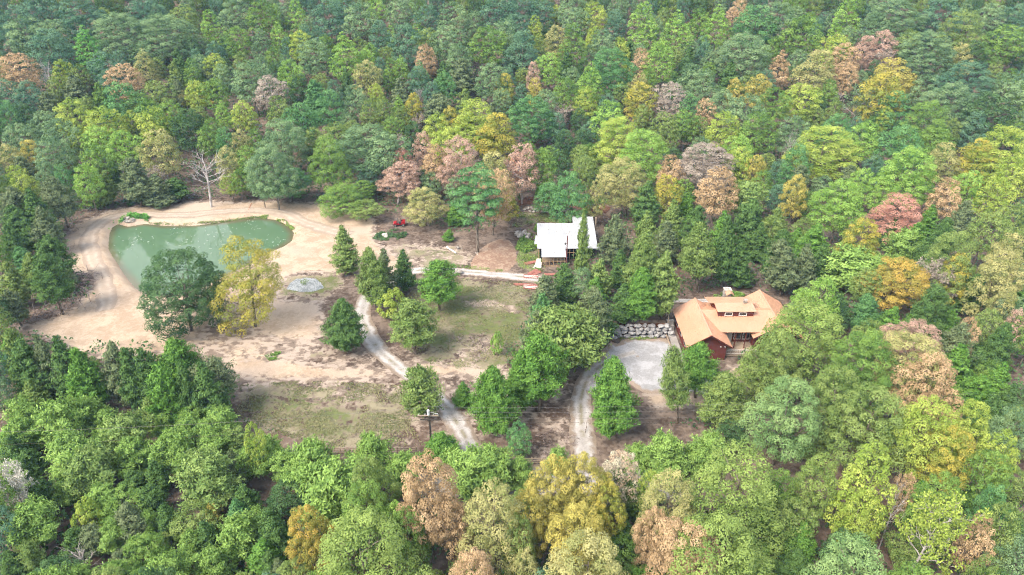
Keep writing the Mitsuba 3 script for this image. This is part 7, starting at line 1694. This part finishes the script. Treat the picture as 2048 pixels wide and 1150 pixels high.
part(bs, 'board', beam((27.1, 97.2, 0), (26.7, 99.6, 1.1), .16, .08), 'grey_wood')

# ---------------------------------------------------------------- the boulder wall
wall = thing('boulder_wall', 'dry stacked retaining wall of big pale grey boulders beside the gravel lot', 'wall')
rng = np.random.default_rng(17)
z = gz(22, 99.5)
for row in range(4):
    x, hrow = 14.6 + rng.uniform(0, .5), .66
    while x < 27.2:
        wd = rng.uniform(.6, 1.9)
        hh = hrow * rng.uniform(.85, 1.45)
        m = rock(int(rng.integers(1e6)), (wd * 1.06, rng.uniform(.9, 1.2), hh * 1.08), 1)
        m.apply_transform(trimesh.transformations.rotation_matrix(rng.normal() * .22, [0, 1, 0]))
        m.apply_translation((x + wd / 2, 100.35 + row * .17 + rng.normal() * .10, z + .28 + row * .60 + rng.normal() * .11))
        part(wall, 'stone', m, 'boulder_stone')
        x += wd * .98
structure('wall_backfill', box((20.8, 101.35, z + .85), (12.6, .8, 2.3)), 'bank_soil', 'dark soil behind the boulders of the retaining wall')

# ---------------------------------------------------------------- the shed under repair
shed = thing('shed', 'old shed with a white tin roof and open stud walls under repair', 'shed')
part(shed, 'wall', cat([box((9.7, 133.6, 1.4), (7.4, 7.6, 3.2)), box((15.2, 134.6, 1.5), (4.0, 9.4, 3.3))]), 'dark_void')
part(shed, 'roof_panel', ribbed([(5.25, 128.9, 2.95), (13.5, 128.9, 2.95), (13.5, 138.2, 4.5), (5.45, 138.2, 4.5)], .6), 'tin_metal')
part(shed, 'roof_panel', ribbed([(13.3, 128.9, 2.99), (17.9, 128.9, 2.99), (17.9, 140.6, 4.95), (13.3, 140.6, 4.95)], .6), 'tin_metal')
part(shed, 'roof_panel', ribbed([(6.05, 126.2, 2.35), (11.15, 126.2, 2.35), (11.15, 129.5, 3.16), (6.15, 129.5, 3.16)], .6), 'tin_metal')
part(shed, 'roof_flap', slab([(4.7, 130.9, 3.0), (5.5, 130.9, 3.1), (5.5, 133.9, 3.6), (5.0, 133.9, 3.55)])[0], 'tin_metal')
part(shed, 'roof_flap', slab([(17.6, 129.2, 2.8), (18.5, 129.0, 2.5), (18.6, 130.8, 2.7), (17.6, 131.0, 3.1)])[0], 'tin_metal')
for k in range(7):
    x = 6.25 + k * .77
    part(shed, 'stud', box((x, 126.5, 1.0), (.09, .12, 2.6)), 'new_wood')
part(shed, 'top_plate', box((8.6, 126.5, 2.27), (4.9, .13, .10)), 'new_wood')
part(shed, 'sill_plate', box((8.6, 126.5, .12), (4.9, .14, .12)), 'new_wood')
part(shed, 'cross_rail', box((8.6, 126.49, 1.25), (4.9, .09, .09)), 'new_wood')
part(shed, 'brace', cat([beam((6.3, 126.47, .2), (7.6, 126.47, 2.2), .08), beam((8.8, 126.47, .2), (8.0, 126.47, 2.2), .07)]), 'new_wood')
part(shed, 'partition', cat([box((8.7, 128.9, 1.2), (4.8, .1, 2.4))]), 'grey_wood')
for x, y in ((5.6, 129.2), (5.6, 129.9), (12.1, 129.2), (12.9, 129.2)):
    part(shed, 'stud', box((x, y, 1.3), (.11, .11, 3.0)), 'new_wood')
part(shed, 'rail', cat([box((12.4, 129.15, 1.9), (1.6, .08, .1)), box((5.6, 129.5, 1.7), (.09, 1.0, .09))]), 'new_wood')
sg = thing('sheet_stack', 'pale crumpled sheeting leaning on the left corner of the shed', 'sheeting')
part(sg, 'sheet', slab([(4.6, 126.0, .15), (5.9, 125.9, .10), (6.0, 127.0, 1.6), (5.1, 127.2, 1.5)], .05)[0], 'pale_stone')
part(sg, 'sheet', slab([(4.9, 125.6, .30), (6.0, 125.5, .2), (6.1, 126.2, 1.1), (5.3, 126.4, 1.2)], .05)[0], 'white_paint')
sp = thing('service_pole', 'dark slender pole in front of the white shed roof', 'pole')
part(sp, 'shaft', tube([(11.2, 126.0, -.4), (11.2, 126.0, 3.4), (11.22, 126.0, 7.3)], [.14, .13, .10], 10), 'pink_pole')
part(sp, 'bracket', cat([box((11.0, 125.95, 5.6), (.5, .08, .08)), cyl((10.8, 125.9, 5.3), (10.8, 125.9, 5.75), .10)]), 'pole_wood')
for i, (sx, sy, n, ln, wd_, rz, lab, white) in enumerate([
        (3.9, 128.0, 4, 2.8, .24, .42, 'red boards lying in the grass at the upper left corner of the shed lumber', False),
        (4.5, 123.6, 6, 2.7, .28, .75, 'broad stack of red boards beside the lane below the shed', False),
        (3.8, 122.0, 5, 3.0, .26, -.10, 'white topped stack of red boards at the end of the lane', True),
        (2.9, 118.7, 3, 5.2, .20, -.06, 'long thin red boards laid out nearest the lane edge', False),
        (4.1, 117.7, 6, 3.8, .24, -.16, 'mixed heap of white and red boards in front of the shed cedars', True),
        (7.6, 122.9, 3, 2.4, .25, .1, 'short red boards half hidden behind the cedar tips below the shed', False)]):
    ls = thing('lumber_stack', lab, 'lumber', 'board stacks in front of the shed')
    rng = np.random.default_rng(100 + i)
    zz = gz(sx, sy) + .08
    for k in range(n):
        for lv in range(2):
            off = (k - n / 2) * wd_ * 1.05
            m = box((0, off + rng.normal() * .03, lv * .09), (ln * rng.uniform(.8, 1.05), wd_ * .9, .06), rng.normal() * .05)
            m.apply_transform(trimesh.transformations.rotation_matrix(rz, [0, 0, 1]))
            m.apply_translation((sx, sy, zz))
            part(ls, 'board', m, 'white_paint' if white and lv and k % 2 else 'red_board')
wb = thing('white_boards', 'two narrow white boards leaning beside the shed corner', 'boards')
for k in range(2):
    part(wb, 'board', beam((4.2 + k * .35, 125.4, .1), (5.1 + k * .3, 127.0 + k * .1, .55), .12, .05), 'white_paint')

# fence rails, post and stump behind the shed
fp = thing('fence_posts', 'short rail fence standing among cedars to the right of the shed', 'fence')
for x in (24.6, 26.4):
    part(fp, 'post', box((x, 136.6, gz(x, 136.6) + .8), (.2, .2, 2.0)), 'grey_wood')
for zz in (.35, 1.0, 1.6):
    part(fp, 'rail', beam((24.6, 136.6, gz(25.5, 136.6) + zz), (26.4, 136.6, gz(25.5, 136.6) + zz), .10), 'grey_wood')
lp = thing('corner_post', 'tall grey post at the right back corner of the shed roof', 'post')
part(lp, 'shaft', box((18.4, 139.0, 2.6), (.22, .22, 5.6)), 'grey_wood')
part(lp, 'cap', box((18.4, 139.0, 5.45), (.3, .3, .1)), 'grey_wood')
sn = thing('tree_stump', 'upturned brown tree stump behind the shed', 'stump')
rng = np.random.default_rng(5)
z = gz(21.2, 147)
part(sn, 'root', cat([limb((21.2, 147, z + .6), (21.2 + 1.3 * math.cos(a), 147 + .8 * math.sin(a), z + 1.0 + .8 * rng.uniform()), .16, .04, rng) for a in np.arange(0, 6.2, .7)]), 'brushwood')
part(sn, 'bole', tube([(21.2, 147, z - .1), (21.2, 147, z + .9), (21.5, 147, z + 1.4)], [.55, .45, .3], 9), 'bark')

# ---------------------------------------------------------------- rocks, mounds, logs
def rock_heap(key_name, label, category, cx, cy, rx, ry, n, size, seed, mat='rubble_stone', rise=.5):
    t = thing(key_name, label, category)
    rng = np.random.default_rng(seed)
    for k in range(n):
        a, r = rng.uniform(0, 2 * np.pi), math.sqrt(rng.uniform())
        x, y = cx + rx * r * math.cos(a), cy + ry * r * math.sin(a)
        s = size * rng.uniform(.5, 1.25)
        m = rock(int(rng.integers(1e6)), (s * rng.uniform(.9, 1.4), s * rng.uniform(.8, 1.2), s * rng.uniform(.55, .85)), 1)
        m.apply_transform(trimesh.transformations.rotation_matrix(rng.uniform(0, 6.28), [0, 0, 1]))
        m.apply_translation((x, y, gz(x, y) + s * .2 + rise * (1 - r)))
        part(t, 'stone', m, mat)
    return t


rock_heap('boulder_heap', 'heap of pale boulders in the weeds left of the shed', 'boulders', 2.03, 140.88, 2.0, 1.8, 16, 1.25, 3, 'rubble_stone', 0.5)
rock_heap('rubble_row', 'row of pale rubble stones behind the shed, left end', 'rubble', 4.62, 155.12, 2.6, 1.3, 22, 0.75, 11, 'rubble_stone', 0.35)
rock_heap('rubble_row', 'row of pale rubble stones behind the shed, middle left', 'rubble', 8.02, 154.83, 2.6, 1.3, 22, 0.75, 12, 'rubble_stone', 0.35)
rock_heap('rubble_row', 'row of pale rubble stones behind the shed, middle right', 'rubble', 11.61, 153.94, 2.6, 1.3, 22, 0.75, 13, 'rubble_stone', 0.35)
rock_heap('rubble_row', 'row of pale rubble stones behind the shed, right end', 'rubble', 15.72, 152.5, 2.6, 1.3, 22, 0.75, 14, 'rubble_stone', 0.35)
rock_heap('shore_rocks', 'flat pale rocks at the far left corner of the pond', 'rocks', -90.91, 149.6, 2.0, 0.9, 14, 0.8, 21, 'rubble_stone', 0.5)
rock_heap('pale_boulder', 'large pale slab of rock in the green weeds near the red vehicle', 'boulder', -28.12, 140.5, 0.9, 0.5, 3, 1.3, 23, 'pale_stone', 0.2)
rock_heap('stone_scatter', 'few loose stones under the small evergreen near the tall pine', 'stones', -12.14, 133.98, 1.4, 1.4, 8, 0.5, 25, 'rubble_stone', 0.5)
rock_heap('block_scatter', 'white blocks at the foot of the tall pine', 'blocks', -7.18, 132.03, 1.0, 0.5, 3, 0.5, 27, 'pale_stone', 0.1)
rock_heap('lane_boulder', 'grey boulder beside the lane right of the big cedar', 'boulder', -10.88, 123.18, 0.5, 0.4, 2, 1.1, 29, 'rubble_stone', 0.5)


def mound(outline, height, seed, rough=.12, step=.5, power=1.0):
    v, f, d = drape(outline, step, .03, .35, seed)
    k = np.clip(d / d.max(), 0, 1) ** power
    v[:, 2] += height * k * (2 - k) + rough * (fbm(v * .9 + seed, 3, seed) - .5) * np.clip(d / .6, 0, 1)
    return v, f


m = mound([(-44.16, 117.19), (-44.13, 119.57), (-43.38, 121.19), (-41.53, 121.81), (-39.36, 121.19), (-37.87, 119.57), (-36.91, 117.58), (-38.34, 116.22), (-41.2, 116.03)], .16, 3, .35, power=1.2)
structure('gravel_mound', m, 'blue_gravel', 'low spread of pale blue grey gravel on the sand', smooth=True, kind='thing', category='gravel mound', uv=np.ones((len(m[0]), 2)))
m = mound([(-8.63, 124.97), (-8.42, 128.94), (-7.43, 132.86), (-5.4, 136.97), (-2.68, 139.48), (-0.44, 138.47), (0.87, 134.05), (1.05, 128.26), (-0.92, 123.91), (-4.49, 123.69)], .38, 5, .3)
structure('dirt_mound', m, 'red_soil', 'raked mound of reddish dirt around the tall pine', smooth=True, kind='thing', category='dirt mound')
lg = thing('white_pipe', 'white pipe lying on the grass left of the tall pine', 'pipe')
part(lg, 'shaft', tube([(-14.28, 134.97, gz(-14.28, 134.97) + .25), (-12.01, 132.08, gz(-12.01, 132.08) + .25)], [.17, .17], 10), 'white_paint')
hs = thing('red_hose', 'rust red hose running down the sand bank behind the pond', 'hose')
part(hs, 'line', tube([(-64.88, 159.69, gz(-64.88, 159.69) + .06), (-64.3, 155.69, gz(-64.3, 155.69) + .06), (-64.41, 152.88, gz(-64.41, 152.88) + .06)], [.06, .06, .06], 6), 'rust_hose')
# ---------------------------------------------------------------- brush heaps, weeds
def brush_heap(label, pts, spread, n, length, seed, height=1.0, mat='brushwood'):
    t = thing('brush_heap', label, 'brush', 'cleared brush along the sand edge')
    rng = np.random.default_rng(seed)
    ms = []
    P = np.array(pts, float)
    for k in range(n):
        i = rng.integers(0, len(P) - 1) if len(P) > 1 else 0
        s = rng.uniform()
        c = P[i] * (1 - s) + P[min(i + 1, len(P) - 1)] * s + rng.normal(size=2) * spread
        z = gz(*c) + abs(rng.normal()) * height * .55 + .1
        d = rng.normal(size=3) * [1, 1, .42]
        d /= np.linalg.norm(d)
        L = length * rng.uniform(.35, 1.2)
        a, b = np.array([*c, z]) - d * L / 2, np.array([*c, z]) + d * L / 2
        a[2], b[2] = max(a[2], gz(*a[:2])), max(b[2], gz(*b[:2]))
        r = rng.uniform(.02, .065)
        ms.append(tube([a, (a + b) / 2 + rng.normal(size=3) * .12 * L, b], [r, r * .8, r * .3], 4))
        for _ in range(2):
            q = a + (b - a) * rng.uniform(.4, .9)
            ms.append(tube([q, q + (d + rng.normal(size=3) * .7) * L * .28], [r * .5, r * .2], 3))
    labels[part(t, 'branches', cat(ms), mat)] = {'kind': 'stuff'}
    return t


brush_heap('big tangled heap of grey brush at the left edge of the sand', [(-87.61, 120.88), (-84.89, 115.92), (-84.02, 110.89)], 2.0, 150, 4.2, 1, 1.6)
brush_heap('small mound of purple grey brush jutting onto the left sand', [(-86.65, 121.9), (-84.6, 120.88)], 1.4, 70, 2.2, 2, 1.1)
brush_heap('low line of cut brush along the lower left sand edge', [(-89.87, 105.2), (-86.04, 106.36), (-82.94, 109.81)], 1.0, 90, 3.0, 3, 0.7)
brush_heap('strip of dark brush above the left bend of the sand', [(-101.03, 138.94), (-102.61, 144.15), (-102.79, 151.97)], 1.6, 120, 3.6, 4, 1.2)
brush_heap('dark brush at the edge of the cedars left of the sand', [(-97.37, 132.85), (-93.35, 127.2)], 1.0, 70, 3.0, 5, 1.1)
brush_heap('scattered brush under the trees behind the pond', [(-85.47, 163.33), (-79.6, 164.56), (-71.92, 164.5)], 1.5, 90, 4.0, 6, 0.8)
brush_heap('pale dead branches scattered in the middle of the dry field', [(-7.25, 98.76), (-4.26, 99.51), (-5.38, 95.09)], 1.6, 60, 2.6, 7, 0.3)
brush_heap('pale dry stems on the bare ground left of the right driveway', [(4.34, 74.37), (6.8, 73.87)], 2.2, 80, 1.5, 8, 0.4)


def weeds(name, label, outline, n, size, pal, seed, height=.35, kind='stuff', holes=None):
    """Ground cover: upright leaf faces over the outline."""
    rng = np.random.default_rng(seed)
    poly = shapely.Polygon(outline).buffer(0)
    if holes:
        poly = poly.difference(shapely.Polygon(holes).buffer(0))
    x0, y0, x1, y1 = poly.bounds
    P = np.empty((0, 2))
    while len(P) < n:
        q = rng.uniform([x0, y0], [x1, y1], (n * 2, 2))
        dens = meshkit.fbm(np.column_stack([q / 2.2, 0 * q[:, 0] + seed]), 3, seed)
        q = q[shapely.contains_xy(poly, q[:, 0], q[:, 1]) & (dens + rng.uniform(-.12, .12, len(q)) > .46)]
        P = np.vstack([P, q])
    P = P[:n]
    hgt = height * rng.uniform(.1, 1, n) * (.5 + meshkit.fbm(np.column_stack([P / 1.5, 0 * P[:, 0]]), 2, seed + 1))
    z = terrain(P[:, 0], P[:, 1]) + hgt
    a, b = (np.array(x) for x in PAL[pal])
    tl = np.clip(meshkit.fbm(np.column_stack([P / 3, 0 * P[:, 0]]), 2, seed + 2)[:, None] * 1.6 - .3 + rng.normal(size=(n, 1)) * .15, 0, 1)
    v, f, c = leaves(np.column_stack([P, z]), rng.normal(size=(n, 3)) * .55 + [0, -.2, .8], size * rng.uniform(.6, 1.3, n), 1.0, (a * (1 - tl) + b * tl) * (1 + .12 * rng.normal(size=(n, 1))), rng)
    key = name if name not in scene else numbered(name)
    scene[key] = leaf_ply(v, f, c)
    labels[key] = {'label': label, 'category': 'weeds' if name != 'grass' else 'grass', 'kind': kind}


OPEN_AREA = [(-89.74, 103.55), (-84.28, 108.07), (-80.5, 114.96), (-87.43, 123.36), (-96.83, 132.85), (-101.25, 138.94), (-101.87, 150.24), (-95.61, 158.11), (-87.0, 161.02), (-72.5, 162.54), (-50.62, 160.95), (-34.09, 152.57), (-26.89, 152.56), (-18.96, 145.5), (-9.5, 141.46), (1.89, 149.55), (2.03, 163.18), (11.07, 166.53), (24.89, 158.61), (22.58, 149.63), (18.54, 133.97), (9.99, 127.03), (4.86, 112.91), (2.33, 104.22), (-2.04, 96.54), (-1.14, 90.9), (12.71, 90.9), (16.81, 102.63), (29.3, 106.6), (30.73, 113.74), (44.82, 117.78), (53.63, 114.87), (48.5, 102.68), (36.24, 93.58), (36.45, 83.17), (19.11, 75.49), (12.14, 70.92), (6.67, 71.84), (-5.84, 71.83), (-12.26, 73.32), (-26.23, 72.83), (-40.9, 78.69), (-43.78, 87.0), (-58.76, 98.01), (-75.09, 98.02)]
weeds('undergrowth', 'leafy undergrowth on the ground below the front trees', [(-75, 34), (75, 34), (75, 63), (-75, 63)], 12000, 0.32, 'D', 40, 1.3, holes=OPEN_AREA)
weeds('undergrowth', 'leafy undergrowth in the wood round the clearing', [(-150, 76), (150, 76), (150, 178), (-150, 178)], 50000, 0.29, 'D', 41, 1.4, holes=OPEN_AREA)
weeds('undergrowth', 'leafy undergrowth on the wooded hillside', [(-215, 178), (215, 178), (215, 275), (-215, 275)], 60000, 0.46, 'D', 42, 2.6, holes=OPEN_AREA)
weeds('weed_patch', 'green weeds around the pale rock near the red vehicle', [(-31.21, 139.48), (-30.09, 142.84), (-26.86, 144.16), (-23.71, 142.04), (-23.85, 140.49), (-26.58, 138.47), (-29.36, 138.47)], 900, 0.22, 'D', 1, 0.5)
weeds('weed_patch', 'lush green weeds on the left of the shed', [(0.65, 133.88), (1.78, 138.82), (3.53, 142.73), (5.94, 146.77), (5.54, 134.35), (2.79, 131.98)], 1500, 0.24, 'G', 2, 0.7)
weeds('weed_patch', 'bright green weeds along the far bank of the ditch', [(6.64, 168.86), (12.4, 167.21), (18.51, 163.36), (23.96, 161.18), (24.52, 158.61), (19.43, 159.82), (12.1, 162.27), (5.85, 164.16)], 2600, 0.3, 'g', 3, 0.9)
weeds('reed_clump', 'tall green reeds at the far left corner of the pond', [(-92.99, 144.67), (-94.25, 148.31), (-93.68, 150.61), (-91.19, 151.98), (-86.17, 150.91), (-86.29, 149.82), (-90.12, 149.72), (-92.8, 149.5), (-92.91, 146.12)], 900, 0.26, 'M', 4, 0.9)
weeds('shore_weeds', 'thin green weeds along the far shore of the pond', [(-86.23, 149.59), (-78.25, 148.61), (-70.56, 150.14), (-65.31, 152.15), (-60.89, 153.42), (-60.81, 152.98), (-65.23, 151.73), (-70.46, 149.62), (-78.16, 148.2), (-85.58, 148.99)], 700, 0.15, 'O', 5, 0.35)
weeds('shore_weeds', 'green weeds along the right shore of the pond', [(-63.12, 152.84), (-58.35, 153.23), (-53.64, 150.11), (-49.91, 145.1), (-49.13, 142.27), (-52.29, 147.49), (-56.51, 151.39), (-60.77, 152.76)], 900, 0.17, 'O', 6, 0.4)
weeds('weed_patch', 'green weeds under the trees behind the left bank of the pond', [(-94.54, 157.17), (-91.89, 159.4), (-91.52, 162.68), (-93.69, 164.66), (-95.66, 161.31)], 500, 0.28, 'D', 7, 0.8)
weeds('weed_patch', 'dark weeds on the gravel lot edge below the boulder wall', [(18.67, 98.86), (23.09, 99.47), (27.55, 100.09), (27.68, 100.72), (18.83, 100.09)], 260, 0.16, 'O', 8, 0.4)
weeds('weed_patch', 'green weed strip along the lane edge below the dirt mound', [(-12.3, 125.96), (-6.56, 124.63), (-0.91, 123.14), (-0.92, 124.4), (-6.61, 125.91), (-11.86, 127.05)], 350, 0.16, 'O', 9, 0.3)
weeds('weed_patch', 'green weeds on the left of the pale track', [(-41.46, 94.83), (-39.24, 95.85), (-37.93, 94.83), (-38.61, 93.69), (-40.6, 93.41)], 220, 0.18, 'G', 10, 0.35)
weeds('weed_patch', 'green tuft on top of the gravel mound', [(-42.04, 119.55), (-41.15, 120.35), (-39.94, 119.53), (-40.33, 118.34), (-41.52, 118.35)], 90, 0.14, 'O', 11, 0.7)
weeds('weed_patch', 'dark green weeds behind the stone chimney of the cabin', [(38.29, 113.34), (40.12, 114.86), (43.61, 115.26), (44.62, 113.75), (43.21, 112.82), (39.53, 112.61)], 500, 0.26, 'G', 12, 0.8)
weeds('grass', 'short dry grass over the field right of the left driveway', [(-19.42, 120.71), (-12.48, 121.53), (3.58, 119.64), (4.86, 112.91), (3.56, 99.5), (1.31, 91.58), (-5.22, 91.18), (-13.53, 92.56), (-19.24, 98.01), (-21.26, 105.91)], 9000, 0.13, 'H', 13, 0.14)
weeds('grass', 'short patchy grass over the field left of the left driveway', [(-42.99, 87.0), (-33.77, 88.0), (-24.11, 87.48), (-17.7, 87.01), (-14.88, 83.32), (-14.92, 77.57), (-12.26, 73.32), (-26.93, 72.82), (-38.32, 77.59), (-41.29, 79.81)], 9000, 0.13, 'H', 14, 0.14)
weeds('grass', 'grass strip beside the lumber and the lane end', [(1.73, 133.88), (7.17, 134.35), (6.73, 123.78), (2.65, 123.76), (0.63, 128.11)], 1400, 0.14, 'O', 15, 0.2)
weeds('grass', 'thin grass on the slope behind the shed', [(1.93, 153.92), (13.92, 152.49), (14.76, 147.92), (5.98, 148.15), (-0.46, 144.05)], 1500, 0.14, 'O', 16, 0.2)

# ---------------------------------------------------------------- the red utility vehicle
car = thing('utility_vehicle', 'small red open utility vehicle parked at the wood edge by the sand', 'utility vehicle')
CARX, CARY, CARR = -26.2, 146.6, math.radians(188)
CM = trimesh.transformations.translation_matrix([CARX, CARY, gz(CARX, CARY)]) @ trimesh.transformations.rotation_matrix(CARR, [0, 0, 1])


def carpart(name, ms, mat, smooth=False, parent=None):
    m = cat(ms if isinstance(ms, list) else [ms])
    m.apply_transform(CM)
    return part(parent or car, name, m, mat, smooth)


def prism(profile, y0, y1):
    m = trimesh.creation.extrude_polygon(shapely.Polygon(profile), y1 - y0, engine='earcut')
    m.apply_transform(np.array([[1, 0, 0, 0], [0, 0, -1, y1], [0, 1, 0, 0], [0, 0, 0, 1.0]]))
    return m


carpart('body', [prism([(-1.35, .45), (-1.38, .95), (-.45, .95), (-.40, .50), (.45, .48), (.55, .92), (1.10, .86), (1.36, .66), (1.36, .42)], -.62, .62)], 'red_plastic')
carpart('hood', [prism([(.50, .93), (.62, 1.02), (1.08, .95), (1.30, .72), (1.10, .86), (.55, .92)], -.55, .55)], 'red_plastic')
carpart('cargo_bed', [box((-.92, .60, 1.08), (.95, .05, .28)), box((-.92, -.60, 1.08), (.95, .05, .28)), box((-1.38, 0, 1.08), (.05, 1.24, .28)), box((-.46, 0, 1.08), (.05, 1.24, .28))], 'red_plastic')
for s in (-1, 1):
    carpart('fender', [prism([(.60, .80), (.70, .95), (1.20, .90), (1.34, .70), (1.25, .70), (1.12, .80), (.75, .84)], .58 * s - .1, .58 * s + .1)], 'red_plastic')
    seat = carpart('seat', [box((-.15, .30 * s, .72), (.5, .48, .14)), box((-.40, .30 * s, 1.05), (.12, .46, .6), 0, 0, -.15)], 'black_plastic')
    carpart('headlight', [box((1.35, .42 * s, .70), (.05, .2, .12))], 'white_paint')
fr = []
for s in (-1, 1):
    fr += [tube([(.60, .58 * s, .9), (.25, .56 * s, 1.75), (-.40, .56 * s, 1.80), (-.55, .58 * s, .9)], .035, 6)]
fr += [tube([(.25, -.56, 1.75), (.25, .56, 1.75)], .035, 6), tube([(-.40, -.56, 1.80), (-.40, .56, 1.80)], .035, 6)]
carpart('roll_cage', fr, 'black_plastic')
carpart('steering_wheel', [tube([(.22 + .05 * math.sin(a), .30 + .17 * math.cos(a), 1.08 + .17 * math.sin(a)) for a in np.linspace(0, 6.283, 13)], .02, 5), cyl((.25, .30, 1.05), (.5, .30, .9), .02)], 'black_plastic')
carpart('bumper', [box((1.42, 0, .50), (.08, 1.0, .12)), box((1.42, 0, .68), (.05, .7, .06))], 'black_plastic')
for x in (-.92, .92):
    for s in (-1, 1):
        wt = carpart('wheel', [cyl((x, .56 * s, .33), (x, .80 * s, .33), .33, 18)], 'dark_rubber', 30)
        carpart('rim', [cyl((x, .79 * s, .33), (x, .81 * s, .33), .19, 12), cyl((x, .80 * s, .33), (x, .83 * s, .33), .06, 8)], 'grey_metal', False, wt)

# ---------------------------------------------------------------- the utility pole and its wires
PX, PY = -11.0, 71.0
pole = thing('utility_pole', 'dark wooden utility pole with two crossarms beside the left driveway', 'utility pole')
z = gz(PX, PY)
TOP = 8.9
part(pole, 'shaft', tube([(PX, PY, z - .5), (PX, PY, z + 4), (PX, PY, z + TOP)], [.17, .15, .11], 10), 'pole_wood')
part(pole, 'crossarm', box((PX - .1, PY - .16, z + 7.45), (2.9, .10, .13)), 'grey_wood')
part(pole, 'crossarm', box((PX + .1, PY - .16, z + 6.75), (2.6, .10, .12)), 'pole_wood')
part(pole, 'transformer', cat([cyl((PX - .02, PY - .35, z + 7.75), (PX - .02, PY - .35, z + 8.5), .18, 14), cyl((PX - .02, PY - .35, z + 8.5), (PX - .02, PY - .35, z + 8.62), .08, 8)]), 'lid_blue')
part(pole, 'street_light', cat([tube([(PX, PY - .1, z + 7.9), (PX + .5, PY - .3, z + 8.1), (PX + .95, PY - .4, z + 8.0)], .03, 6), box((PX + 1.05, PY - .42, z + 7.96), (.4, .16, .10))]), 'grey_metal')
for dx in (-1.3, -.5, .6, 1.2):
    part(pole, 'insulator', cyl((PX + dx, PY - .16, z + 7.5), (PX + dx, PY - .16, z + 7.72), .05, 8), 'white_paint')
for name, y0, z0, xe, ye, ze, lab in [
        ('power_line', PY - .1, TOP, 62, 74, 8.6, 'topmost thin wire running right from the utility pole'),
        ('power_line', PY - .2, 8.2, 62, 73.5, 7.9, 'second thin wire running right from the utility pole'),
        ('power_line', PY - .2, 7.3, 62, 73, 6.9, 'third wire running right from the pole crossarm'),
        ('power_line', PY - .1, 6.7, 62, 72, 6.2, 'lowest dark cable running right from the utility pole'),
        ('power_line', PY - .1, TOP, -75, 66, 8.7, 'thin wire running left from the top of the utility pole'),
        ('power_line', PY - .1, 6.7, -75, 66, 6.6, 'dark cable running left from the lower crossarm of the pole')]:
    k = numbered(name)
    s = np.linspace(0, 1, 24)
    x = PX + (xe - PX) * s
    add(k, tube(np.column_stack([x, y0 + (ye - y0) * s, z + z0 + (ze - z0) * s - 1.1 * 4 * s * (1 - s) * .8]), .013 if 'dark' not in lab else .02, 4), 'wire_metal' if 'dark' not in lab else 'pole_wood')
    labels[k] = {'label': lab, 'category': 'power line', 'group': 'wires on the utility pole'}

# ---------------------------------------------------------------- rail fences along the road
for x0, x1, yy, lab in ((-29, -13.2, 71.6, 'weathered rail fence to the left of the left driveway'), (-3.2, 8.6, 69.6, 'brown three rail fence between the two driveways')):
    fc = thing('rail_fence', lab, 'fence')
    n = int((x1 - x0) / 2.4)
    xsn = np.linspace(x0, x1, n + 1)
    for x in xsn:
        part(fc, 'post', box((x, yy, gz(x, yy) + .55), (.15, .15, 1.4)), 'grey_wood')
    for a, b in zip(xsn[:-1], xsn[1:]):
        for hz in (.35, .72, 1.08):
            part(fc, 'rail', beam((a, yy - .09, gz(a, yy) + hz), (b, yy - .09, gz(b, yy) + hz), .06, .12), 'grey_wood')

# ---------------------------------------------------------------- the air: far hillside fades to blue
scene['haze'] = {'type': 'cube', 'to_world': T().translate([0, 242, 38]) @ T().scale([405, 372, 58]), 'bsdf': {'type': 'null'},
                 'interior': {'type': 'ref', 'id': 'haze_air'}}
labels['haze'] = {'label': 'thin bluish air over the whole valley', 'kind': 'stuff'}
